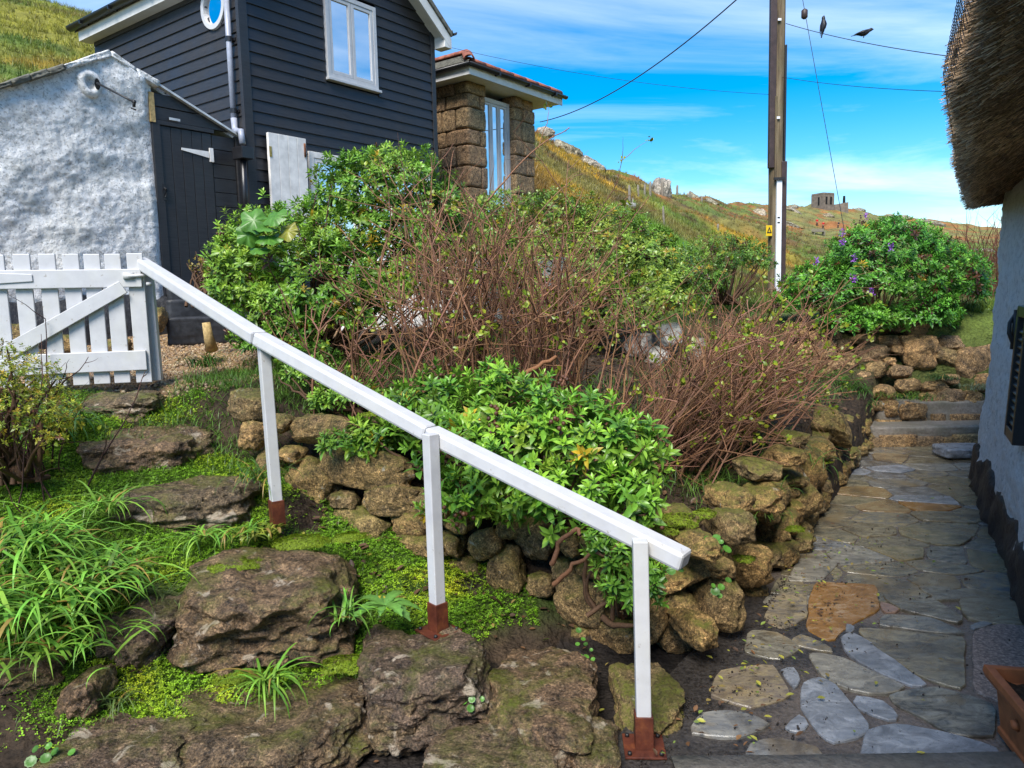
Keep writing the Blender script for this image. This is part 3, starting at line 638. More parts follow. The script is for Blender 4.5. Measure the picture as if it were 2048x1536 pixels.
L3 = [(1848, 706, 72, 70, 5), (1958, 729, 90, 70, -4), (1915, 690, 60, 34, 4), (1897, 715, 45, 37, 20), (1755, 709, 68, 40, 3), (1703, 723, 40, 34, 0), (1729, 680, 48, 22, 0), (1781, 683, 38, 22, 0), (1809, 683, 20, 22, 0), (1799, 700, 28, 16, 0), (1655, 692, 42, 21, 0), (1656, 707, 40, 22, 0), (1669, 673, 32, 22, 0), (1629, 673, 28, 20, 0), (1669, 733, 26, 26, 0), (1637, 732, 28, 18, 0), (1759, 739, 45, 30, 4), (1805, 745, 42, 28, 4), (1732, 755, 28, 20, 0), (1646, 752, 50, 26, -4), (1635, 766, 46, 18, 0), (1652, 788, 46, 44, 0), (1626, 789, 40, 28, 0), (1643, 809, 50, 36, 8), (1772, 788, 46, 34, 10), (1749, 812, 42, 19, 12), (1783, 819, 30, 33, 0), (1738, 823, 28, 18, 0), (1743, 790, 17, 19, 0), (1823, 772, 48, 26, 0), (1875, 778, 50, 28, 0), (1862, 799, 31, 25, 0), (1904, 800, 57, 42, -5), (1950, 803, 46, 38, 0), (1927, 792, 20, 16, 0), (1829, 826, 52, 40, 0), (1901, 760, 46, 20, 0), (1690, 690, 30, 24, 0), (1640, 650, 34, 20, 0), (1680, 652, 36, 20, 0), (1715, 655, 36, 22, 0), (1700, 770, 40, 26, 0), (1690, 800, 40, 30, 0), (1985, 770, 50, 40, 0), (1610, 740, 40, 34, 0), (1615, 700, 40, 30, 0), (1600, 660, 40, 30, 0), (1720, 845, 36, 22, 0), (1608, 840, 40, 40, 10), (1590, 790, 40, 50, 0), (1755, 655, 40, 24, 0), (1795, 655, 40, 24, 0), (1840, 660, 50, 26, 0), (1985, 690, 40, 30, 0), (1783, 724, 24, 16, 0), (1715, 790, 26, 22, 0)]
for k, Yk in enumerate(np.arange(4.3, 7.7, .22)):
    for lev_ in (0, 1, 2):
        Yj = Yk + (.11 if lev_ == 1 else 0) + random.uniform(-.03, .03); xk = lineW2(Yj) - .06 - .05 * lev_; hk = random.uniform(.16, .24)
        piece('stone', pool[(k * 3 + lev_ * 5) % len(pool)], MT['drystone'], np.array([xk, Yj, .07 + .145 * lev_]), (random.uniform(.22, .32), random.uniform(.24, .34), hk * .9), tilt_axes((w2d[0], w2d[1]), random.uniform(-8, 8)), pw)
bw = thing('bank_wall', (3.9, 8.0, .2), 'tumbled stone bank at the end of the slate path below the round bush', 'stone wall')
def Ybank(py): return 7.50 + (900 - py) / 250 * 1.05
for i, (px, py, w, h, r) in enumerate(L3):
    Y = Ybank(py); c = at(px, py, Y); th = max(.16, min(.4, h / FPX * Y * 1.3))
    piece('stone', pool[(i * 11 + 2) % len(pool)], MT['far_bank'], c + np.array([0, th * .35, 0]), (w / FPX * Y * 1.12, th, h / FPX * Y * 1.12), tilt_axes((1, .02), r), bw)
# the two mortared steps beside it
ms = thing('mortared_steps', (4.1, 7.6, 0), 'low cemented stone steps beside the cottage corner at the path end', 'steps')
def tread(x0, x1, yb, Y0, Y1, z):
    V, F = blockgeo(int(z * 900) + 3, 26, 22, .02, .02); a = at(x0, yb, Y0); b_ = at(x1, yb, Y0)
    c = np.array([(a[0] + b_[0]) / 2, (Y0 + Y1) / 2, z / 2 - .05]); return obj('tread', V * np.array([b_[0] - a[0], Y1 - Y0, z + .1]) + c, F, MT['cement'], ms, True)
tread(1735, 2020, 880, 7.50, 8.0, .20); tread(1755, 2030, 840, 7.86, 8.5, .40)
for i, (px, py, w, h) in enumerate([(1852, 887, 62, 32), (1932, 880, 66, 28), (1783, 882, 56, 28), (1749, 884, 28, 20), (1815, 880, 30, 26), (1893, 885, 26, 26), (1975, 880, 40, 30)]):
    c = at(px, py, 7.52); piece('riser_stone', flatpool[i % 10], MT['far_bank'], c, (w / FPX * 7.5, .14, h / FPX * 7.5), ax2((1, 0)), ms)
for i, (px, py, w, h) in enumerate([(1924, 838, 56, 24), (1872, 836, 28, 20), (1775, 850, 50, 24), (1802, 855, 25, 20), (1829, 842, 40, 22), (1970, 838, 40, 24)]):
    c = at(px, py, 7.89); piece('riser_stone', flatpool[(i + 4) % 10], MT['far_bank'], c, (w / FPX * 7.9, .14, h / FPX * 7.9), ax2((1, 0)), ms)
c0, c1 = gp(1912, 893, .1), gp(1962, 905, .1)
obj('drain_slab', *(lambda VF: (VF[0] * np.array([.46, .30, .10]) + (c0 + c1) / 2 + np.array([0, .1, -.03]), VF[1]))(rockgeo(77, 4, 9, 2, .04, .02)), MT['slate_blue'], None, True, label='grey slate block at the foot of the cottage wall corner', cat='slab')

# ================================================================ HANDRAIL
hr = thing('handrail', (-1.0, 3.6, .4), 'white painted timber handrail on three posts descending beside the rock steps', 'handrail')
WP = MT['white_paint']
def railseg(p0, p1, w=.084, h=.066):
    g = G(); g.bar(p0, p1, w, h); return g.out('rail', WP, hr, False, .012)
RG, R1, R2, RE = at(283, 520, 4.84), at(517, 668, 3.66), at(860, 857, 3.15), at(1372, 1110, 2.47)
dn = np.array([0, 0, -.02])
e = (R1 - RG) / np.linalg.norm(R1 - RG); railseg(RG - e * .03 + dn, R1 - e * .002 + dn)
e2 = (R2 - R1) / np.linalg.norm(R2 - R1); railseg(R1 + e2 * .002 + dn, R2 - e2 * .002 + dn)
e3 = (RE - R2) / np.linalg.norm(RE - R2); railseg(R2 + e3 * .002 + dn, RE + dn)
def post(bx, by, Yb, tx, ty, sw, ang, size=.052, plate=True, sock=.13):
    b0 = at(bx, by, Yb); t0 = at(tx, ty, Yb); a = rad(ang); ax = np.array([[math.cos(a), math.sin(a), 0], [-math.sin(a), math.cos(a), 0], [0, 0, 1]])
    d = (t0 - b0); d[1] = 0; top = b0 + d
    def sec(c, s): return [c + (np.array(k) * s / 2) @ ax[:2] for k in ((-1, -1), (1, -1), (1, 1), (-1, 1))]
    lo = b0 + d * (sock / d[2] * .9)
    G().hexa(np.vstack([sec(lo, size), sec(top + np.array([0, 0, .01]), size)])).out('post', WP, hr, False, .004)
    pb = G().hexa(np.vstack([sec(b0, size + .012), sec(b0 + d * sock / d[2], size + .012)])).out('post_socket', MT['rust_paint'], hr, False, .002)
    if plate:
        a2 = ang + sw; aa = rad(a2); bx2 = np.array([[math.cos(aa), math.sin(aa), 0], [-math.sin(aa), math.cos(aa), 0], [0, 0, 1]])
        G().box(b0 + (0, 0, .004), (.145, .145, .008), bx2).out('plate', MT['rust_paint'], pb, False, .002)
        for i in (-1, 1):
            for j in (-1, 1):
                q = b0 + (np.array([i, j, 0]) * .055) @ bx2 + (0, 0, .008); G().tube([q, q + (0, 0, .01)], [.009, .007], 6).out('bolt', MT['black_metal'], pb, True)
    for i in range(2):
        q = lo + d * (.03 + .0 * i) + np.array([0, 0, -.045 - .05 * i]); n = (np.array([1, -1, 0]) @ ax) / 1.414
        q = q + ax[0] * (size / 2 + .005); G().tube([q, q + ax[0] * .006], .006, 6).out('screw', MT['black_metal'], pb, True)
post(1288, 1495, 2.50, 1280, 1085, 0, -4)
post(877, 1262, 3.06, 861, 872, 0, 42)
post(556, 1050, 3.66, 527, 690, 0, 34, plate=False)
# knots and nail heads along the rail
for (px, py, Y) in [(711, 765, 3.40), (365, 567, 4.4), (1180, 1014, 2.75)]:
    P = at(px, py, Y); P = P + np.array([0, 0, 0]); G().tube([P + (0, .004, -.004), P + (0, 0, .002)], .006, 6).out('nail', MT['black_metal'], hr, True)

# ================================================================ GATE
gR, gL0 = at(287, 640, 4.78), at(0, 640, 4.56); gd = (gR - gL0)[:2]; gd /= np.linalg.norm(gd); gn = np.array([gd[1], -gd[0]])
def gpt(px, py): return onplane(px, py, np.array([gR[0], gR[1], 0]), gd)
gate = thing('picket_gate', (*at(150, 770, 4.66)[:2], 1.02), 'white picket gate with diagonal brace at the top of the rock steps', 'gate')
ztop, zbot = gpt(280, 507)[2], gpt(290, 764)[2]
A3 = lambda v: np.array([v[0], v[1], 0])
axg = np.array([A3(gd), A3(-gn), (0, 0, 1)])
xs = [((a + b_) / 2, (b_ - a)) for a, b_ in ((-78, -46), (-27, 5), (26, 56), (77, 107), (126, 153), (168, 196), (209, 238), (254, 282))]
for i, (px, w) in enumerate(xs):
    c = gpt(px, 507); c[2] = (ztop + zbot) / 2; ww = .092
    G().box(c + A3(gn) * -.011, (ww, .02, ztop - zbot + random.uniform(-.006, .006)), axg).out('picket', WP, gate, False, .004)
xr = gpt(283, 560); xl = gpt(-95, 560)
def grail(y0, y1, pr, pl, off=.012):
    a, b_ = gpt(pr, y0)[2], gpt(pr, y1)[2]; R_ = gpt(pr, (y0 + y1) / 2); L_ = gpt(pl, (y0 + y1) / 2); R_[2] = L_[2] = (a + b_) / 2
    G().box((R_ + L_) / 2 + A3(gn) * off, (np.linalg.norm((R_ - L_)[:2]), .024, a - b_), axg).out('rail', WP, gate, False, .004)
grail(538, 574, 284, -95); grail(700, 739, 294, -70)
b0, b1 = gpt(14, 706), gpt(248, 574); off = A3(gn) * .0125
dv = (b1 - b0) / np.linalg.norm(b1 - b0); up = np.cross(A3(gn), dv); hw = .046
G().hexa([b0 - up * hw + off, b1 - up * hw * .9 + off, b1 + up * hw * .9 + off, b0 + up * hw + off] + [q + A3(gn) * .022 for q in (b0 - up * hw + off, b1 - up * hw * .9 + off, b1 + up * hw * .9 + off, b0 + up * hw + off)]).out('brace', WP, gate, False, .003)
for (y, xe) in ((556, 68), (728, 86)):
    a, b_ = gpt(-90, y), gpt(xe, y); a[2] = b_[2]; o = A3(gn) * .026; h0, h1 = .045, .022
    G().hexa([a + (0, 0, -h0) + o, b_ + (0, 0, -h1) + o, b_ + (0, 0, h1) + o, a + (0, 0, h0) + o] + [q + A3(gn) * .006 for q in (a + (0, 0, -h0) + o, b_ + (0, 0, -h1) + o, b_ + (0, 0, h1) + o, a + (0, 0, h0) + o)]).out('hinge_strap', WP, gate, False, .003)
la, lb = gpt(259, 552), gpt(294, 551); o = A3(gn) * .032
G().tube([la + o, (la + lb) / 2 + o, lb + o], .011, 8).box(la + o, (.06, .014, .04), axg).out('latch', WP, gate, True)
gpost = thing('gate_post', (*at(303, 735, 4.86)[:2], 1.0), 'white square gate post where the handrail meets the picket gate', 'post')
p0, p1 = at(309, 742, 4.90), at(289, 528, 4.90)
sx_ = lambda c, s: [c + A3(gd) * i * s / 2 + A3(-gn) * j * s / 2 for i, j in ((-1, -1), (1, -1), (1, 1), (-1, 1))]
G().hexa(np.vstack([sx_(p0 + (0, 0, -.06), .088), sx_(p1, .088)])).out('shaft', WP, gpost, False, .005)
G().tube([gpt(283, 568) + A3(gn) * .01 + A3(gd) * .03, gpt(283, 568) + A3(gn) * .01 + A3(gd) * .06], .012, 8).out('keeper', WP, gpost, True)

# ================================================================ BLACK HOUSE
d1 = np.array([.602, .799]); d1 /= np.linalg.norm(d1); d2 = np.array([-d1[1], d1[0]]); nf = np.array([d1[1], -d1[0]]); nl = np.array([-d1[0], -d1[1]])
HC = np.array([-2.985, 8.925]); HW, HL, ZE = 3.19, 3.42, 5.47
hb = thing('black_house', (*(HC + d1 * 1.6 + d2 * 1.9), 1.2), 'black weatherboarded gabled house with white windows and shutter', 'house')
def FP(k, z, o=0.): return np.array([*(HC + d1 * k + nf * o), z])
def LP(k, z, o=0.): return np.array([*(HC + d2 * k + nl * o), z])
gab = lambda k: ZE + .78 * (HW / 2 - abs(k - HW / 2))
BT = MT['black_timber']
# inner body
base = [FP(.12, .9, -.14), FP(HW - .05, .9, -.14), FP(HW - .05, .9, -HL), FP(.12, .9, -HL)]
g = G(); g.hexa(base + [p * (1, 1, 0) + (0, 0, ZE) for p in base])
g.prism([FP(.12, ZE + .003, -.14), FP(HW - .05, ZE + .003, -.14), FP(HW / 2, gab(HW / 2) - .1, -.14)], A3(-nf) * (HL - .14))
g.out('wall', MT['dark_opening'], hb)
wk0, wk1, wz0 = (onplane(648, 60, [*HC, 0], d1)[:2] - HC) @ d1, (onplane(750, 100, [*HC, 0], d1)[:2] - HC) @ d1, onplane(702, 168, [*HC, 0], d1)[2]
wz1 = wz0 + 1.06
gk0, gk1, gz1 = .83, 3.02, 3.44
def fboard(P, k0, k1, z, ex=.132):
    if k1 - k0 < .03: return
    z2 = z + ex + .02
    G().hexa([P(k0, z, -.012), P(k1, z, -.012), P(k1, z, .026), P(k0, z, .026), P(k0, z2, -.012), P(k1, z2, -.012), P(k1, z2, .006), P(k0, z2, .006)]).out('board', BT, hb, False, .003)
EX = .132; z = 1.55
while z < gab(HW / 2) - .1:
    zm = z + EX * .5; k0, k1 = .0, HW
    if zm > ZE: s_ = (zm - ZE) / .78; k0, k1 = s_ - .02, HW - s_ + .02
    cuts = []
    if wz0 - .03 < zm < wz1 + .03: cuts.append((wk0 - .02, wk1 + .02))
    if zm < gz1 + .02: cuts.append((gk0 - .03, gk1 + .03))
    a = k0
    for c0_, c1_ in cuts: fboard(FP, a, c0_, z); a = c1_
    fboard(FP, a, k1, z); z += EX
z = 1.75
rk, rz_, rr = .47, 5.02, .22
while z < ZE - .02:
    zm = z + EX * .5
    if abs(zm - rz_) < rr: fboard(LP, .0, rk - math.sqrt(rr ** 2 - (zm - rz_) ** 2) * .9, z); fboard(LP, rk + math.sqrt(rr ** 2 - (zm - rz_) ** 2) * .9, HL, z)
    else: fboard(LP, .0, HL, z)
    z += EX
G().hexa([FP(-.045, 1.5, -.02), FP(.07, 1.5, -.02), FP(.07, 1.5, .036), FP(-.045, 1.5, .036), FP(-.045, ZE, -.02), FP(.07, ZE, -.02), FP(.07, ZE, .036), FP(-.045, ZE, .036)]).out('corner_board', BT, hb, False, .004)
G().hexa([FP(HW - .05, 1.5, -.02), FP(HW + .03, 1.5, -.02), FP(HW + .03, 1.5, .034), FP(HW - .05, 1.5, .034), FP(HW - .05, ZE, -.02), FP(HW + .03, ZE, -.02), FP(HW + .03, ZE, .034), FP(HW - .05, ZE, .034)]).out('corner_board', BT, hb, False, .004)
def rect(P, k0, k1, z0, z1, o0, o1): return [P(k0, z0, o0), P(k1, z0, o0), P(k1, z0, o1), P(k0, z0, o1), P(k0, z1, o0), P(k1, z1, o0), P(k1, z1, o1), P(k0, z1, o1)]
def window(P, k0, k1, z0, z1, parent, cells=2, fw_=.055, mat=None, sash=.045, o=.0, curtain=True):
    mat = mat or WP
    fr = G().hexa(rect(P, k0, k0 + fw_, z0, z1, o - .05, o + .034)).hexa(rect(P, k1 - fw_, k1, z0, z1, o - .05, o + .034)).hexa(rect(P, k0 + fw_, k1 - fw_, z1 - fw_, z1, o - .05, o + .033)).hexa(rect(P, k0 + fw_, k1 - fw_, z0, z0 + fw_, o - .05, o + .033)).out('window', mat, parent, False, .004)
    a, b_ = k0 + fw_, k1 - fw_; w = (b_ - a) / cells
    for i in range(cells):
        s0, s1 = a + i * w + .003, a + (i + 1) * w - .003; zz0, zz1 = z0 + fw_ + .003, z1 - fw_ - .003
        G().hexa(rect(P, s0, s0 + sash, zz0, zz1, o - .03, o + .026)).hexa(rect(P, s1 - sash, s1, zz0, zz1, o - .03, o + .026)).hexa(rect(P, s0 + sash, s1 - sash, zz0, zz0 + sash, o - .03, o + .025)).hexa(rect(P, s0 + sash, s1 - sash, zz1 - sash, zz1, o - .03, o + .025)).out('sash', mat, fr, False, .004)
        G().hexa(rect(P, s0 + sash - .004, s1 - sash + .004, zz0 + sash - .004, zz1 - sash + .004, o + .0, o + .006)).out('pane', MT['glass'], fr)
    if curtain: G().hexa(rect(P, a, b_, z0 + fw_, z1 - fw_, o - .095, o - .075)).out('curtain', MT['curtain'], fr)
    return fr
w_ = window(FP, wk0, wk1, wz0, wz1, hb, 2, o=.012)
G().hexa(rect(FP, wk0 - .02, wk1 + .03, wz0 - .035, wz0 - .002, -.02, .075)).out('sill', WP, w_, False, .004)
gw = window(FP, gk0, gk1, 2.1, gz1, hb, 3, .075, MT['dirty_white'], o=.015)
# shutter beside it, folded back on the boards
k0, k1 = .20, .74; zs0, zs1 = 2.0, 3.56
sh = None
nb = 4
for i in range(nb):
    a = k0 + (k1 - k0) * i / nb + .002; b_ = k0 + (k1 - k0) * (i + 1) / nb - .002
    q = G().hexa(rect(FP, a, b_, zs0, zs1 - random.uniform(0, .004), .075, .115)).out('shutter_board' if sh else 'shutter', MT['dirty_white'], sh or hb, False, .003)
    sh = sh or q
for zz in (2.3, 3.25): G().hexa(rect(FP, k0 + .02, k1 - .02, zz, zz + .1, .050, .073)).out('ledge', MT['dirty_white'], sh)
G().hexa(rect(FP, k0 + .002, k0 + .035, 3.28, 3.40, .116, .121)).out('hinge', MT['brass'], sh)
G().tube([FP(k1 - .03, 3.34, .125), FP(k1 - .03, 3.50, .125)], .012, 8).out('hinge', MT['rusty_iron'], sh, True)
G().tube([FP(k1 - .03, 2.34, .125), FP(k1 - .03, 2.50, .125)], .012, 8).out('hinge', MT['rusty_iron'], sh, True)
# round window on the left wall
th_ = np.linspace(0, 2 * math.pi, 33)[:-1]
def ring(P, k, z, r0, r1, o0, o1):
    V = np.array([P(k + r * math.cos(t), z + r * 1.06 * math.sin(t), o) for (r, o) in ((r1, o0), (r1, o1), (r0, o1), (r0, o0)) for t in th_]); n = 32
    return V, [(a * n + i, a * n + (i + 1) % n, ((a + 1) % 4) * n + (i + 1) % n, ((a + 1) % 4) * n + i) for a in range(4) for i in range(n)]
rw = obj('window', *ring(LP, rk, rz_, .185, .24, -.05, .045), WP, hb, False, None, .004)
obj('pane', [LP(rk + .19 * math.cos(t), rz_ + .20 * math.sin(t), .005) for t in th_], [list(range(32))], MT['glass'], rw)
obj('curtain', [LP(rk + .2 * math.cos(t), rz_ + .2 * math.sin(t), -.06) for t in th_], [list(range(32))], MT['curtain'], rw)
# roof: two slopes, white verge and fascia, black gutter
OV = .17
def roofslab(s):
    k0 = HW / 2; k1 = HW + OV if s > 0 else -OV; zr = gab(HW / 2) + .10; ze = zr - .78 * (HW / 2 + OV)
    pr = lambda k, z, o: FP(k, z, o)
    return G().hexa([pr(k0, zr - .07, .26), pr(k1, ze - .07, .26), pr(k1, ze - .07, -HL - .2), pr(k0, zr - .07, -HL - .2), pr(k0, zr, .26), pr(k1, ze, .26), pr(k1, ze, -HL - .2), pr(k0, zr, -HL - .2)])
rf = roofslab(1).out('roof', MT['roof_slate'], hb); roofslab(-1).out('roof', MT['roof_slate'], hb)
for s in (-1, 1):
    k0 = HW / 2; k1 = HW + OV - .02 if s > 0 else -OV + .02; zr = gab(HW / 2) + .02; ze = zr - .78 * (HW / 2 + OV - .02)
    G().hexa([FP(k0, zr - .20, .20), FP(k1, ze - .16, .20), FP(k1, ze - .16, .235), FP(k0, zr - .20, .235), FP(k0, zr, .20), FP(k1, ze, .20), FP(k1, ze, .235), FP(k0, zr, .235)]).out('bargeboard', MT['soffit_white'], rf)
    G().hexa([FP(k0, zr - .10, -.01), FP(k1, ze - .10, -.01), FP(k1, ze - .10, .199), FP(k0, zr - .10, .199), FP(k0, zr - .085, -.01), FP(k1, ze - .085, -.01), FP(k1, ze - .085, .199), FP(k0, zr - .085, .199)]).out('verge_soffit', MT['soffit_white'], rf)
    kk0, kk1 = (HW + .03, HW + OV) if s > 0 else (-OV, -.03)
    if s > 0: G().hexa(rect(FP, kk0, kk1 + .01, ze - .17, ze - .02, .02, .232)).out('verge_box', MT['soffit_white'], rf, False, .004)
zf = gab(HW / 2) + .10 - .78 * (HW / 2 + OV)
G().hexa([LP(-.10, zf - .20, OV - .03), LP(HL + .1, zf - .20, OV - .03), LP(HL + .1, zf - .20, OV), LP(-.10, zf - .20, OV), LP(-.10, zf - .02, OV - .03), LP(HL + .1, zf - .02, OV - .03), LP(HL + .1, zf - .02, OV), LP(-.10, zf - .02, OV)]).out('fascia', MT['soffit_white'], rf)
G().hexa([LP(-.1, zf - .20, .0), LP(HL + .1, zf - .20, .0), LP(HL + .1, zf - .20, OV - .031), LP(-.1, zf - .20, OV - .031), LP(-.1, zf - .185, .0), LP(HL + .1, zf - .185, .0), LP(HL + .1, zf - .185, OV - .031), LP(-.1, zf - .185, OV - .031)]).out('soffit', MT['soffit_white'], rf)
def gutter(p0, p1, r, out_, parent):
    a = np.linspace(math.pi, 2 * math.pi, 9); V = []
    for p in (p0, p1):
        for rr_ in (r, r - .008):
            V += [p + A3(out_) * (r + rr_ * math.cos(t)) + np.array([0, 0, rr_ * math.sin(t)]) for t in a]
    n = 9; F = [(i, i + 1, 18 + i + 1, 18 + i) for i in range(8)] + [(9 + i, 27 + i, 27 + i + 1, 9 + i + 1) for i in range(8)] + [(0, 18, 27, 9), (8, 17, 35, 26)] + [(i, 9 + i, 9 + i + 1, i + 1) for i in range(8)] + [(18 + i, 18 + i + 1, 27 + i + 1, 27 + i) for i in range(8)]
    return obj('gutter', V, F, MT['black_plastic'], parent, True)
gutter(LP(-.15, zf - .01, OV), LP(HL + .2, zf - .01, OV), .06, nl, rf)
for k in (.6, 1.5, 2.4, 3.2): G().box(LP(k, zf - .04, OV + .06), (.03, .13, .05), [A3(d2), A3(nl), (0, 0, 1)]).out('gutter_bracket', MT['black_plastic'], rf)
gutter(FP(HW + OV, zf + .02, .26), FP(HW + OV, zf + .02, -HL), .055, d1, rf)
# downpipe, elbow, hopper and lower pipe at the corner
dpk = .10
pz = lambda px, py, o: onplane(px, py, [*(HC + nl * o), 0], d2)
dp = thing('downpipe', (*LP(.1, 0, .1)[:2], 1.6), 'grey drainpipe on the black house corner emptying into a black box', 'drainpipe')
t0, t1 = pz(451, -30, .07), pz(468, 242, .07)
G().tube([t0, t1], .033, 12).out('pipe', MT['grey_pipe'], dp, True)
t2 = pz(470, 258, .07); t3 = pz(482, 262, .12); t4 = pz(485, 288, .13)
G().tube([t1 + (t0 - t1) * .02, t2, (t2 + t3) / 2 + (0, 0, -.02), t3, t4], .036, 12).out('elbow', MT['grey_pipe'], dp, True)
for (px, py) in ((458, 78), (467, 222)):
    c = pz(px, py, .07); G().tube([c + (0, 0, -.025), c + (0, 0, .025)], .042, 12).box(c - A3(nl) * .05, (.12, .03, .03), [A3(d2), A3(nl), (0, 0, 1)]).out('clip', MT['black_plastic'], dp)
hc = pz(486, 307, .16); G().box(hc, (.19, .15, .135), [A3(d2), A3(nl), (0, 0, 1)]).out('hopper', MT['black_plastic'], dp, False, .008)
t5 = pz(493, 470, .13); G().tube([hc + (0, 0, -.05), t5], .036, 12).out('pipe', MT['black_plastic'], dp, True)
# ================================================================ WHITE SHED
SS = np.array([-3.8, 8.0])
shd = thing('white_shed', (*(SS - d1 * 1.2), 1.4), 'old whitewashed stone shed gable behind the white gate', 'shed')
def SP(k, z, o=0.): return np.array([*(SS + d1 * k + nf * o), z])
kt = np.array([-3.6, -1.23, -.66, -.25, .17]); zt = np.array([2.35, 3.56, 3.85, 4.07, 3.86])
ks = np.linspace(-3.4, .17, 190); nzv = 130; V = []
for k in ks:
    tz = np.interp(k, kt, zt)
    kk = k - (.045 * sst(0, 1, (k + .6) / .77))
    for j in range(nzv + 1): V.append((k, 1.62 + (tz - 1.62) * j / nzv, 0))
V = np.array(V); kz = V.copy()
P3 = np.stack([kz[:, 0] * 2.6, kz[:, 1] * 3.4, np.zeros(len(kz))], -1)
disp = .045 * fbm(P3 * .45, 61, 3) + .012 * fbm(P3 * 2.0, 62, 4) + .005 * fbm(P3 * 8, 63, 3)
edge = sst(.17, .05, kz[:, 0]); disp = disp * (.35 + .65 * edge) - (1 - edge) * .05
rightshift = -.10 * sst(3.9, 1.7, kz[:, 1]) * sst(-.5, .17, kz[:, 0]) * 0
Wv = np.array([SP(k + s, z, .05 + dd) for (k, z, _), dd, s in zip(kz, disp, rightshift)])
n0 = nzv + 1; I = np.arange(len(ks) - 1)[:, None] * n0 + np.arange(nzv)[None]
Fs = np.stack([I, I + n0, I + n0 + 1, I + 1], -1).reshape(-1, 4).tolist()
bk = len(Wv); Wv = np.vstack([Wv, [SP(.17, z, -.45) for z in np.linspace(1.62, 3.86, n0)], [SP(k, np.interp(k, kt, zt) , -.45) for k in ks]])
Fs += [((len(ks) - 1) * n0 + j, bk + j, bk + j + 1, (len(ks) - 1) * n0 + j + 1) for j in range(nzv)]
Fs += [(i * n0 + nzv, (i + 1) * n0 + nzv, bk + n0 + i + 1, bk + n0 + i) for i in range(len(ks) - 1)]
obj('wall', Wv, Fs, MT['whitewash'], shd, True)
ks2 = np.linspace(-3.4, .15, 90); V = []
for k in ks2:
    e_ = .05 * fbm(np.array([[k * 4, 0, 0]]), 71, 3)[0]
    for z, o in ((.8, -.1), (.8, .13), (1.25, .11), (1.66 + e_, .095), (1.70 + e_, .0)): V.append(SP(k, z, o + .02 * fbm(np.array([[k * 3, z * 3, 0]]), 72, 3)[0]))
obj('plinth', V, [(i * 5 + j, (i + 1) * 5 + j, (i + 1) * 5 + j + 1, i * 5 + j + 1) for i in range(89) for j in range(4)], MT['black_render'], shd, True)
# coping of mortar and slates on the gable
for (a, b_, nst) in ((-3.3, -.25, 20), (-.25, .22, 2)):
    for i in range(nst):
        k0 = a + (b_ - a) * i / nst; k1 = a + (b_ - a) * (i + 1.05) / nst; p0 = SP(k0, np.interp(k0, kt, zt) + .01, -.12); p1 = SP(k1, np.interp(k1, kt, zt) + .015, -.12)
        dv = p1 - p0; ln = np.linalg.norm(dv); x = dv / ln; y_ = A3(nf); zax = np.cross(x, -y_)
        piece('coping', flatpool[i % 10], MT['whitewash'] if a > -1 or i > nst - 4 else MT['roof_slate'], (p0 + p1) / 2, (ln * 1.05, .46 + random.uniform(-.06, .05), .045 + random.uniform(0, .03)), np.array([x, -y_, zax]), shd)
kk = np.array([-3.5, -.25]); zz = np.interp(kk, kt, zt)
def lap(k0, k1, i, j):
    z0, z1 = np.interp(k0, kt, zt) + .045, np.interp(k1, kt, zt) + .03; o0, o1 = -.40 - j * .32, -.40 - (j + 1) * .32 + .006
    return [SP(k0, z0, o0), SP(k1, z1, o0), SP(k1, z1, o1), SP(k0, z0, o1), SP(k0, z0 + .016, o0), SP(k1, z1 + .016, o0), SP(k1, z1 + .016, o1), SP(k0, z0 + .016, o1)]
srf = G().hexa([SP(-3.6, zt[0] - .08, -.3), SP(-.25, zt[3] - .08, -.3), SP(-.25, zt[3] - .08, -2.4), SP(-3.6, zt[0] - .08, -2.4), SP(-3.6, zt[0] - .02, -.3), SP(-.25, zt[3] - .02, -.3), SP(-.25, zt[3] - .02, -2.4), SP(-3.6, zt[0] - .02, -2.4)]).hexa([SP(-.25, zt[3] - .08, -.3), SP(.3, zt[4] - .12, -.3), SP(.3, zt[4] - .12, -2.4), SP(-.25, zt[3] - .08, -2.4), SP(-.25, zt[3] - .01, -.3), SP(.3, zt[4] - .06, -.3), SP(.3, zt[4] - .06, -2.4), SP(-.25, zt[3] - .01, -2.4)]).out('roof', MT['roof_slate'], shd)
for i in range(10):
    for j in range(5):
        k0 = -3.4 + i * .315; G().hexa(lap(k0, k0 + .34, i, j)).out('slate', MT['roof_slate'], srf)
# round boss with iron bracket
bp = onplane(184, 166, [*(SS + nf * .10), 0], d1); kb_ = (bp[:2] - SS) @ d1
V = []; nn = 20
for (r, o) in ((.125, .03), (.118, .07), (.09, .095), (.055, .085), (.03, .02)): V += [SP(kb_ + r * math.cos(t) * (1 + .08 * math.sin(3 * t)), bp[2] + r * math.sin(t) * 1.1, o) for t in np.linspace(0, 2 * math.pi, nn + 1)[:-1]]
bo = obj('boss', V, [(a * nn + i, a * nn + (i + 1) % nn, (a + 1) * nn + (i + 1) % nn, (a + 1) * nn + i) for a in range(4) for i in range(nn)] + [list(range(4 * nn, 5 * nn))], MT['whitewash'], shd, True)
obj('socket_hole', [SP(kb_ + .05 + .028 * math.cos(t), bp[2] - .0 + .055 * math.sin(t), .10) for t in np.linspace(0, 2 * math.pi, 13)[:-1]], [list(range(12))], MT['dark_opening'], bo)
ib = thing('iron_bracket', (bp[0], bp[1], bp[2]), 'thin black iron bracket sticking out of the white shed gable', 'bracket')
q0, q1 = at(194, 166, bp[1] - .10), at(266, 203, bp[1] - .35)
G().tube([q0, q0 + (q1 - q0) * .5, q1], .010, 6).out('rod', MT['black_metal'], ib, True)
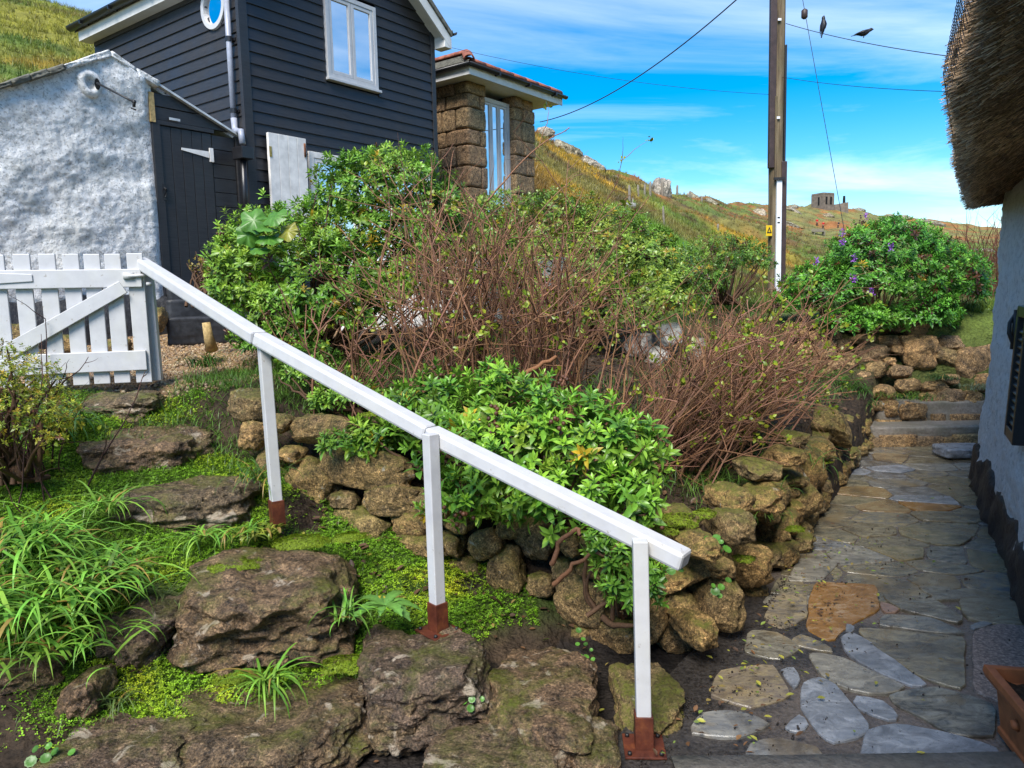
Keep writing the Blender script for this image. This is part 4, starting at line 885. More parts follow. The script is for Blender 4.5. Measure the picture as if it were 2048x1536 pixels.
q2 = at(271, 205, bp[1] - .35); G().tube([q1, q2], .018, 6).tube([at(268, 200, bp[1] - .35), at(268, 214, bp[1] - .35)], .014, 6).tube([at(262, 216, bp[1] - .35), at(272, 220, bp[1] - .35)], .007, 5).out('hook', MT['black_metal'], ib, True)
# crack-like bare stems in front of the wall are built with the plants
# ================================================================ DOOR LEAN-TO
dl = thing('timber_lean_to', (*SP(.7, 1.7)[:2], 1.7), 'black boarded lean-to with plank door between white shed and black house', 'lean-to')
kD0, kD1, kE = .20, .82, 1.20; zD0, zD1 = 1.74, 3.47
nb = 5
door = None
for i in range(nb):
    a = kD0 + .03 + (kD1 - kD0 - .03) * i / nb + .002; b_ = kD0 + .03 + (kD1 - kD0 - .03) * (i + 1) / nb - .002
    q = G().hexa(rect(SP, a, b_, zD0, zD1, -.02, .012)).out('door' if door is None else 'plank', BT, door or dl, False, .004)
    door = door or q
G().hexa(rect(SP, kD0 - .06, kD0 + .026, zD0 - .05, zD1 + .04, -.06, .03)).out('jamb', BT, dl, False, .004)
G().hexa(rect(SP, kD0 - .06, kD1 + .03, zD1 + .006, zD1 + .05, -.06, .031)).out('lintel', BT, dl, False, .004)
nb = 11
for i in range(nb):
    z0 = zD0 + (zD1 + .0 - zD0) * i / nb; z1 = zD0 + (zD1 - zD0) * (i + 1) / nb - .006
    G().hexa(rect(SP, kD1 + .008, kE - .09, z0, z1, -.03, .006)).out('side_board', BT, dl, False, .004)
G().hexa(rect(SP, kE - .085, kE, zD0 - .3, zD1 + .02, -.05, .03)).out('corner_post', BT, dl, False, .004)
fz = lambda k: 3.90 + (3.47 - 3.90) * (k - .17) / (1.19 - .17)
def infill(z0, z1):
    ka = .15; kb2 = .17 + (z1 - 3.90) / (3.47 - 3.90) * 1.02
    if kb2 < .25: return
    kb1 = min(1.2, .17 + (z0 - 3.90) / (3.47 - 3.90) * 1.02)
    G().hexa([SP(ka, z0, -.03), SP(kb1, z0, -.03), SP(kb1, z0, .012), SP(ka, z0, .012), SP(ka, z1 - .005, -.03), SP(kb2, z1 - .005, -.03), SP(kb2, z1 - .005, .012), SP(ka, z1 - .005, .012)]).out('gable_board', BT, dl, False, .003)
infill(3.525, 3.66); infill(3.665, 3.80)
f0, f1 = SP(.14, 3.915, .03), SP(1.22, 3.465, .03)
G().bar(f0, f1, .07, .022).out('flashing', MT['lead_flashing'], dl)
G().hexa([SP(.12, 3.88, -.02), SP(1.22, 3.43, -.02), SP(1.22, 3.43, -1.5), SP(.12, 3.88, -1.5), SP(.12, 3.90, -.02), SP(1.22, 3.45, -.02), SP(1.22, 3.45, -1.5), SP(.12, 3.90, -1.5)]).out('roof', MT['lead_flashing'], dl)
G().hexa(rect(SP, .16, 1.2, 1.0, zD0 - .0, -.8, -.035)).out('wall', BT, dl)
hp, hq = onplane(361, 298, [*SS, 0], d1), onplane(416, 310, [*SS, 0], d1); o = A3(nf) * .018
zc = hq[2] - .0
hi = G().hexa([hp + o + (0, 0, -.012), hq + o + (0, 0, -.035), hq + o + (0, 0, .035), hp + o + (0, 0, .012)] + [p + A3(nf) * .006 for p in (hp + o + (0, 0, -.012), hq + o + (0, 0, -.035), hq + o + (0, 0, .035), hp + o + (0, 0, .012))]).out('hinge', MT['dirty_white'], door)
G().box(hq + A3(d1) * .03 + o, (.045, .02, .15), [A3(d1), A3(nf), (0, 0, 1)]).out('hinge_plate', MT['dirty_white'], door)
lp = onplane(327, 385, [*SS, 0], d1); G().box(lp + o, (.05, .03, .17), [A3(d1), A3(nf), (0, 0, 1)]).tube([lp + o + (0, 0, .05), lp + o + A3(nf) * .04 + (0, 0, .03), lp + o + A3(nf) * .02 + (0, 0, -.05)], .01, 6).out('latch', MT['black_metal'], door)
lbp = onplane(346, 240, [*SS, 0], d1); G().box(lbp + A3(nf) * .035, (.12, .006, .025), [A3(d1), A3(nf), (0, 0, 1)]).out('scuffed_strip', MT['lead_flashing'], dl)
wbp = onplane(301, 215, [*SS, 0], d1); G().box(wbp + A3(nf) * .02, (.05, .04, .30), [A3(d1), A3(nf), (0, 0, 1)]).out('weathered_stud', MT['pale_wood'], dl)
# black doorstep flight
ds = thing('black_doorsteps', (*SP(.6, 1.2, .6)[:2], 1.2), 'three black painted stone doorsteps below the plank door', 'steps')
for i, (y0, y1, Y) in enumerate(((577, 600, 7.75), (600, 635, 7.5), (635, 668, 7.25))):
    a, b_ = at(312, y1, Y), at(500, y1, Y); za = at(380, y0, Y)[2]; zb = at(380, y1, Y)[2]
    V, F = blockgeo(420 + i, 16, 30, .012, .008); c = np.array([(a[0] + b_[0]) / 2, Y + .5, (za + zb) / 2 - .05])
    obj('doorstep', V * np.array([b_[0] - a[0], 1.0, za - zb + .12]) @ np.array([A3((d1 + np.array([.6, -.1])) / np.linalg.norm(d1 + np.array([.6, -.1]))), A3(np.array([-.25, .97])), (0, 0, 1)]) + c, F, MT['dark_stone_step'], ds, True)

# ================================================================ GRANITE ANNEXE
TC = np.array([-.62, 12.63])
sb = thing('granite_annexe', (*(TC + d1 * .9 + d2 * .8), 1.6), 'brown granite block annexe with tall white window behind the black house', 'house')
def TP(k, z, o=0.): return np.array([*(TC + d1 * k + nf * o), z])
def UP(k, z, o=0.): return np.array([*(TC + d2 * k + nl * o), z])
ZT = 5.08
core = G()
core.hexa([TP(.04, 1.2, -.06), TP(.44, 1.2, -.06), TP(.44, 1.2, -1.9), TP(.04, 1.2, -1.9), TP(.04, ZT, -.06), TP(.44, ZT, -.06), TP(.44, ZT, -1.9), TP(.04, ZT, -1.9)])
core.hexa([TP(1.29, 1.2, -.06), TP(1.84, 1.2, -.06), TP(1.84, 1.2, -1.9), TP(1.29, 1.2, -1.9), TP(1.29, ZT, -.06), TP(1.84, ZT, -.06), TP(1.84, ZT, -1.9), TP(1.29, ZT, -1.9)])
core.hexa([TP(.44, 1.2, -1.2), TP(1.29, 1.2, -1.2), TP(1.29, 1.2, -1.9), TP(.44, 1.2, -1.9), TP(.44, ZT, -1.2), TP(1.29, ZT, -1.2), TP(1.29, ZT, -1.9), TP(.44, ZT, -1.9)])
core = core.out('wall', MT['soil'], sb); wall_core = core
axT = np.array([A3(d1), A3(-nf), (0, 0, 1)]); axU = np.array([A3(d2), A3(-nl), (0, 0, 1)])
def blk(P, ax, k0, k1, z0, z1, dep=.2, o=0., i=[0]):
    i[0] += 1; c = P((k0 + k1) / 2, (z0 + z1) / 2, -dep / 2 + o + random.uniform(-.01, .03))
    piece('stone', flatpool[i[0] % 10], MT['granite_block'], c, ((k1 - k0) * 1.03, dep, (z1 - z0) * 1.02), ax, wall_core)
z = 2.3; row = 0
while z < ZT - .05:
    h = min(random.uniform(.19, .36), ZT - z); 
    if ZT - z - h < .12: h = ZT - z
    q = .42 if row % 2 else .28
    # quoin wraps the corner: one block seen on both faces
    c = np.array([*(TC + d1 * .17 + d2 * (q if row % 2 == 0 else .22) * .5), z + h / 2]); 
    wq = (.34 if row % 2 == 0 else .50)
    piece('stone', flatpool[row % 10], MT['granite_block'], np.array([*(TC + d1 * wq / 2 + d2 * (.25 if row % 2 == 0 else .15)), z + h / 2]) - np.array([*(d1 * .01 + d2 * .01), 0]), (wq, (.50 if row % 2 == 0 else .30), h * 1.01), np.array([A3(d1), A3(d2), (0, 0, 1)]), wall_core)
    if row % 2 == 0: blk(TP, axT, .34, .48, z, z + h)
    k = .50 if row % 2 == 0 else .30
    while k < 1.3:
        w = random.uniform(.13, .34)
        if h > .34 and random.random() < .6: blk(UP, axU, k, k + w, z, z + h * .5); blk(UP, axU, k, k + w, z + h * .5, z + h)
        else: blk(UP, axU, k, k + w, z, z + h)
        k += w
    s_ = random.uniform(.3, .7) if row % 2 else random.uniform(.2, .45)
    blk(TP, axT, 1.27, 1.27 + s_ * .6, z, z + h, .3); blk(TP, axT, 1.27 + s_ * .6, 1.88, z, z + h, .3)
    z += h; row += 1
tw = window(TP, .46, 1.27, 2.0, ZT - .13, sb, 3, .07, sash=.04, o=-.14)
# eaves
OVs = .29
def EP(k1_, k2_, z): return np.array([*(TC + d1 * k1_ + d2 * k2_), z])
e0, eR, eL = -OVs, 2.35, 1.8
srf2 = G().hexa([EP(e0, e0, ZT), EP(eR, e0, ZT), EP(eR, eL, ZT), EP(e0, eL, ZT), EP(e0, e0, ZT + .02), EP(eR, e0, ZT + .02), EP(eR, eL, ZT + .02), EP(e0, eL, ZT + .02)]).out('soffit', MT['soffit_white'], sb)
G().hexa([EP(e0 - .02, e0 - .02, ZT - .025), EP(eR, e0 - .02, ZT - .025), EP(eR, e0, ZT - .025), EP(e0, e0, ZT - .025), EP(e0 - .02, e0 - .02, ZT + .13), EP(eR, e0 - .02, ZT + .13), EP(eR, e0, ZT + .13), EP(e0, e0, ZT + .13)]).out('fascia', MT['soffit_white'], sb)
G().hexa([EP(e0 - .02, e0 - .018, ZT - .025), EP(e0, e0, ZT - .025), EP(e0, eL, ZT - .025), EP(e0 - .02, eL, ZT - .025), EP(e0 - .02, e0 - .018, ZT + .13), EP(e0, e0, ZT + .13), EP(e0, eL, ZT + .13), EP(e0 - .02, eL, ZT + .13)]).out('fascia', MT['soffit_white'], sb)
gutter(EP(e0 - .10, e0 - .022, ZT + .13), EP(eR + .05, e0 - .022, ZT + .13), .05, -d2, sb)
gutter(EP(e0 - .022, e0 - .10, ZT + .13), EP(e0 - .022, eL, ZT + .13), .05, -d1, sb)
for k in (.35, 1.2, 2.0): G().box(EP(k, e0 - .07, ZT + .10), (.03, .12, .06), axT).out('gutter_bracket', MT['black_plastic'], sb)
rise = .42; apx = .52
top = G().hexa([EP(e0 - .03, e0 - .03, ZT + .14), EP(eR, e0 - .03, ZT + .14), EP(eR, eL, ZT + .14), EP(e0 - .03, eL, ZT + .14), EP(apx, e0 + .12, ZT + .14 + rise * .25), EP(eR, e0 + .12, ZT + .14 + .12), EP(eR, eL, ZT + .14 + .12), EP(apx, eL, ZT + .14 + rise)])
V = [EP(e0 - .05, e0 - .05, ZT + .145), EP(e0 - .05, eL, ZT + .145), EP(apx, eL, ZT + .16 + rise), EP(apx, apx - .1, ZT + .16 + rise)]
V2 = [v + np.array([0, 0, -.03]) for v in V]
roof2 = obj('roof', V + V2, [(0, 1, 2, 3), (7, 6, 5, 4), (0, 4, 5, 1), (1, 5, 6, 2), (2, 6, 7, 3), (3, 7, 4, 0)], MT['roof_slate'], sb)
for i in range(7):
    for j in range(6):
        t0, t1 = i / 7, (i + 1.15) / 7; a = lambda t, k: V[0] + (V[3] - V[0]) * t + A3(d2) * k
        k0 = j * .30 + (.15 if i % 2 else 0); h = .012
        q = [a(t0, k0), a(t0, k0 + .29), a(t1, k0 + .29), a(t1, k0)]; q = [p + np.array([0, 0, .008 + (.014 if n < 2 else 0)]) for n, p in enumerate(q)]
        G().hexa([q[0], q[1], q[2], q[3]] + [p + np.array([0, 0, h]) for p in q]).out('slate', MT['roof_slate'], roof2)
obj('roof_back', [EP(e0, e0, ZT + .14), EP(eR, e0, ZT + .14), EP(eR, eL, ZT + .30), EP(apx, eL, ZT + .15 + rise), EP(apx, apx - .1, ZT + .15 + rise)], [(0, 1, 4), (1, 2, 3, 4)], MT['roof_slate'], roof2)
def ridgetile(p0, p1, r=.085):
    a = np.linspace(-.15, math.pi + .15, 9); dv = (p1 - p0) / np.linalg.norm(p1 - p0); x = np.cross(dv, (0, 0, 1)); x /= np.linalg.norm(x); u = np.cross(x, dv)
    Vv = [p + x * rr * math.cos(t) + u * rr * math.sin(t) * .8 for p, e_ in ((p0 - dv * .015, 1.06), (p1, 1.0)) for rr in (r * e_, (r - .016) * e_) for t in a]
    F = [(i, 18 + i, 18 + i + 1, i + 1) for i in range(8)] + [(9 + i, 9 + i + 1, 27 + i + 1, 27 + i) for i in range(8)] + [(i, i + 1, 9 + i + 1, 9 + i) for i in range(8)] + [(18 + i, 27 + i, 27 + i + 1, 18 + i + 1) for i in range(8)] + [(0, 9, 27, 18), (8, 26, 35, 17)]
    obj('ridge_tile', Vv, F, MT['ridge_tile'], roof2, True)
pA, pB = V[0] + np.array([0, 0, .04]), V[3] + np.array([0, 0, .03])
for i in range(4): ridgetile(pA + (pB - pA) * (i / 4 + .02), pA + (pB - pA) * ((i + 1) / 4))
pC = V[2] + np.array([0, 0, .03])
for i in range(6): ridgetile(pB + (pC - pB) * (i / 6), pB + (pC - pB) * ((i + 1) / 6))
for i in range(7):
    a, b_ = EP(e0 + .05 + i * .37, e0 + .05, ZT + .185), EP(e0 + .05 + (i + 1) * .37, e0 + .05, ZT + .185); ridgetile(a, b_, .085)

# ================================================================ THATCHED COTTAGE
cot = thing('thatched_cottage', (*(Q0 + wl * 1.0), 0), 'whitewashed thatched cottage with black plinth at the right edge', 'cottage')
def CP(s, n, z): return np.array([*(Q0 + wl * s + wN * n), z])      # s along the wall (away), n out from it
SE = 2.92
def batter(z): return -.105 * np.clip(z, 0, 2.6) / 2.4
# plan outline: near run, rounded corner, return wall
ss = np.concatenate([np.linspace(-6, SE - .18, 170)]); plan = [(s, 0.) for s in ss] + [(SE - .18 + .18 * math.sin(t), -.18 + .18 * math.cos(t)) for t in np.linspace(.15, math.pi / 2, 10)] + [(SE, -.18 - q) for q in np.linspace(.05, 3.0, 40)]
nrm = [(0, 1)] * len(ss) + [(math.sin(t), math.cos(t)) for t in np.linspace(.15, math.pi / 2, 10)] + [(1, 0)] * 40
zs = np.linspace(.0, 2.75, 90); V = []; Q = []
for (s, n), (a, b_) in zip(plan, nrm):
    for z in zs: Q.append((s, n, z, a, b_))
Q = np.array(Q); P3 = Q[:, :3] * np.array([3, 3, 3.])
dsp = .03 * fbm(P3 * .6, 81, 4) + .018 * np.abs(fbm(P3 * 1.8, 82, 4)) + .005 * fbm(P3 * 8, 83, 3) + batter(Q[:, 2])
V = np.array([CP(q[0] + q[3] * d_, q[1] + q[4] * d_, q[2]) for q, d_ in zip(Q, dsp)])
nz0 = len(zs); I = np.arange(len(plan) - 1)[:, None] * nz0 + np.arange(nz0 - 1)[None]
obj('wall', V, np.stack([I, I + nz0, I + nz0 + 1, I + 1], -1).reshape(-1, 4), MT['limewash'], cot, True)
V = []; lev = 9
for i, ((s, n), (a, b_)) in enumerate(zip(plan, nrm)):
    tz = .30 + .075 * fbm(np.array([[s * 2.2, n * 2, 0]]), 91, 4)[0]
    for j in range(lev + 1):
        z = -.03 + (tz + .03) * j / lev; d_ = batter(z) + .022 + .014 * (1 - z / .35) + .03 * fbm(np.array([[s * 1.8, n * 1.8, z * 1.8]]), 81, 4)[0] + .02 * fbm(np.array([[s * 7, n * 7, z * 9]]), 92, 3)[0]
        if j == lev: d_ -= .05
        V.append(CP(s + a * d_, n + b_ * d_, z))
I = np.arange(len(plan) - 1)[:, None] * (lev + 1) + np.arange(lev)[None]
obj('plinth', V, np.stack([I, I + lev + 1, I + lev + 2, I + 1], -1).reshape(-1, 4), MT['black_render'], cot, True)
# thatch: eave section swept along the wall and rounded round the end
prof = np.array([(-.25, 2.40), (-.08, 2.34), (.10, 2.27), (.26, 2.225), (.38, 2.235), (.455, 2.30), (.475, 2.42), (.42, 2.56), (.25, 2.78), (-.1, 3.18), (-.6, 3.72), (-1.3, 4.42), (-2.2, 5.2)])
nsc = lambda n, s: n * np.interp(s, [-1.2, 2.2], [1.0, .44]) if n > 0 else n
pl = [(np.interp(t, [0, 1], [prof[i][0], prof[i + 1][0]]), np.interp(t, [0, 1], [prof[i][1], prof[i + 1][1]])) for i in range(len(prof) - 1) for t in np.linspace(0, 1, 7)[:-1]] + [tuple(prof[-1])]
pl = np.array(pl)
stat = [(s, 0.) for s in np.linspace(-6, SE - .42, 130)]
V = []; UVn = []
for s, _ in stat:
    for (n, z) in pl: V.append((s, nsc(n, s), z))
ea = np.linspace(0, math.pi / 2, 26)[1:]
Rr = .42
for t in ea:
    for (n, z) in pl:
        rr_ = nsc(n, 9) + Rr                                     # sweep round a pivot inside the corner
        V.append((SE - .42 + max(rr_ * .78, -.02 * 0 + rr_ * .78) * math.sin(t), -Rr + rr_ * math.cos(t), z + .06 * math.sin(t)))
for q in np.linspace(.1, 3.0, 25):
    for (n, z) in pl: V.append((SE - .42 + (nsc(n, 9) + Rr) * .78, -Rr - q, z + .06))
V = np.array(V)
P3 = V * 3.; dd = .035 * fbm(P3 * .5, 95, 3) + .02 * fbm(P3 * np.array([1, 1, 3]), 96, 4)
Vn = V.copy(); Vn[:, 1] += dd; Vn[:, 2] += .5 * dd
Wt = np.array([CP(*v) for v in Vn]); m = len(pl); ns = len(stat) + len(ea) + 25
I = np.arange(ns - 1)[:, None] * m + np.arange(m - 1)[None]
Ft = np.stack([I, I + m, I + m + 1, I + 1], -1).reshape(-1, 4)
th = obj('thatch', Wt, Ft, MT['thatch'], cot, True)
# reed ends all over the eave
me = th.data; fc = np.array([Wt[f].mean(0) for f in Ft]); fnrm = np.array([np.cross(Wt[f[2]] - Wt[f[0]], Wt[f[3]] - Wt[f[1]]) for f in Ft]); far_ = np.linalg.norm(fnrm, axis=1); fnrm /= far_[:, None] + 1e-9
ctr = CP(-1, -1, 3.5); sgn = np.sign(((fc - np.array([CP(0, -.3, 0)[0] * 0, 0, 0])) * 0).sum(1) + 1)
# orient outward: away from a line inside the thatch
inside = np.array([CP(s_, -.35, 2.75) for s_ in np.clip((fc[:, :2] - Q0) @ wl, -6, SE - .6)]); sg = np.sign(((fc - inside) * fnrm).sum(1)); fnrm *= sg[:, None]
sel = (fc[:, 2] < 2.85) & (((fc[:, :2] - Q0) @ wl) > -3)
idx = np.where(sel)[0]; pr_ = far_[idx] / far_[idx].sum(); pick = rng.choice(idx, 42000, p=pr_)
u, v = rng.random(len(pick)), rng.random(len(pick)); A_ = Wt[Ft[pick]]
Pp = (A_[:, 0] * ((1 - u) * (1 - v))[:, None] + A_[:, 1] * (u * (1 - v))[:, None] + A_[:, 2] * (u * v)[:, None] + A_[:, 3] * ((1 - u) * v)[:, None])
along3 = np.array([*wN, -.35]); D_ = fnrm[pick] * .25 + along3[None] * .95 + .13 * rng.normal(size=(len(pick), 3)); 
blade = np.array([(-.5, 0, -.3), (.5, 0, -.3), (.5, 0, 1), (-.5, 0, 1)]) ; 
Ls = rng.uniform(.014, .04, len(pick)); 
lay = fbm(np.c_[Pp[:, 2] * 9, Pp[:, 0] * .6, Pp[:, 1] * .6], 97, 3)
cc = np.array([.50, .33, .19])[None] * (0.35 + 1.25 * rng.random(len(pick)) ** 1.5 + .5 * lay)[:, None].clip(.15, 2.2)
Vb, Fb, Cb = scatter(blade, np.array([[0, 1, 2, 3]]), Pp, frames(D_), np.stack([rng.uniform(.0016, .0034, len(pick)), np.ones(len(pick)), Ls], -1), cc)
obj('reed_ends', Vb, Fb, MT['straw'], th, False, Cb, kind='stuff')
# wire netting over the eave edge
g = G()
def net(s, t): i = np.interp(t, np.arange(len(pl)), pl[:, 0]), np.interp(t, np.arange(len(pl)), pl[:, 1]); return CP(s, nsc(i[0], s) + .03, i[1] + .012)
for k in range(70):
    s0 = -2.5 + k * .06
    pts = [net(s0 + (.03 if j % 2 else 0) + random.uniform(-.006, .006), 30 + j * 1.5) for j in range(14)]
    g.tube(pts, .0016, 3, False)
g.out('wire_netting', MT['black_metal'], th, True, kind='stuff')
# black louvred shutter and second one nearer, hook, crack
for nm, s0, s1, z0, z1 in (('shutter', -.02, .33, .78, 1.50), ('shutter', -1.3, -.85, .70, 1.45)):
    nb_ = .075
    P = lambda k, z, o: CP(k, o + batter(z) + .035, z)
    fr = G().hexa(rect(P, s0, s0 + .05, z0, z1, .0, nb_)).hexa(rect(P, s1 - .05, s1, z0, z1, .0, nb_)).hexa(rect(P, s0 + .05, s1 - .05, z0, z0 + .06, .001, nb_ - .001)).hexa(rect(P, s0 + .05, s1 - .05, z1 - .06, z1, .001, nb_ - .001)).out('shutter', MT['black_plastic'], cot, False, .004)
    n = 14
    for i in range(n):
        za = z0 + .07 + (z1 - z0 - .14) * i / n; G().hexa([P(s0 + .05, za, .02), P(s1 - .05, za, .02), P(s1 - .05, za + .008, .02), P(s0 + .05, za + .008, .02), P(s0 + .05, za - .035, nb_ - .012), P(s1 - .05, za - .035, nb_ - .012), P(s1 - .05, za - .027, nb_ - .012), P(s0 + .05, za - .027, nb_ - .012)]).out('slat', MT['black_plastic'], fr)
P = lambda k, z, o: CP(k, o + batter(z) + .03, z)
G().tube([P(.85, 1.25, .02), P(.83, 1.32, .05), P(.85, 1.38, .05), P(.87, 1.44, .02)], .012, 6).tube([P(.85, 1.22, .02), P(.85, 1.46, .02)], .016, 6).out('iron_hook', MT['black_metal'], cot, True)
# ochre hose by the corner
hpts = [at(1988, 760, 6.72), at(1983, 800, 6.68), at(1975, 840, 6.62), at(1970, 872, 6.55), at(1974, 893, 6.5)]
hp2 = [hpts[0] + (hpts[-1] - hpts[0]) * 0]
g = G(); tt = np.linspace(0, 4, 25); g.tube(np.array([[np.interp(t, range(5), [p[i] for p in hpts]) for i in range(3)] for t in tt]), .028, 8)
g.out('pipe', MT['hose_yellow'], None, True, label='ochre drain pipe standing at the far corner of the cottage', cat='pipe')

# ================================================================ TERRACOTTA PLANTER
pc = np.array([1.835, 2.34]); pa = rad(-12); px_ = np.array([math.cos(pa), math.sin(pa)]); py_ = np.array([-math.sin(pa), math.cos(pa)])
plt = thing('planter', (*pc, .02), 'square terracotta planter cut off by the right edge of the picture', 'planter')
def PP(a, b_, z): return np.array([*(pc + px_ * a + py_ * b_), z])
def ringbox(profile):
    V = []; 
    for (h, z) in profile: V += [PP(-h, -h, z), PP(h, -h, z), PP(h, h, z), PP(-h, h, z)]
    return V, [(a * 4 + i, a * 4 + (i + 1) % 4, a * 4 + 4 + (i + 1) % 4, a * 4 + 4 + i) for a in range(len(profile) - 1) for i in range(4)]
obj('pot', *ringbox([(.13, .02), (.155, .02), (.157, .045), (.150, .05), (.165, .205), (.19, .21), (.198, .232), (.196, .255), (.168, .257), (.158, .21), (.15, .20)]), MT['terracotta'], plt, False, None, .004)
zz = np.linspace(-.155, .155, 24); X, Y = np.meshgrid(zz, zz); hh = .215 + .02 * fbm(np.stack([X.ravel() * 14, Y.ravel() * 14, 0 * X.ravel()], -1), 4, 4)
I = np.arange(23)[:, None] * 24 + np.arange(23)[None]
obj('soil', [PP(a, b_, c_) for a, b_, c_ in zip(X.ravel(), Y.ravel(), hh)], np.stack([I, I + 1, I + 25, I + 24], -1).reshape(-1, 4), MT['soil'], plt, True)
for k in (-.155,):
    for zq in (.13,): G().tube([PP(-.158, .0, .14), PP(-.178, 0, .14)], [.022, .014], 10).out('boss', MT['terracotta'], plt, True)
piece('pebble', pool[2], MT['granite_slab'], PP(.02, -.03, .24), (.12, .09, .06), np.eye(3), None); bpy.context.scene.objects[-1] if False else None
peb = [o for o in COL.objects if o.name.startswith('pebble')][0]; tag(peb, 'pale pebble lying on the soil in the terracotta planter', 'pebble')
G().tube([PP(-.08, .02, .22), PP(-.05, .06, .30), PP(.0, .08, .27), PP(.06, .10, .33)], [.006, .005, .004, .003], 6).out('dry_stem', MT['rusty_iron'], None, True, label='bent dry stem poking out of the terracotta planter', cat='stem')

# ================================================================ TELEGRAPH POLE
pb_ = at(1549, 570, 12.5); zb0 = float(zg(pb_[0], pb_[1])[0]); ptop = at(1557, -60, 12.42)
tp = thing('telegraph_pole', (pb_[0], pb_[1], zb0), 'weathered wooden telegraph pole with cable covers rising behind the bushes', 'utility pole')
b0 = np.array([pb_[0], pb_[1], zb0 - .2]); pv = (ptop - b0)
def along(z): return b0 + pv * ((z - b0[2]) / pv[2])
tt = np.linspace(0, 1.25, 30); G().tube([b0 + pv * t + np.array([.006 * math.sin(9 * t), 0, 0]) for t in tt], np.interp(tt, [0, 1.25], [.115, .108]), 18).out('shaft', MT['pole_wood'], tp, True)
zt_ = ptop[2] + 1
def strip(x0, y0, z0, z1, w, dp, mat, name):
    a, b_ = along(z0) + np.array([x0, y0, 0]), along(z1) + np.array([x0, y0, 0]); return G().bar(a, b_, w, dp, (0, -1, 0)).out(name, mat, tp, False, .008)
zsplit = at(1540, 362, 12.4)[2]
strip(-.10, -.075, zsplit + .2, zt_, .10, .09, MT['brown_conduit'], 'cable_cover')
strip(.01, -.128, zb0, zsplit, .085, .06, MT['white_plastic'], 'conduit')
strip(.10, -.075, zb0, zsplit + .3, .085, .08, MT['brown_conduit'], 'conduit')
strip(.122, -.03, zsplit + .2, zsplit + 2.1, .035, .04, MT['black_plastic'], 'cable')
strip(-.05, -.125, zsplit, zsplit + 1.3, .035, .03, MT['pole_wood'], 'batten')
G().bar(along(zsplit + .02) + np.array([-.09, -.17, 0]), along(zsplit + .02) + np.array([.09, -.17, 0]), .03, .04).out('strap', MT['black_metal'], tp)
for zq in (at(1545, 44, 12.4)[2], at(1545, 238, 12.4)[2]): G().box(along(zq) + np.array([-.02, -.135, 0]), (.05, .02, .035)).out('tag', MT['white_plastic'], tp)
for zq in (at(1545, 436, 12.4)[2], at(1545, 446, 12.4)[2]): G().box(along(zq) + np.array([.0, -.162, 0]), (.04, .006, .018)).out('label_mark', MT['black_metal'], tp)
# yellow warning plate with black triangle, half behind the white conduit
wpz = at(1530, 462, 12.4)
yp = G().box(along(wpz[2]) + np.array([-.135, -.11, 0]), (.11, .012, .17), ax2((1, .25))).out('warning_plate', MT['yellow_sign'], tp, False, .004)
q = along(wpz[2]) + np.array([-.135, -.118, .01]); x = np.array([.97, .24, 0]); o_ = np.array([.0, -.004, 0])
obj('hazard_mark', [q + x * -.045 + (0, 0, -.045) + o_, q + x * .045 + (0, 0, -.045) + o_, q + (0, 0, .055) + o_, q + x * -.022 + (0, 0, -.03) + o_, q + x * .022 + (0, 0, -.03) + o_, q + (0, 0, .022) + o_], [(0, 1, 4, 3), (1, 2, 5, 4), (2, 0, 3, 5)], MT['black_metal'], yp)
# wires
def wire(pts, r, label, name='overhead_wire', sag=0, n=24, mat='black_plastic'):
    a, b_ = pts; t = np.linspace(0, 1, n)[:, None]; P = a + (b_ - a) * t; P[:, 2] -= (sag * 4 * t * (1 - t))[:, 0]
    return G().tube(P, r, 5).out(name, MT[mat], None, True, label=label, cat='wire')
wA0, wA1 = at(1572, 47, 12.4), at(1935, 117, 8.2)
wire((wA0, wA1), .005, 'black service wire with two birds running from pole to thatched cottage', sag=.05)
wB0, wB1 = at(1562, 154, 12.4), at(1925, 184, 8.0); wire((wB0, wB1), .0035, 'faint lower wire from pole towards the thatch', sag=.04)
wire((at(1080, 244, 14.3), at(1500, -25, 9.0)), .008, 'thick black cable sweeping up from the granite annexe out of the picture', sag=.25)
wire((at(889, 92, 11.7), at(1560, 190, 12.45)), .003, 'thin wire from the black house eave towards the pole', sag=.12)
st = wire((at(1600, -30, 11.6), at(1692, 480, 11.0)), .0045, 'slanting stay wire right of the pole', 'stay_wire', 0)
ic = at(1609, 28, 11.55); ins = G().tube([ic + (0, 0, -.07), ic + (0, 0, -.05), ic + (0, 0, .05), ic + (0, 0, .07)], [.02, .045, .045, .02], 10).out('insulator', MT['brown_conduit'], None, True)
ins.parent = st; ins.location = (0, 0, 0)
wire((at(40, -10, 40), at(175, 32, 40)), .03, 'upper thin wire above the grassy hillside at top left')
wire((at(-10, -8, 40), at(175, 55, 40)), .03, 'lower thin wire above the grassy hillside at top left')
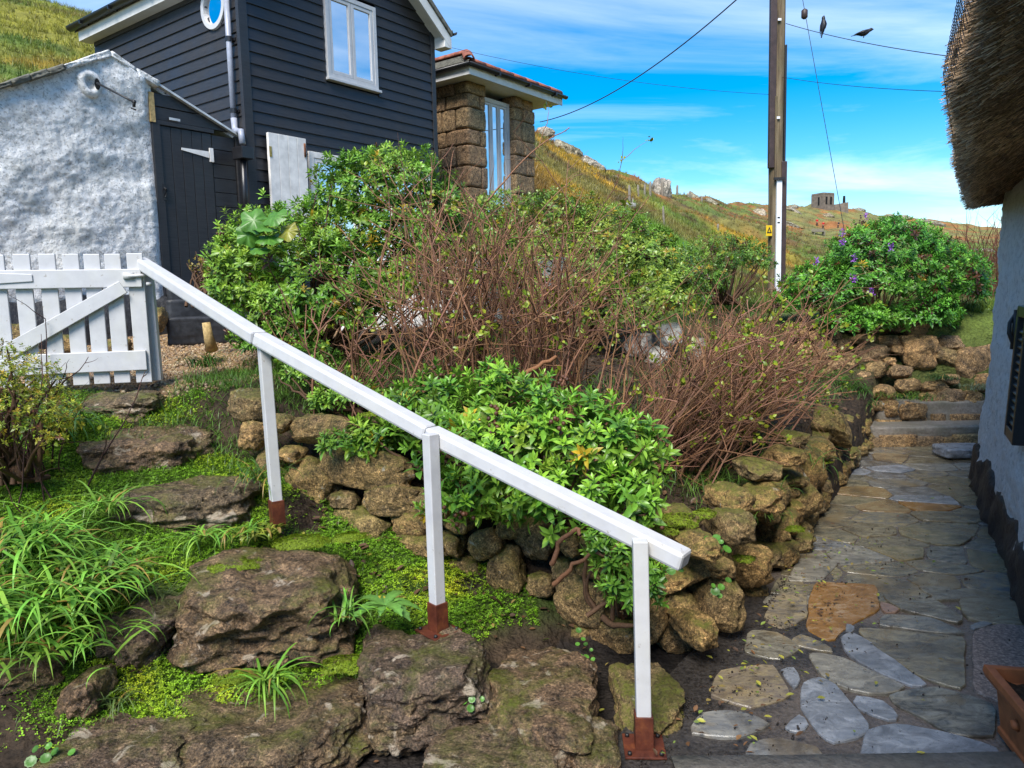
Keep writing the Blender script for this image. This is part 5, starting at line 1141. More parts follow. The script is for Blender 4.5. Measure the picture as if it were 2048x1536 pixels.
# birds perched on the wire
def bird(c, fwd, pitch, L_, label, droop=0):
    f = np.array([fwd[0] * math.cos(pitch), fwd[1] * math.cos(pitch), math.sin(pitch)]); f /= np.linalg.norm(f); s = np.cross(f, (0, 0, 1)); s /= np.linalg.norm(s); u = np.cross(s, f)
    t = np.array([-.62, -.50, -.36, -.25, -.1, .08, .2, .28, .34, .40, .45, .50]); rw = np.array([.045, .05, .055, .09, .15, .16, .12, .085, .085, .07, .03, .004]); rh = np.array([.012, .014, .03, .08, .14, .15, .12, .09, .09, .07, .028, .004]); up_ = np.array([-.05, -.04, -.02, 0, 0, .01, .05, .09, .12, .125, .12, .115])
    V = []; n = 10
    for a, w, h, q in zip(t, rw, rh, up_): V += [c + L_ * (f * a + u * (q + h * math.sin(k)) + s * w * math.cos(k)) for k in np.arange(n) * 2 * math.pi / n]
    F = [(i * n + j, i * n + (j + 1) % n, (i + 1) * n + (j + 1) % n, (i + 1) * n + j) for i in range(len(t) - 1) for j in range(n)] + [list(range(n))[::-1]]
    b_ = thing('bird', c, label, 'bird'); obj('body', V, F, MT['feather_black'], b_, True)
    for sg_ in (-1, 1):
        P = [c + L_ * (f * a + u * q + s * sg_ * w) for a, q, w in ((.18, .08, .12), (.0, .02, .17), (-.3, -.02, .12), (-.52, -.02, .06), (-.25, .07, .10), (0, .11, .12))]
        G().prism(P, s * sg_ * .02 * L_).out('wing', MT['feather_black'], b_, True)
        G().tube([c + L_ * (f * .0 + u * -.12 + s * sg_ * .05), c + L_ * (f * .0 + s * sg_ * .05) + np.array([0, 0, -.22 * L_])], .05 * .1, 5).out('leg', MT['black_metal'], b_)
wp_ = lambda px: min((wA0 + (wA1 - wA0) * t for t in np.linspace(0, 1, 400)), key=lambda P: abs(1024 + FPX * ((P - CAMP) @ CR) / ((P - CAMP) @ cf) - px))
p = wp_(1647); bird(p + np.array([0, 0, .07]), (.5, .2), rad(62), .28, 'upright black bird on the wire nearer the pole')
p = wp_(1727); bird(p + np.array([0, 0, .065]), (.9, -.2), rad(4), .25, 'crouching black bird further along the wire')

# ================================================================ FAR HILLSIDE THINGS
def onhill(px, py, r0=12, r1=420):
    v = ray(px, py); ts = np.geomspace(r0, r1, 1200) / np.hypot(v[0], v[1]); P = CAMP + v[None] * ts[:, None]
    h = zg(P[:, 0], P[:, 1]); k = np.where(P[:, 2] < h)[0]
    return P[k[0]] if len(k) else None
twc = onhill(1645, 416); twc = at(1645, 414, 250) if twc is None else twc
zt0 = float(zg(twc[0], twc[1])[0]) - 1.0; D_ = twc[1]; sc = D_ / FPX
tow = thing('lookout_building', (twc[0], twc[1], zt0), 'flat roofed stone lookout building on the far skyline', 'building')
H_ = at(1645, 390, D_)[2]; Wd = 37 * sc
ta = rad(24); tx = np.array([math.cos(ta), math.sin(ta)]); ty = np.array([-math.sin(ta), math.cos(ta)])
def TW(a, b_, z): return np.array([*(twc[:2] + tx * a + ty * b_), z])
q = Wd * .40
walls = G().hexa([TW(-q, -q, zt0), TW(q, -q, zt0), TW(q, q, zt0), TW(-q, q, zt0), TW(-q, -q, H_), TW(q, -q, H_), TW(q, q, H_), TW(-q, q, H_)]).out('wall', MT['tower_stone'], tow)
for i in range(7): G().box(TW(-q + (i + .5) * 2 * q / 7, -q + .1, H_ + .15), (2 * q / 12, .35, .5), [A3(tx), A3(ty), (0, 0, 1)]).out('parapet_block', MT['tower_stone'], tow)
for i in range(7): G().box(TW(-q + .1, -q + (i + .5) * 2 * q / 7, H_ + .15), (.35, 2 * q / 12, .5), [A3(tx), A3(ty), (0, 0, 1)]).out('parapet_block', MT['tower_stone'], tow)
for a in (.3, .7): G().box(TW(-q + 2 * q * a, -q - .02, H_ - 1.9), (.7, .15, 2.2), [A3(tx), A3(ty), (0, 0, 1)]).out('window', MT['dark_opening'], tow)
G().box(TW(-q - .02, -q * .3, H_ - 2.0), (.15, .6, 2.4), [A3(tx), A3(ty), (0, 0, 1)]).out('window', MT['dark_opening'], tow)
aw0, aw1 = at(1664, 412, D_), at(1697, 412, D_); g = G()
enc = thing('stone_enclosure', (aw0[0], aw0[1], zt0), 'low stone enclosure wall beside the skyline lookout', 'wall')
G().hexa([aw0 + (0, 0, -2.5), aw1 + (0, 0, -2.5), aw1 + (0, 3, -2.5), aw0 + (0, 3, -2.5), at(1664, 410, D_), at(1697, 404, D_), at(1697, 404, D_) + (0, 3, 0), at(1664, 410, D_) + (0, 3, 0)]).out('wall', MT['tower_stone'], enc)
ch = at(1688, 405, D_ + 1); G().tube([ch + (0, 0, -.6), ch + (0, 0, 1.0), ch + (0, 0, 1.9), ch + (0, 0, 2.0)], [.45, .4, .36, .2], 8).out('flue', MT['dark_opening'], enc)
# granite outcrops
oc = [(1327, 372, 36, 40, 0, 'tall square granite tor standing on the mid skyline'), (1388, 381, 24, 14, 0, 'low rounded granite tor just right of the square one'), (1092, 258, 34, 16, 0, 'flat capped crag at the top of the slope beside the annexe'), (1135, 280, 60, 26, 30, 'long grey rock rib below the flat capped crag'), (1185, 312, 56, 22, 34, 'lower grey rock rib running down the skyline slope'), (1229, 354, 22, 9, 10, 'small pale slab on the bracken slope'), (1425, 402, 30, 10, 25, 'pale tilted slab right of the fence posts'), (1520, 423, 28, 16, 10, 'grey boulder left of the pole foot'), (1585, 418, 50, 10, 18, 'long pale ledge right of the pole'), (1580, 448, 54, 12, 12, 'broad pale slab below the long ledge'), (1590, 412, 14, 9, 0, 'dark knob of rock on the skyline right of the pole'), (1805, 434, 44, 12, 4, 'squat grey outcrop on the far skyline above the round bush'), (1870, 446, 46, 10, 10, 'grey outcrop on the far skyline near the thatch'), (1720, 414, 30, 8, 4, 'boulder group on the skyline beside the stone enclosure'), (1845, 441, 24, 9, 8, 'small rock between the two grey skyline outcrops'), (1780, 430, 20, 7, 0, 'small skyline rock left of the squat outcrop'), (1660, 430, 22, 8, 5, 'pale rock below the lookout building'), (1970, 500, 40, 10, 10, 'pale flat rock low on the far slope by the cottage')]
for i, (px, py, w, h, r, lab) in enumerate(oc):
    P = onhill(px, py + h * .45)
    if P is None: P = onhill(px, py + h)
    if P is None: P = at(px, py + h / 2, np.interp(math.degrees(math.atan((px - 1024) / 1500)), AZ, RR))
    s = P[1] / FPX; V, F = rockgeo(500 + i, 4, 5 if 'square' in lab else 3.2, 8, .2, .13, 2.2, (.6, 1.0)); ax = tilt_axes((1, .1), r)
    V = (V * np.array([w * s * 1.1, max(w, h) * s * .8, h * s * 1.5])) @ ax + P + np.array([0, max(w, h) * s * .25, h * s * .15])
    obj('granite_outcrop', V, F, MT['hill_rock'], None, True, label=lab, cat='rock outcrop', group='granite outcrops on the hillside')
# fence posts climbing the slope
fps = [(748, 580, 720, 'leaning pale'), (770, 665, 740, 'short stout'), (808, 578, 660, 0), (850, 570, 655, 0), (888, 555, 655, 0), (930, 570, 625, 0), (972, 545, 650, 0), (1010, 545, 640, 0), (1073, 580, 650, 0), (1160, 620, 670, 0), (1240, 655, 700, 0), (982, 725, 850, 0), (1350, 845, 885, 0)]
ordn = ['first', 'second', 'third', 'fourth', 'fifth', 'sixth', 'seventh', 'eighth', 'ninth', 'tenth', 'eleventh']
for i, (zx, y0, y1, _) in enumerate(fps):
    px, pt, pb2 = 1040 + zx / 3.413, 200 + y0 / 3.413, 200 + y1 / 3.413; P = onhill(px, pb2)
    if P is None: continue
    t = at(px, pt, P[1]); lab = f'{ordn[i]} wooden fence post from the left on the bracken slope' if i < 11 else ('lone grey post in the grass below the fence line' if i == 11 else 'stub of post above the bright green bush')
    w = 4.0 * P[1] / FPX * (1.25 if i in (0, 4, 6) else 1)
    V, F = rockgeo(540 + i, 2, 10, 0, .02, .02); V = V * np.array([w, w, t[2] - P[2] + .3]) + (P + t) / 2 + np.array([0, 0, -.15]); V[:, 0] += (V[:, 2] - P[2]) * random.uniform(-.05, .05)
    obj('fence_post', V, F, MT['grey_wood'], None, True, label=lab, cat='fence post', group='posts of the hillside fence')
P = onhill(1245, 412); s = P[1] / FPX
pf = thing('concrete_platform', P, 'pale concrete platform edge on the slope below the first fence post', 'platform'); 
G().box(P + np.array([0, .5, .0]), (34 * s, 1.2, .18), ax2((1, .3))).out('deck', MT['concrete_pale'], pf, False, .02); G().box(P + np.array([0, .6, -.3]), (26 * s, .9, .5), ax2((1, .3))).out('base', MT['concrete_pale'], pf)
P = onhill(1637, 470); s = P[1] / FPX
bn = thing('bench', P, 'weathered wooden bench on the path below the walkers', 'bench')
for k in range(3): G().box(P + np.array([0, .3 * k - .3, .55]), (26 * s, .22, .08), ax2((1, .1))).out('slat', MT['grey_wood'], bn)
for k in range(2): G().box(P + np.array([0, .4, .75 + .25 * k]), (26 * s, .06, .16), ax2((1, .1))).out('back_slat', MT['grey_wood'], bn)
for k in (-1, 1): G().box(P + np.array([k * 10 * s, 0, .22]), (.14, .8, .6), ax2((1, .1))).out('leg', MT['grey_wood'], bn)
# walkers
def person(px, py, h_px, cloth, label, lean=0, facing=0.):
    P = onhill(px, py); 
    if P is None: return
    h = h_px / FPX * P[1]; J = {'hip': (0, 0, .52), 'chest': (lean * .5, 0, .74), 'neck': (lean, 0, .84), 'head': (lean * 1.25, .0, .93), 'kL': (.05, .03, .28), 'fL': (.06, -.02, .02), 'kR': (-.06, -.04, .28), 'fR': (-.08, .03, .02), 'sL': (.11 + lean, 0, .80), 'eL': (.15 + lean, .03, .62), 'hL': (.13 + lean, .09, .50), 'sR': (-.11 + lean, 0, .80), 'eR': (-.15 + lean, -.02, .62), 'hR': (-.14 + lean, .05, .48)}
    R_ = dict(hip=.085, chest=.10, neck=.045, head=.07, kL=.045, fL=.035, kR=.045, fR=.035, sL=.05, eL=.038, hL=.03, sR=.05, eR=.038, hR=.03)
    keys = list(J); E = [('hip', 'chest'), ('chest', 'neck'), ('neck', 'head'), ('hip', 'kL'), ('kL', 'fL'), ('hip', 'kR'), ('kR', 'fR'), ('chest', 'sL'), ('sL', 'eL'), ('eL', 'hL'), ('chest', 'sR'), ('sR', 'eR'), ('eR', 'hR')]
    root = thing('person', P, label, 'person', 'walkers on the far hillside')
    def skin(name, keys_, mat, grow):
        m = bpy.data.meshes.new(name); kk = [k for k in keys if k in keys_]; m.from_pydata([np.array(J[k]) * h for k in kk], [(kk.index(a), kk.index(b_)) for a, b_ in E if a in kk and b_ in kk], []); m.materials.append(mat)
        o = bpy.data.objects.new(name, m); COL.objects.link(o); o.parent = root; md = o.modifiers.new('skin', 'SKIN')
        for i, k in enumerate(kk): r = R_[k] * h * grow; m.skin_vertices[0].data[i].radius = (r, r * .8)
        m.skin_vertices[0].data[0].use_root = True; s2 = o.modifiers.new('sub', 'SUBSURF'); s2.levels = 1; s2.render_levels = 1
        return o
    skin('body', keys, MT['skin'], .95); skin('jacket', ['hip', 'chest', 'neck', 'sL', 'eL', 'sR', 'eR'], cloth, 1.25); skin('trousers', ['hip', 'kL', 'fL', 'kR', 'fR'], MT['dark_cloth'], 1.2)
person(1634, 452, 15, MT['red_cloth'], 'leftmost walker in a red jacket on the far hillside')
person(1646, 458, 15, MT['red_cloth'], 'walker in red jacket and dark trousers beside the bench', .03)
person(1676, 456, 13, MT['dark_cloth'], 'walker in dark clothes bending forward on the far hillside', .12)
# low white garden wall glimpsed through the thicket
gwl = thing('white_garden_wall', (0, 8.2, 1.2), 'white painted garden wall glimpsed through the bare rose stems', 'wall')
V, F = blockgeo(610, 40, 26, .012, .012); obj('wall', V * np.array([2.6, .3, .95]) @ ax2((1, .12)) + np.array([-.55, 8.3, 1.55]), F, MT['whitewash'], gwl, True)
g2 = thing('white_boulder_wall', (1.9, 7.6, 1.0), 'pale boulders showing through the right hand rose thicket', 'wall')
for i, (px, py, w, h) in enumerate([(1275, 690, 50, 44), (1340, 670, 46, 44), (1385, 700, 50, 46), (1310, 715, 50, 40)]):
    piece('stone', pool[i % 18], MT['hill_rock'], at(px, py, 7.2), (w / FPX * 7.6 * 1.1, .3, h / FPX * 7.6 * 1.1), ax2((1, .1)), g2)
# stump and stones by the doorstep
G().tube([at(424, 700, 5.9), at(417, 672, 5.85), at(412, 645, 5.85)], [.05, .036, .03], 9).out('stump', MT['pale_wood'], None, True, label='pale broken wooden stump beside the black doorsteps', cat='stump')
for i, (px, py, w, h, Y, lab) in enumerate([(318, 640, 26, 48, 7.0, 'brown stone against the gate post and doorstep'), (130, 690, 60, 40, 6.0, 'brown stone seen between the gate pickets'), (40, 680, 60, 60, 6.1, 'dark stone behind the left gate pickets'), (230, 700, 60, 44, 6.0, 'rounded stone behind the right gate pickets'), (540, 655, 60, 50, 5.9, 'orange brown stone at the foot of the left bush'), (640, 740, 50, 40, 5.2, 'stone in shade under the large green bush')]):
    P = at(px, py, Y); o_ = piece('rubble_stone', pool[i + 4], MT['drystone'], P, (w / FPX * Y * 1.1, .25, h / FPX * Y * 1.1), ax2((1, .1)), None); tag(o_, lab, 'stone')

# ================================================================ PLANT KIT
def leaf_geo(w=.30, fold=.10, droop=.18, hi=True):
    if hi:
        xs_ = [.0, .33, .68, 1.0]; ws = [.05, .5, .42, .0]; V = [(0, 0, 0)]
        for x, q in zip(xs_[1:3], ws[1:3]): V += [(x, q * w, fold * q - droop * x * x), (x, 0, -droop * x * x), (x, -q * w, fold * q - droop * x * x)]
        V.append((1, 0, -droop)); F = [(0, 2, 1, 1), (0, 3, 2, 2), (1, 2, 5, 4), (2, 3, 6, 5), (4, 5, 7, 7), (5, 6, 7, 7)]
        T = [(0, 2, 1), (0, 3, 2), (1, 2, 5), (1, 5, 4), (2, 3, 6), (2, 6, 5), (4, 5, 7), (5, 6, 7)]
    else:
        V = [(0, 0, 0), (.5, .5 * w, fold * .4 - droop * .25), (.5, -.5 * w, fold * .4 - droop * .25), (1, 0, -droop)]; T = [(0, 2, 1), (1, 2, 3)]
    return np.array(V, float), np.array(T)
def rosette(pairs=5, hi=True, w=.30, seed=0, span=.55):
    r = np.random.default_rng(seed); VV = []; FF = []; SH = []; n = 0; LV, LT = leaf_geo(w, .12, .22, hi)
    for i in range(pairs):
        t = i / max(1, pairs - 1); el = rad(5 + 62 * t + r.uniform(-8, 8)); ln = (1.0 - .45 * t) * r.uniform(.85, 1.12); h = -span + span * t
        for s in (0, 1):
            a = rad(90 * i + 180 * s + r.uniform(-16, 16)); V = LV * ln
            c, s_ = math.cos(el), math.sin(el); V = np.c_[V[:, 0] * c - V[:, 2] * s_, V[:, 1], V[:, 0] * s_ + V[:, 2] * c]
            V = np.c_[V[:, 0] * math.cos(a) - V[:, 1] * math.sin(a), V[:, 0] * math.sin(a) + V[:, 1] * math.cos(a), V[:, 2] + h]
            VV.append(V); FF.append(LT + n); n += len(V)
            j = r.uniform(.78, 1.2); young = np.array([1 + .55 * t, 1 + .32 * t, 1 + .1 * t]) * j
            rib = np.ones((len(V), 1)); 
            SH.append(np.repeat(young[None], len(V), 0) * rib)
    return np.vstack(VV), np.vstack(FF), np.vstack(SH)
RHI = [rosette(5, True, .36, i) for i in range(4)]; RLO = [rosette(4, False, .42, 10 + i, .45) for i in range(4)]
def tubes_mesh(polys, n=5):
    VV = []; FF = []; CC = []; k = 0
    a = np.arange(n) * 2 * math.pi / n; ca, sa = np.cos(a)[None, :, None], np.sin(a)[None, :, None]
    for pts, r0, r1, col in polys:
        m = len(pts); t = np.gradient(pts, axis=0); t /= np.linalg.norm(t, axis=1)[:, None] + 1e-9
        ref = np.array([.37, .91, .13]) if abs(t[0, 1]) < .8 else np.array([1., .1, .2]); x = np.cross(t, ref); x /= np.linalg.norm(x, axis=1)[:, None] + 1e-9; y = np.cross(t, x)
        r = np.linspace(r0, r1, m)[:, None, None]; V = (pts[:, None] + r * (ca * x[:, None] + sa * y[:, None])).reshape(-1, 3)
        I = np.arange(m - 1)[:, None] * n + np.arange(n)[None]; J = np.arange(m - 1)[:, None] * n + (np.arange(n)[None] + 1) % n
        FF.append(np.stack([I, J, J + n, I + n], -1).reshape(-1, 4) + k); VV.append(V); k += len(V); CC.append(np.repeat(np.asarray(col)[None], len(V), 0))
    return np.vstack(VV), np.vstack(FF), np.vstack(CC)
def ell_points(ells, dens, inner=.0, bottom=-.45, rough=.22, seed=0):
    """points and outward directions over a clump of ellipsoids"""
    P, D = [], []
    for i, (c, R_) in enumerate(ells):
        R_ = np.asarray(R_); area = 4 * math.pi * ((R_[0] * R_[1]) ** 1.6 / 3 + (R_[0] * R_[2]) ** 1.6 / 3 + (R_[1] * R_[2]) ** 1.6 / 3) ** (1 / 1.6)
        n = int(area * dens); d = rng.normal(size=(n, 3)); d /= np.linalg.norm(d, axis=1)[:, None]
        d = d[d[:, 2] > bottom]; k = 1 + rough * fbm(d * 2.6 + i * 3.1, 700 + seed + i, 3) - inner * rng.random(len(d)) ** 2 + .06 * rng.normal(size=len(d))
        p = c + d * R_ * k[:, None]; keep = np.ones(len(p), bool)
        for j, (c2, R2) in enumerate(ells):
            if j != i: keep &= ((((p - c2) / np.asarray(R2)) ** 2).sum(1) > .62)
        P.append(p[keep]); nd = d / R_; D.append((nd / np.linalg.norm(nd, axis=1)[:, None])[keep])
    return np.vstack(P), np.vstack(D)
def E(px, py, Y, rx, rz, ry=None): return (at(px, py, Y), (rx, ry or (rx + rz) / 2, rz))
def bush(label, cat, ells, root, dens, size, base, hi=False, up=.55, inner=.35, nstem=40, yellow=.03, brown=0., var=.28, seed=0, name='hebe_bush', group=None, bottom=-.45, rough=.22, sprigs=0, warm=0., heads=0, headcol=None):
    P, D = ell_points(ells, dens, inner, bottom, rough, seed); n = len(P)
    root = np.asarray(root, float); o = thing(name, root, label, cat, group)
    ax = D * .75 + np.array([0, 0, up]) + .30 * rng.normal(size=(n, 3)); R_ = frames(ax); S = size * rng.uniform(.7, 1.2, n)
    b_ = np.asarray(base); cl = fbm(P * 2.2, 800 + seed, 3)
    col = b_[None] * (1 + var * rng.normal(size=(n, 1)) * .6 + .30 * cl[:, None]).clip(.35, 2)
    col = col * np.stack([1 + warm * rng.random(n) + .25 * cl.clip(-.5, 1), np.ones(n), np.ones(n)], -1)
    q = rng.random(n) < yellow; col[q] = np.array([.34, .27, .025]) * rng.uniform(.6, 1.1, (q.sum(), 1))
    q = rng.random(n) < brown; col[q] = np.array([.10, .045, .022]) * rng.uniform(.5, 1.2, (q.sum(), 1))
    T = RHI if hi else RLO; parts = []; tid = rng.integers(0, len(T), n)
    single = np.zeros(n, bool)
    if sprigs:
        dist = np.linalg.norm(P - CAMP, axis=1); single[np.argsort(dist - .5 * D[:, 2])[:sprigs]] = True
    for k, (V, F, SH) in enumerate(T):
        q = (tid == k) & ~single
        if q.any(): parts.append(scatter(V, F, P[q], R_[q], S[q], col[q], SH))
    V, F, C = merge(parts); crown = obj('crown', V, F, MT['leaf'], o, True, C, kind='stuff')
    if sprigs:
        tint = [np.array(b_) * f for f in ((.75, .8, .8), (1, 1, 1), (1.25, 1.15, 1), (1.5, 1.3, 1.1))]
        mm = [mk_mesh('sprig_shape', V, F, MT['leaf'], True, t[None] * SH) for (V, F, SH), t in zip(T, tint)]
        for i in np.where(single)[0]:
            s = bpy.data.objects.new('leaf_sprig', mm[(tid[i] + i) % len(mm)]); COL.objects.link(s); s.parent = o; s.location = [float(v) for v in P[i] - root]
            a = R_[i]; s.rotation_euler = Matrix(((a[0][0], a[1][0], a[2][0]), (a[0][1], a[1][1], a[2][1]), (a[0][2], a[1][2], a[2][2]))).to_euler(); s.scale = [float(S[i])] * 3
    pol = []
    for i in rng.choice(n, min(n, nstem), False):
        e_ = P[i]; s0 = root + np.array([random.uniform(-.15, .15), random.uniform(-.12, .12), -.05]); m = 9; t = np.linspace(0, 1, m)[:, None]
        mid = (s0 + e_) / 2 + np.array([0, 0, -.1 * np.linalg.norm(e_ - s0)]) + .08 * rng.normal(size=3); pts = (1 - t) ** 2 * s0 + 2 * t * (1 - t) * mid + t * t * e_ + .012 * rng.normal(size=(m, 3)) * t
        pol.append((pts, random.uniform(.010, .02), .004, np.array([.10, .055, .030]) * random.uniform(.6, 1.3)))
    V, F, C = tubes_mesh(pol); obj('branches', V, F, MT['twig'], o, True, C, kind='stuff')
    if heads:
        q = rng.choice(n, heads, False); VV, FF, CC = [], [], []
        Vh, Fh = ico(1); pr = []
        for i in q:
            for _ in range(7): pr.append((P[i] + D[i] * size * .5 + .4 * size * rng.normal(size=3), size * .16, np.asarray(headcol) * random.uniform(.5, 1.4)))
        V, F, C = scatter(Vh, Fh, np.array([p for p, _, _ in pr]), np.repeat(np.eye(3)[None], len(pr), 0), np.array([s for _, s, _ in pr]), np.array([c for _, _, c in pr])); obj('seed_heads', V, F, MT['dry_leaf'], o, True, C, kind='stuff')
    return o, P, D
def blades(P, D0, L_, W_, droop, cols, seg=6, twist=.0):
    """arching strap leaves: start P, initial direction D0, bending over towards the ground"""
    n = len(P); D0 = D0 / np.linalg.norm(D0, axis=1)[:, None]; out = D0 * np.array([1, 1, 0]); out /= np.linalg.norm(out, axis=1)[:, None] + 1e-6
    e0 = np.arctan2(D0[:, 2], np.hypot(D0[:, 0], D0[:, 1])); side = np.stack([-out[:, 1], out[:, 0], np.zeros(n)], -1)
    V = np.zeros((n, seg + 1, 2, 3)); p = P.copy()
    for k in range(seg + 1):
        t = k / seg; w = W_ * (1 - t ** 2.2) * (.55 + .45 * min(1, t * 4)); e_ = e0 - droop * t ** 1.2
        V[:, k, 0] = p + side * w[:, None]; V[:, k, 1] = p - side * w[:, None]
        p = p + (out * np.cos(e_)[:, None] + np.array([0, 0, 1.]) * np.sin(e_)[:, None]) * (L_ / seg)[:, None]
    F1 = np.array([(2 * k, 2 * k + 1, 2 * k + 3, 2 * k + 2) for k in range(seg)]); F = (F1[None] + (np.arange(n) * (seg + 1) * 2)[:, None, None]).reshape(-1, 4)
    C = np.repeat(cols[:, None], (seg + 1) * 2, 1) * np.repeat(np.linspace(.75, 1.15, seg + 1), 2)[None, :, None]
    return V.reshape(-1, 3), F, C.reshape(-1, 3)
def clump(label, c, n, L_, W_, col, spread=.06, upm=1.1, droop=(1.5, 3.0), name='grass_clump', cat='grass clump', yellow=.09, group=None):
    c = np.asarray(c, float); a = rng.uniform(0, 2 * math.pi, n); P = c + np.c_[spread * rng.normal(size=(n, 2)), np.zeros(n)]
    P[:, 2] = zg(P[:, 0], P[:, 1]) if name != 'hanging' else c[2]; P[:, 2] = np.maximum(P[:, 2], c[2] - .04) - .01
    D = np.c_[np.cos(a), np.sin(a), rng.uniform(.5, 1.5, n) * upm]; cols = np.asarray(col)[None] * rng.uniform(.45, 1.35, (n, 1)) * np.stack([rng.uniform(.8, 1.25, n), np.ones(n), np.ones(n)], -1)
    q = rng.random(n) < yellow; cols[q] = np.array([.36, .25, .06]) * rng.uniform(.6, 1.1, (q.sum(), 1))
    V, F, C = blades(P, D, L_ * rng.uniform(.5, 1.15, n), W_ * rng.uniform(.6, 1.2, n), rng.uniform(*droop, n), cols, 7)
    o = thing(name, c, label, cat, group); obj('blades', V, F, MT['grass_blade'], o, True, C, kind='stuff'); return o
# ================================================================ ROSE THICKETS
def grow(p, d, L_, r, lvl, polys, tips, col, wander=.13, lift=.02, maxl=2, kids=(2, 5)):
    m = max(4, int(L_ / .06)); pts = [p]; d = d / np.linalg.norm(d)
    for i in range(m):
        d = d + wander * rng.normal(size=3) * .6 + np.array([0, 0, lift]); d /= np.linalg.norm(d); pts.append(pts[-1] + d * (L_ / m))
    pts = np.array(pts); polys.append((pts, r, r * (.45 if lvl < maxl else .25), col * random.uniform(.55, 1.35) * np.array([1, random.uniform(.95, 1.12), random.uniform(.9, 1.35)]))); tips.append((pts[-1], d))
    if lvl < maxl:
        for _ in range(random.randint(*kids)):
            k = random.randint(int(m * .3), m); dd = (pts[k] - pts[k - 1]); dd /= np.linalg.norm(dd); dd = dd + .75 * rng.normal(size=3) * np.array([1, .8, .7]); grow(pts[k], dd, L_ * random.uniform(.25, .5), r * .6, lvl + 1, polys, tips, col, wander * 1.3, lift, maxl, (1, 3))
def thicket(label, roots, n, dirf, Lr, r0, col, buds=.15, name='rose_thicket', prick=14, maxl=2, cat='rose bush', wander=.13, kids=(2, 5), budcol=(.20, .27, .02)):
    polys, tips = [], []; roots = np.asarray(roots, float); c = roots.mean(0)
    for i in range(n):
        j = random.randrange(len(roots) - 1); t = random.random(); p = roots[j] * (1 - t) + roots[j + 1] * t + np.array([.10 * rng.normal(), .16 * rng.normal(), 0]); p[2] = zg(p[0], p[1])[0] - .03
        grow(p, dirf(p), random.uniform(*Lr), r0 * random.uniform(.7, 1.25), 0, polys, tips, np.asarray(col), wander, .015, maxl, kids)
    o = thing(name, c, label, cat); V, F, C = tubes_mesh(polys, 5); obj('stems', V, F, MT['twig'], o, True, C, kind='stuff')
    if prick:
        PP_, TT, RR_ = [], [], []
        for pts, a, b_, _ in polys:
            if a < .0035: continue
            k = int(prick * len(pts) / 6); t = rng.random(k) * (len(pts) - 1.001); i = t.astype(int); f = (t - i)[:, None]; PP_.append(pts[i] * (1 - f) + pts[i + 1] * f); TT.append(pts[i + 1] - pts[i]); RR_.append(a + (b_ - a) * t / len(pts))
        P = np.vstack(PP_); T_ = np.vstack(TT); T_ /= np.linalg.norm(T_, axis=1)[:, None]; rr_ = np.concatenate(RR_); o_ = np.cross(T_, rng.normal(size=P.shape)); o_ /= np.linalg.norm(o_, axis=1)[:, None]
        ln = rng.uniform(.005, .011, len(P))[:, None]; V = np.stack([P + o_ * rr_[:, None] * .7 + T_ * .0022, P + o_ * rr_[:, None] * .7 - T_ * .0022, P + o_ * (rr_[:, None] + ln)], 1).reshape(-1, 3)
        obj('prickles', V, np.arange(len(V)).reshape(-1, 3), MT['twig'], o, False, np.repeat((np.asarray(col) * 1.25)[None], len(V), 0), kind='stuff')
    tp_ = [t for t in tips if random.random() < buds]
    if tp_:
        P, D = [], []
        for p, d in tp_:
            for _ in range(random.randint(5, 9)): P.append(p + .014 * rng.normal(size=3)); D.append(d + .8 * rng.normal(size=3))
        LV, LT = leaf_geo(.62, .15, .25, True); P = np.array(P); V, F, C = scatter(LV[:, [1, 2, 0]], LT, P, frames(np.array(D)), rng.uniform(.016, .038, len(P)), np.asarray(budcol)[None] * rng.uniform(.6, 1.4, (len(P), 1)) * np.stack([rng.uniform(.8, 1.3, len(P)), np.ones(len(P)), np.ones(len(P))], -1)); obj('young_leaves', V, F, MT['leaf'], o, True, C, kind='stuff')
    return o
BR = np.array([.225, .112, .058])
thicket('tall bare brown rose thicket in the middle before the granite annexe', [at(850, 770, 4.7), at(930, 760, 4.9), at(1000, 750, 5.0), at(1080, 760, 4.9), at(1120, 790, 4.7)], 125, lambda p: np.array([.05 * (p[0] + .25) + .16 * rng.normal(), .12 * rng.normal(), 1.0]), (.75, 1.5), .0082, BR, .2)
thicket('dense windswept brown rose thicket leaning right beside the path wall', [at(1190, 960, 4.3), at(1280, 960, 4.5), at(1370, 940, 4.8), at(1440, 900, 5.2), at(1480, 860, 5.7)], 270, lambda p: np.array([.58 + .28 * rng.normal(), .05 + .12 * rng.normal(), .80]), (.55, 1.12), .0068, BR * .95, .14, kids=(1, 4))
thicket('low tangle of rose stems behind the handrail under the big bush', [at(600, 800, 4.6), at(700, 790, 4.7), at(800, 800, 4.5), at(1000, 830, 4.3)], 26, lambda p: np.array([.1 + .5 * rng.normal(), .12 * rng.normal(), .8]), (.5, 1.0), .008, BR * .85, .12)
thicket('bare rose stems rising against the annexe window', [at(900, 700, 6.0), at(960, 690, 6.1), at(1010, 690, 6.1)], 22, lambda p: np.array([-.12 + .2 * rng.normal(), .1 * rng.normal(), 1.0]), (1.0, 1.4), .007, BR * .8, .05, wander=.09)
thicket('reddish brown bare twiggy shrub between the round bush and the cottage', [at(1930, 640, 10.2), at(2010, 640, 10.2), at(2090, 640, 10.0)], 130, lambda p: np.array([.12 * rng.normal(), .1 * rng.normal(), 1.0]), (.7, 1.15), .006, np.array([.13, .05, .03]), 0, 'twiggy_shrub', 0, 1, 'shrub')
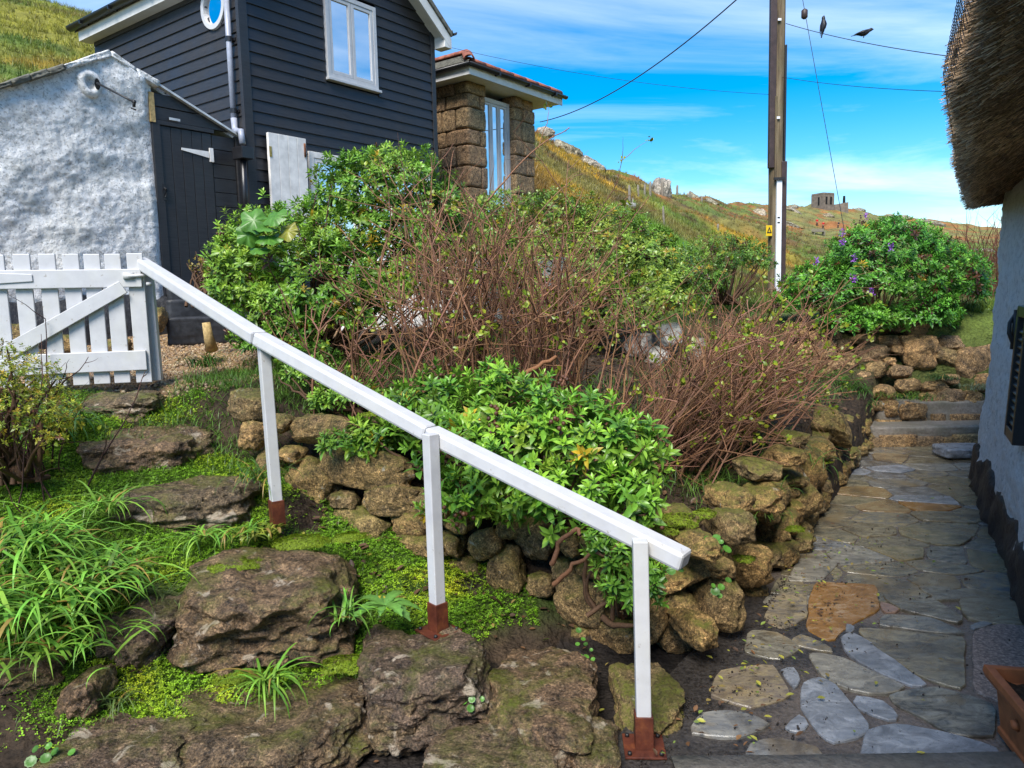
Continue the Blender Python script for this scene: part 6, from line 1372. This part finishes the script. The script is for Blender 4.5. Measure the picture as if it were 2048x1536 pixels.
# ================================================================ GREEN BUSHES
bush('big leafy green bush before the black house and white shutter', 'bush', [E(520, 560, 5.9, .40, .50), E(600, 505, 6.1, .44, .38), E(715, 405, 6.3, .38, .38), E(790, 370, 6.5, .42, .34), E(640, 590, 5.8, .52, .48), E(770, 540, 6.3, .55, .55), E(480, 560, 5.7, .22, .34), E(560, 650, 5.5, .30, .32), E(860, 470, 6.6, .40, .50)], at(620, 730, 5.9), 330, .066, (.110, .27, .034), nstem=70, yellow=.03, seed=1, warm=.3, hi=True, heads=25, headcol=(.09, .035, .02), brown=.012)
bush('wide green bush spreading below the granite annexe', 'bush', [E(1000, 440, 7.9, .40, .30), E(1090, 460, 7.8, .55, .42), E(1190, 490, 7.7, .55, .44), E(1280, 540, 7.5, .50, .42), E(1120, 570, 7.3, .65, .48), E(1330, 590, 7.3, .42, .34), E(960, 520, 7.6, .40, .50), E(1230, 620, 7.2, .5, .3)], at(1150, 680, 7.6), 270, .064, (.115, .24, .034), nstem=60, yellow=.04, brown=.04, seed=2, warm=.4, heads=40, headcol=(.09, .035, .02))
bush('small dark green bush at the foot of the telegraph pole', 'bush', [E(1430, 515, 9.4, .42, .30), E(1490, 520, 9.6, .36, .28), E(1400, 560, 9.0, .36, .26)], at(1450, 600, 9.4), 300, .055, (.11, .22, .03), nstem=36, brown=.05, seed=3, heads=24, headcol=(.08, .03, .02))
dome, DP, DD = bush('large rounded green bush with purple flowers on the stone bank', 'bush', [E(1770, 545, 8.7, .72, .56), E(1650, 580, 8.6, .46, .36), E(1870, 560, 8.8, .55, .46), E(1780, 500, 9.0, .62, .38), E(1720, 640, 8.4, .50, .20), E(1830, 625, 8.5, .5, .26), E(1605, 600, 8.7, .30, .20), E(1915, 570, 8.9, .30, .30)], at(1760, 670, 8.8), 330, .070, (.085, .25, .030), nstem=50, var=.5, yellow=.008, brown=.06, seed=4, hi=True, rough=.15, heads=30, headcol=(.07, .025, .02))
q = [i for i in range(len(DP)) if DP[i][1] < 8.75]
def flower(P, label):
    o = thing('flower_spike', P, label, 'flower', 'purple flowers on the round bush'); D = rng.normal(size=(46, 3)); D[:, 2] = np.abs(D[:, 2]) + .3; LV, LT = leaf_geo(.5, .1, .2, True); Pp = P + np.c_[.014 * rng.normal(size=(46, 2)), rng.uniform(-.02, .06, 46)]
    V, F, C = scatter(LV[:, [1, 2, 0]], LT, Pp, frames(D), rng.uniform(.014, .026, 46), np.array([.30, .09, .50])[None] * rng.uniform(.6, 1.5, (46, 1))); obj('petals', V, F, MT['leaf'], o, True, C)
for px, py, lab in ((1707, 520, 'purple flower spike on the upper left face of the round bush'), (1781, 500, 'single purple flower spike high on the centre of the round bush'), (1708, 562, 'purple flower spike in the middle left of the round bush'), (1684, 470, 'purple flower at the upper left edge of the round bush'), (1685, 490, 'purple flower just below the upper left edge flower'), (1634, 527, 'purple flower on the low left shoulder of the round bush'), (1731, 437, 'purple tinged flower tip at the very top of the round bush'), (1743, 588, 'faded mauve flower low on the front of the round bush')):
    v = ray(px, py); v = v / np.linalg.norm(v); w_ = DP - CAMP; tpar = w_ @ v; dist = np.linalg.norm(w_ - tpar[:, None] * v, axis=1); k = np.where(dist < .12)[0]
    Yf = tpar[k].min() - .03 if len(k) else 8.6; flower(CAMP + v * Yf, lab)
bush('small leafy bush low against the right cottage wall', 'bush', [E(1970, 650, 9.0, .32, .26), E(1985, 690, 8.8, .25, .2), E(1930, 640, 9.2, .22, .2)], at(1975, 710, 9.0), 300, .05, (.10, .22, .03), nstem=30, seed=5)
bush('glossy green hebe spilling over the dry stone wall behind the handrail', 'bush', [E(870, 815, 3.95, .28, .22), E(980, 830, 3.75, .30, .24), E(1090, 860, 3.6, .30, .24), E(1190, 890, 3.5, .26, .22), E(1000, 930, 3.5, .32, .22), E(1120, 980, 3.4, .30, .18), E(1240, 900, 3.5, .22, .18), E(780, 870, 4.0, .24, .14), E(920, 1000, 3.4, .18, .12), E(1260, 1000, 3.25, .15, .14)], at(1050, 1000, 3.8), 240, .076, (.125, .30, .036), True, nstem=60, yellow=.02, inner=.4, seed=6, rough=.36, sprigs=150, bottom=-.7, up=.5, warm=.35, heads=16, headcol=(.10, .04, .02))
bush('leafy hebe shoots hanging beside the lowest handrail post', 'bush', [E(1240, 1150, 2.98, .10, .16), E(1215, 1080, 3.05, .10, .10), E(1300, 1160, 2.95, .07, .12)], at(1235, 1200, 3.1), 420, .048, (.115, .27, .034), True, nstem=14, seed=7, bottom=-.9, up=.35, sprigs=24)
bush('green shoots pushing out of the wall below the left bush', 'bush', [E(620, 745, 4.7, .18, .10), E(700, 790, 4.5, .26, .10), E(620, 720, 4.9, .2, .14), E(680, 885, 3.95, .12, .07), E(740, 870, 4.0, .14, .08)], at(690, 800, 4.6), 330, .054, (.11, .25, .034), True, nstem=24, seed=8, sprigs=30)
bush('twiggy yellow green shrub at the left picture edge below the gate', 'shrub', [E(30, 770, 3.75, .22, .20), E(60, 840, 3.6, .24, .20), E(-10, 830, 3.5, .25, .3), E(90, 800, 3.8, .14, .12)], at(30, 940, 3.7), 900, .024, (.20, .30, .03), False, nstem=26, yellow=.10, brown=.03, seed=9, inner=.6, name='small_leaved_shrub', warm=.6)
thicket('dark bare twigs poking out of the shrub at the left edge', [at(0, 930, 3.65), at(60, 900, 3.7), at(90, 880, 3.8)], 22, lambda p: np.array([.3 * rng.normal(), .2 * rng.normal(), 1.0]), (.3, .75), .005, np.array([.07, .035, .025]), .1, 'bare_twigs', 0, 2, 'twigs', .2, (2, 4))
thicket('two thin bare stems crossing the white shed wall', [at(-20, 640, 4.4), at(0, 640, 4.42)], 3, lambda p: np.array([.15, .1, 1.0]), (.5, .8), .006, np.array([.06, .035, .03]), 0, 'bare_climber', 0, 1, 'climber', .15, (1, 1))
bush('small yellowing plant with bare twigs by the plank door', 'bush', [E(400, 535, 6.4, .10, .10), E(430, 540, 6.2, .10, .09)], at(415, 600, 6.3), 380, .030, (.16, .18, .025), False, nstem=30, yellow=.2, brown=.08, seed=11, inner=.6, warm=.6)
# broken brown stump branches in the hebe
pol = []; 
for a in ([(1010, 775, 3.9), (1050, 750, 3.9), (1110, 715, 3.95)], [(1050, 752, 3.9), (1040, 790, 3.85), (1072, 808, 3.8)]): pol.append((np.array([at(*q_) for q_ in a for _ in (0,)]), .018, .010, (.20, .09, .04)))
V, F, C = tubes_mesh([(np.array([[np.interp(t, range(3), p[0][:, k]) for k in range(3)] for t in np.linspace(0, 2, 12)]) + .006 * rng.normal(size=(12, 3)), *p[1:]) for p in pol], 8); obj('broken_branch', V, F, MT['twig'], None, True, C, label='thick orange brown broken branch above the handrail', cat='branch')
pol = [(np.array([at(*q_) for q_ in [(1110, 1170, 3.05), (1140, 1135, 3.0), (1190, 1105, 2.98), (1228, 1118, 2.95)]]), .011, .006, (.17, .08, .04)), (np.array([at(*q_) for q_ in [(1105, 1130, 3.1), (1120, 1080, 3.1), (1155, 1055, 3.08), (1160, 1070, 3.05)]]), .012, .008, (.16, .075, .04))]
V, F, C = tubes_mesh([(np.array([[np.interp(t, range(4), p[0][:, k]) for k in range(3)] for t in np.linspace(0, 3, 14)]) + .005 * rng.normal(size=(14, 3)), *p[1:]) for p in pol], 8); obj('dead_branch', V, F, MT['twig'], None, True, C, label='two bare dead branches sticking out of the dry stone wall', cat='branch')
# mallow with big round leaves
mal = thing('mallow_plant', at(540, 520, 5.5), 'mallow with large crinkled round leaves on top of the left bush', 'plant')
for i, (px, py, w, rx, rz) in enumerate([(508, 440, 44, -25, 10), (550, 432, 40, -45, -20), (496, 470, 36, -10, 25), (540, 474, 44, -65, 0), (575, 462, 34, -30, -15), (520, 498, 34, -70, 10), (530, 455, 40, -80, 30)]):
    c = at(px, py, 5.35); r_ = w / FPX * 5.35 * .62; n = 40; a = np.linspace(0, 2 * math.pi, n + 1)[:-1]; rr_ = r_ * (1 + .13 * np.cos(5 * a) + .03 * np.cos(23 * a)); rr_[0] *= .35
    ring_ = [np.zeros((1, 3))] + [np.c_[rr_ * k * np.cos(a), rr_ * k * np.sin(a), r_ * (.05 * k * np.cos(5 * a + .5) + .06 * np.sin(9 * a + i) * k * k - .22 * k * k)] for k in (.3, .55, .8, 1.)]
    V = np.vstack(ring_); F = [(0, 1 + j, 1 + (j + 1) % n) for j in range(n)] + [(1 + j + n * u, 1 + n + j + n * u, 1 + n + (j + 1) % n + n * u, 1 + (j + 1) % n + n * u) for u in range(3) for j in range(n)]
    ex, ez = rad(90 + rx), rad(rz); Rx = np.array([[1, 0, 0], [0, math.cos(ex), -math.sin(ex)], [0, math.sin(ex), math.cos(ex)]]); Rz = np.array([[math.cos(ez), -math.sin(ez), 0], [math.sin(ez), math.cos(ez), 0], [0, 0, 1]])
    col = np.array([.085, .22, .03]) if i != 4 else np.array([.25, .25, .03]); obj('leaf', V @ (Rz @ Rx).T + c, F, MT['leaf'], mal, True, np.repeat(col[None], len(V), 0) * rng.uniform(.8, 1.2, (len(V), 1)))
# ================================================================ STRAP LEAF CLUMPS, WEEDS
GR = (.19, .40, .045)
clump('largest lush strap leaved clump at the left edge of the steps', at(60, 1190, 2.75), 300, .36, .0085, GR, .13)
clump('lush strap leaved clump above the largest one at far left', at(40, 1080, 3.1), 280, .38, .0085, GR, .13)
clump('strap leaved clump running down towards the sunken left rock', at(110, 1260, 2.7), 150, .26, .007, GR, .10)
clump('strap leaved clump right of the largest one reaching the steps', at(170, 1130, 3.0), 190, .32, .008, GR, .10)
clump('strap leaved clump beside the second rock step', at(215, 1000, 3.5), 60, .30, .006, GR, .05)
clump('arching clump under the topmost rock step', at(110, 840, 4.2), 110, .40, .007, (.07, .19, .03), .05)
clump('arching strap leaved clump between the two middle rock steps', at(530, 1345, 2.72), 46, .26, .0058, GR, .02, 1.0)
clump('arching strap leaved clump in front of the rosette weed', at(690, 1215, 2.95), 34, .25, .0055, GR, .025, 1.2)
clump('thin grass tuft beside the small middle rock', at(215, 1385, 2.6), 60, .18, .003, (.13, .19, .05), .03)
clump('low strap leaved clump in front of the third rock step', at(400, 1055, 3.45), 40, .20, .006, GR, .03, .7)
clump('small strap leaved clump between third step and first post', at(480, 1045, 3.5), 34, .18, .005, GR, .03, .7)
clump('grass clump leaning on the first handrail post', at(520, 940, 3.85), 60, .26, .0045, (.09, .20, .03), .04)
clump('green grass tuft beside the wooden stump', at(412, 720, 5.3), 80, .34, .005, (.08, .18, .02), .05)
clump('small leaf tuft growing at the bottom edge of the path', at(1432, 1525, 2.42), 24, .10, .006, (.055, .13, .03), .01, .8)
clump('grass among the stones on top of the path wall', at(1470, 960, 4.4), 160, .26, .004, (.11, .22, .025), .14)
clump('grass on the path wall top below the rose thicket', at(1545, 900, 5.2), 140, .28, .004, (.11, .22, .025), .16)
clump('grass tuft near the corner of the path wall', at(1500, 1010, 4.0), 70, .2, .0035, (.10, .21, .025), .07)
clump('grass growing down the middle of the stone bank', at(1700, 800, 7.7), 260, .26, .005, (.055, .15, .02), .14)
clump('bright grass on the stone bank beside the loose rocks', at(1820, 785, 7.8), 160, .16, .005, (.09, .20, .02), .13)
clump('dark green cushion plant on the stone bank', at(1880, 748, 8.0), 200, .12, .004, (.05, .12, .03), .08, 1.5)
clump('pale grey green cushion plant beside the cottage corner', at(1962, 768, 7.9), 220, .14, .004, (.17, .22, .12), .10, 1.5)
clump('pale lime weeds under the first handrail post', at(520, 1045, 3.55), 60, .12, .008, (.22, .27, .03), .05, .8)
# spent flattened leaves on the steps
n = 420; P = np.array([at(random.uniform(230, 480), random.uniform(1060, 1200), 3.1) for _ in range(n)]); P[:, 2] = zg(P[:, 0], P[:, 1]) + rng.uniform(.0, .05, n); a = rng.uniform(0, 6.28, n)
V, F, C = blades(P, np.c_[np.cos(a), np.sin(a), .25 * rng.random(n)], rng.uniform(.06, .2, n), rng.uniform(.002, .0045, n), rng.uniform(.2, .8, n), np.array([.20, .25, .07])[None] * rng.uniform(.5, 1.3, (n, 1)), 4); obj('flattened_leaves', V, F, MT['grass_blade'], None, True, C, kind='stuff', label='pale flattened leaves strewn over the middle steps')
# rosette weed
wd = thing('rosette_weed', at(770, 1225, 3.02), 'flat dandelion like rosette of toothed leaves beside the middle post', 'weed')
wc = at(770, 1225, 3.02)
for i in range(11):
    a = 2 * math.pi * i / 11 + random.uniform(-.2, .2); Ln = random.uniform(.10, .17); m = 12; t = np.linspace(0, 1, m); w = Ln * .17 * np.sin(np.pi * np.clip(t * .93 + .05, 0, 1)) ** .8 * (1 + .28 * np.cos(t * 38)); el = rad(random.uniform(12, 40)); droop = .55
    x = t * Ln; z = np.sin(el) * x - droop * x * x / Ln * .9; V = []
    for k in range(m): V += [(x[k], w[k], z[k] + .25 * w[k]), (x[k], 0, z[k]), (x[k], -w[k], z[k] + .25 * w[k])]
    V = np.array(V); V = np.c_[V[:, 0] * math.cos(a) - V[:, 1] * math.sin(a), V[:, 0] * math.sin(a) + V[:, 1] * math.cos(a), V[:, 2]] + wc + (0, 0, .03)
    F = [(3 * k + j, 3 * k + j + 1, 3 * k + 4 + j, 3 * k + 3 + j) for k in range(m - 1) for j in (0, 1)]; col = np.array([.085, .19, .035]) if i != 4 else np.array([.35, .28, .03]); C = np.repeat(col[None], len(V), 0) * random.uniform(.7, 1.3); C[1::3] *= 1.5; obj('leaf', V, F, MT['leaf'], wd, True, C)
# pennywort discs
def pennywort(label, spots, Y, r_):
    o = thing('pennywort', at(*spots[0], Y), label, 'plant'); n = 18
    for (px, py) in spots:
        c = at(px + random.uniform(-3, 3), py + random.uniform(-3, 3), Y + random.uniform(-.03, .03)); a = np.linspace(0, 2 * math.pi, n + 1)[:-1]; rr_ = r_ * random.uniform(.6, 1.2) * (1 + .06 * np.cos(9 * a)); V = np.vstack([[(0, 0, -.3 * r_)], np.c_[.55 * rr_ * np.cos(a), .55 * rr_ * np.sin(a), np.zeros(n)], np.c_[rr_ * np.cos(a), rr_ * np.sin(a), np.full(n, -.02 * r_)]])
        D = frames(np.array([[random.uniform(-.4, .4), -.6 + random.uniform(-.3, .3), .9]]))[0]; obj('leaf', V @ D + c, [(0, 1 + j, 1 + (j + 1) % n) for j in range(n)] + [(1 + j, 1 + n + j, 1 + n + (j + 1) % n, 1 + (j + 1) % n) for j in range(n)], MT['leaf'], o, True, np.repeat((np.array([.075, .20, .025]) * random.uniform(.6, 1.3))[None], 2 * n + 1, 0))
pennywort('round leaved pennywort on the wall top beyond the handrail end', [(1415, 1078), (1430, 1090), (1445, 1082), (1425, 1105), (1440, 1098), (1408, 1092), (1455, 1095), (1432, 1075)], 3.1, .018)
pennywort('round leaved pennywort hanging on the face of the corner wall', [(1428, 1180), (1445, 1172), (1455, 1160), (1440, 1190), (1425, 1170)], 3.08, .017)
pennywort('round leaved weed on the rock step below the middle post', [(930, 1405), (945, 1400), (958, 1412), (940, 1418), (925, 1420), (962, 1400)], 2.6, .016)
pennywort('pale scalloped weed at the bottom left corner', [(110, 1500), (90, 1515), (125, 1520), (70, 1500), (105, 1530), (140, 1505), (60, 1525), (95, 1490)], 2.3, .017)
pennywort('trailing round leaves on the dark wall stone left of the lowest post', [(1160, 1260), (1165, 1275), (1170, 1290), (1180, 1300), (1155, 1290), (1172, 1312), (1185, 1320), (1160, 1330 - 20)], 2.95, .011)
pennywort('small round leaves on the wall behind the handrail end', [(1360, 1135), (1350, 1128), (1365, 1122), (1340, 1140)], 3.0, .018)
# ================================================================ MOSS AND TURF COVER
def surface_pts(n, f, accept): 
    P = f(n); z = zg(P[:, 0], P[:, 1]); P = np.c_[P, z]; return P[accept(P)]
def acc(P):
    a = fbm(np.c_[P[:, :2] * 1.8, np.zeros(len(P))], 31, 4); dw1 = (P[:, 0] - W1a[0]) * w1n[0] + (P[:, 1] - W1a[1]) * w1n[1]
    b_ = fbm(np.c_[P[:, :2] * 6, np.zeros(len(P))], 32, 3); return (a + .3 * b_ + .25 * (P[:, 0] < -.9) + .35 * (P[:, 0] < -1.1) * (P[:, 1] < 3.2) + .2 * rng.normal(size=len(P)) > -.12) & ((dw1 < .12) | (P[:, 0] < -1.45)) & (P[:, 2] > .06) & ~((P[:, 1] > 4.75) & (P[:, 0] < -1.75))
P = surface_pts(260000, lambda n: np.c_[rng.uniform(-3.6, .1, n), rng.uniform(1.9, 5.6, n)], acc)
n = len(P); tri = np.vstack([np.c_[[0, math.cos(a - .5), 1.5 * math.cos(a), math.cos(a + .5)], [0, math.sin(a - .5), 1.5 * math.sin(a), math.sin(a + .5)], [0, .35, .45, .35]] for a in (0, 2.1, 4.2)]); tF = np.array([(0, 1, 2, 3), (4, 5, 6, 7), (8, 9, 10, 11)])
P[:, 2] += rng.uniform(0, .022, n) + .012 * fbm(P * 4, 34, 2); cl = fbm(P * 3.1, 35, 3)
col = np.array([.16, .33, .015])[None] * (1 + .55 * rng.normal(size=(n, 1)) * .6 + .6 * cl[:, None]).clip(.2, 2) * np.stack([1 + .9 * cl.clip(0, 1), np.ones(n), np.ones(n)], -1)
V, F, C = scatter(tri, tF, P, frames(np.c_[.45 * rng.normal(size=(n, 2)), np.ones(n)]), rng.uniform(.003, .0078, n), col); obj('ground_cover', V, F, MT['moss_leaf'], None, False, C, kind='stuff', label='bright green creeping ground cover between the rock steps')
# moss cushions on wall tops and step edges
mp_ = [(1352, 1045, 3.32, .10, .035), (1330, 1062, 3.28, .07, .03), (1405, 1032, 3.4, .06, .03), (1290, 1070, 3.25, .05, .02), (600, 1085, 3.5, .12, .012), (700, 1075, 3.5, .08, .012), (470, 1130, 3.2, .10, .012), (690, 1330, 2.85, .09, .012), (480, 1345, 2.85, .12, .012), (1590, 1060, 4.1, .05, .02), (1640, 925, 5.6, .08, .02), (1490, 1120, 3.45, .05, .02), (740, 830, 4.0, .05, .01), (380, 870, 4.4, .08, .01), (250, 1010, 3.9, .07, .01)]
PP2 = []; DD2 = []
for px, py, Y, r_, h_ in mp_:
    m = int(2600 * (r_ / .1) ** 2) + 300; d = rng.normal(size=(m, 3)); d /= np.linalg.norm(d, axis=1)[:, None]; d[:, 2] = np.abs(d[:, 2]); k = 1 + .35 * fbm(d * 2.5 + px, 77, 3)
    PP2.append(at(px, py, Y) + d * np.array([r_, r_ * .8, h_]) * k[:, None]); DD2.append(d + np.array([0, 0, .6]))
P = np.vstack(PP2); n = len(P); V, F, C = scatter(tri, tF, P, frames(np.vstack(DD2) + .4 * rng.normal(size=(n, 3))), rng.uniform(.002, .0045, n), np.array([.17, .24, .012])[None] * rng.uniform(.4, 1.4, (n, 1)))
obj('moss_cushions', V, F, MT['moss_leaf'], None, False, C, kind='stuff', label='yellow green moss cushions on wall tops and step edges')
# fine grass in the turf
P = surface_pts(16000, lambda n: np.c_[rng.uniform(-3.4, -.2, n), rng.uniform(2.0, 5.4, n)], acc); P = P[:9000]; n = len(P); a = rng.uniform(0, 6.28, n)
V, F, C = blades(P, np.c_[np.cos(a), np.sin(a), rng.uniform(.6, 2, n)], rng.uniform(.03, .09, n), rng.uniform(.0008, .002, n), rng.uniform(.4, 1.6, n), np.array([.10, .20, .02])[None] * rng.uniform(.5, 1.5, (n, 1)), 3); obj('turf_grass', V, F, MT['grass_blade'], None, True, C, kind='stuff', label='short grass growing through the ground cover')
# turf on the bank by the doorsteps and in the bed
P = np.c_[rng.uniform(-2.6, -.9, 14000), rng.uniform(4.1, 6.6, 14000)]; P = P[(P[:, 0] > -2.25 + .2 * (P[:, 1] - 4.6))]; P = np.c_[P, zg(P[:, 0], P[:, 1])]; n = len(P); a = rng.uniform(0, 6.28, n)
V, F, C = blades(P, np.c_[np.cos(a), np.sin(a), rng.uniform(.6, 2, n)], rng.uniform(.05, .14, n), rng.uniform(.0015, .003, n), rng.uniform(.4, 1.6, n), np.array([.085, .18, .018])[None] * rng.uniform(.5, 1.5, (n, 1)), 3); obj('bank_grass', V, F, MT['grass_blade'], None, True, C, kind='stuff', label='green grass on the bank between gate and left bush')
P = np.c_[rng.uniform(-1, 3.6, 26000), rng.uniform(3.4, 9.5, 26000)]; dw2 = (P[:, 0] - W2a[0]) * w2n[0] + (P[:, 1] - W2a[1]) * w2n[1]; dw1 = (P[:, 0] - W1a[0]) * w1n[0] + (P[:, 1] - W1a[1]) * w1n[1]; P = P[(dw2 > .15) & (dw1 > .3)]; P = np.c_[P, zg(P[:, 0], P[:, 1])]
P = P[fbm(P * 1.7, 37, 3) > -.1]; n = len(P); a = rng.uniform(0, 6.28, n)
V, F, C = blades(P, np.c_[np.cos(a), np.sin(a), rng.uniform(.6, 2, n)], rng.uniform(.06, .2, n), rng.uniform(.0015, .0035, n), rng.uniform(.4, 1.6, n), np.array([.09, .175, .022])[None] * rng.uniform(.4, 1.4, (n, 1)), 3); obj('bed_grass', V, F, MT['grass_blade'], None, True, C, kind='stuff', label='grass under the rose thickets')
# ================================================================ LITTER, GRAVEL
def flatleaves(name, P, sizes, cols, label, mat='dry_leaf'):
    LV, LT = leaf_geo(.5, .25, -.15, True); n = len(P); a = rng.uniform(0, 6.28, n); T = .25 * rng.normal(size=(n, 3)); z = np.array([0, 0, 1.]) + T; z /= np.linalg.norm(z, axis=1)[:, None]; x = np.c_[np.cos(a), np.sin(a), np.zeros(n)]; x -= (x * z).sum(1)[:, None] * z; x /= np.linalg.norm(x, axis=1)[:, None]
    V, F, C = scatter(LV, LT, P, np.stack([x, np.cross(z, x), z], 1), sizes, cols); return obj(name, V, F, MT[mat], None, True, C, kind='stuff', label=label)
pal = np.array([(.34, .33, .05), (.30, .22, .06), (.16, .08, .035), (.08, .045, .025), (.20, .28, .05)])
P = []
for _ in range(260):
    y = random.uniform(2.4, 4.6); x = lineW2(y) + abs(random.gauss(0, .32)) + .02; P.append((x, y, .03 + random.uniform(0, .008)))
for _ in range(40): y = random.uniform(2.4, 6); P.append((random.uniform(lineW2(y), lineC(y)), y, .03))
P = np.array(P); flatleaves('leaf_litter', P, rng.uniform(.010, .034, len(P)), pal[rng.integers(0, 5, len(P))] * rng.uniform(.6, 1.2, (len(P), 1)), 'small fallen leaves scattered along the wall foot of the path')
P = np.c_[rng.uniform(-1.6, .6, 500), rng.uniform(2.4, 3.9, 500)]; P = np.c_[P, zg(P[:, 0], P[:, 1]) + .012]; flatleaves('step_litter', P, rng.uniform(.012, .04, len(P)), pal[rng.integers(0, 5, len(P))] * rng.uniform(.5, 1.1, (len(P), 1)), 'dead leaves lying between the rock steps')
P = np.c_[rng.uniform(-1.2, 3.4, 5000), rng.uniform(3.4, 8, 5000)]; dw2 = (P[:, 0] - W2a[0]) * w2n[0] + (P[:, 1] - W2a[1]) * w2n[1]; P = P[dw2 > .1]; P = np.c_[P, zg(P[:, 0], P[:, 1]) + .012]; flatleaves('bed_litter', P, rng.uniform(.02, .06, len(P)), np.array([(.10, .055, .03), (.16, .09, .045), (.06, .035, .02)])[rng.integers(0, 3, len(P))], 'brown dead leaves under the shrubs')
Vi, Fi = ico(1); P = []
for _ in range(5200):
    y = random.uniform(2.35, 4.3); x = lineW2(y) + abs(random.gauss(0, .26))
    if vn(np.array([[x * 7, y * 7, 0]]), 66)[0] + .5 * vn(np.array([[x * 19, y * 19, 0]]), 67)[0] > .15: P.append((x, y, .006 + random.uniform(0, .012)))
for _ in range(160): y = random.uniform(2.4, 5); P.append((random.uniform(lineW2(y), lineC(y)), y, .02))
P = np.array(P); n = len(P); V, F, C = scatter(Vi, Fi, P, frames(rng.normal(size=(n, 3))), rng.uniform(.001, .0075, (n, 3)) * rng.random((n, 1)) ** .7, np.array([.022, .016, .012])[None] * rng.uniform(.4, 2, (n, 1))); obj('mud_crumbs', V, F, MT['dry_leaf'], None, True, C, kind='stuff', label='crumbs of wet mud on the near slabs')
for i, (px, py) in enumerate([(1568, 1318), (1424, 1317), (1523, 1303 + 120), (1545, 1434), (1920, 1220), (1672, 1080), (1455, 1420), (1520, 1470), (1655, 1150), (1740, 1010), (1600, 1475), (1830, 1500)]):
    pass
fl = [((1568, 1318), 'yellow fallen leaf on the dark mud near the path wall'), ((1426, 1317), 'pale yellow fallen leaf by the wall foot'), ((1521, 1371), 'olive fallen leaf on the bare mud'), ((1473, 1480), 'brown curled fallen leaf near the bottom step edge'), ((1921, 1220), 'bright yellow green leaf on the middle slabs'), ((1672, 1080), 'tiny yellow leaf on the far slabs'), ((1545, 1434), 'green fallen leaf beside the blue oval slab'), ((1524, 1213), 'yellow leaf lying at the foot of the path wall'), ((1831, 1508), 'yellow leaf on the lowest blue slab')]
LV, LT = leaf_geo(.5, .25, -.15, True)
for (px, py), lab in fl:
    p = gp(px, py, .032); a = random.uniform(0, 6.28); R2 = np.array([[math.cos(a), math.sin(a), 0], [-math.sin(a), math.cos(a), 0], [0, 0, 1]]); c_ = np.array([.40, .36, .05]) if 'brown' not in lab else np.array([.25, .13, .05])
    obj('fallen_leaf', (LV * .034) @ R2 + p, LT, MT['dry_leaf'], None, True, np.repeat(c_[None], len(LV), 0), label=lab, cat='leaf', group='fallen leaves on the path')
P = np.c_[rng.uniform(-4.6, -1.5, 14000), rng.uniform(4.75, 7.6, 14000)]; P = P[P[:, 0] < -1.75 + .0 * P[:, 1]]; P = np.c_[P, zg(P[:, 0], P[:, 1])]; n = len(P); gcs = np.array([(.40, .26, .12), (.30, .19, .10), (.22, .15, .10), (.46, .36, .22)])
V, F, C = scatter(Vi, Fi, P, frames(rng.normal(size=(n, 3))), rng.uniform(.006, .016, (n, 3)), gcs[rng.integers(0, 4, n)] * rng.uniform(.5, 1.2, (n, 1))); obj('gravel', V, F, MT['dry_leaf'], None, True, C, kind='stuff', label='tan gravel behind the white gate')
# ================================================================ HILLSIDE TUFTS
def hill_pts(n, az0, az1, r0, r1, p=1.0):
    az = np.radians(rng.uniform(az0, az1, n)); r = r0 * (r1 / r0) ** (rng.random(n) ** p); x, y = r * np.sin(az), r * np.cos(az); return np.c_[x, y, zg(x, y)], r
PA, ra = hill_pts(46000, .5, 36, 10.2, 75); PB, rb = hill_pts(9000, -38, -24, 12, 60); PC, rc = hill_pts(15000, 8, 36, 70, 300)
P = np.vstack([PA, PB, PC]); r = np.concatenate([ra, rb, rc]); n = len(P); tuft = []; tf = []
for k in range(6):
    a = k * 1.05 + .3; c, s = math.cos(a), math.sin(a); l = .7 + .3 * ((k * 7) % 3) / 2; tuft += [(-.06 * s + .08 * c, .06 * c + .08 * s, 0), (.06 * s + .08 * c, -.06 * c + .08 * s, 0), (.55 * c * l, .55 * s * l, l)]; tf.append((3 * k, 3 * k + 1, 3 * k + 2))
hc_ = hillcol(P[:, 0], P[:, 1]) * rng.uniform(.6, 1.55, (n, 1)); S = (.08 + .0035 * np.minimum(r, 70)) * rng.uniform(.5, 1.4, n)
V, F, C = scatter(np.array(tuft), np.array(tf), P, frames(np.c_[.35 * rng.normal(size=(n, 2)), np.ones(n)]), S, hc_); obj('hillside_grass', V, F, MT['grass_blade'], None, False, C, kind='stuff', label='rough grass and bracken tufts over the hillside')
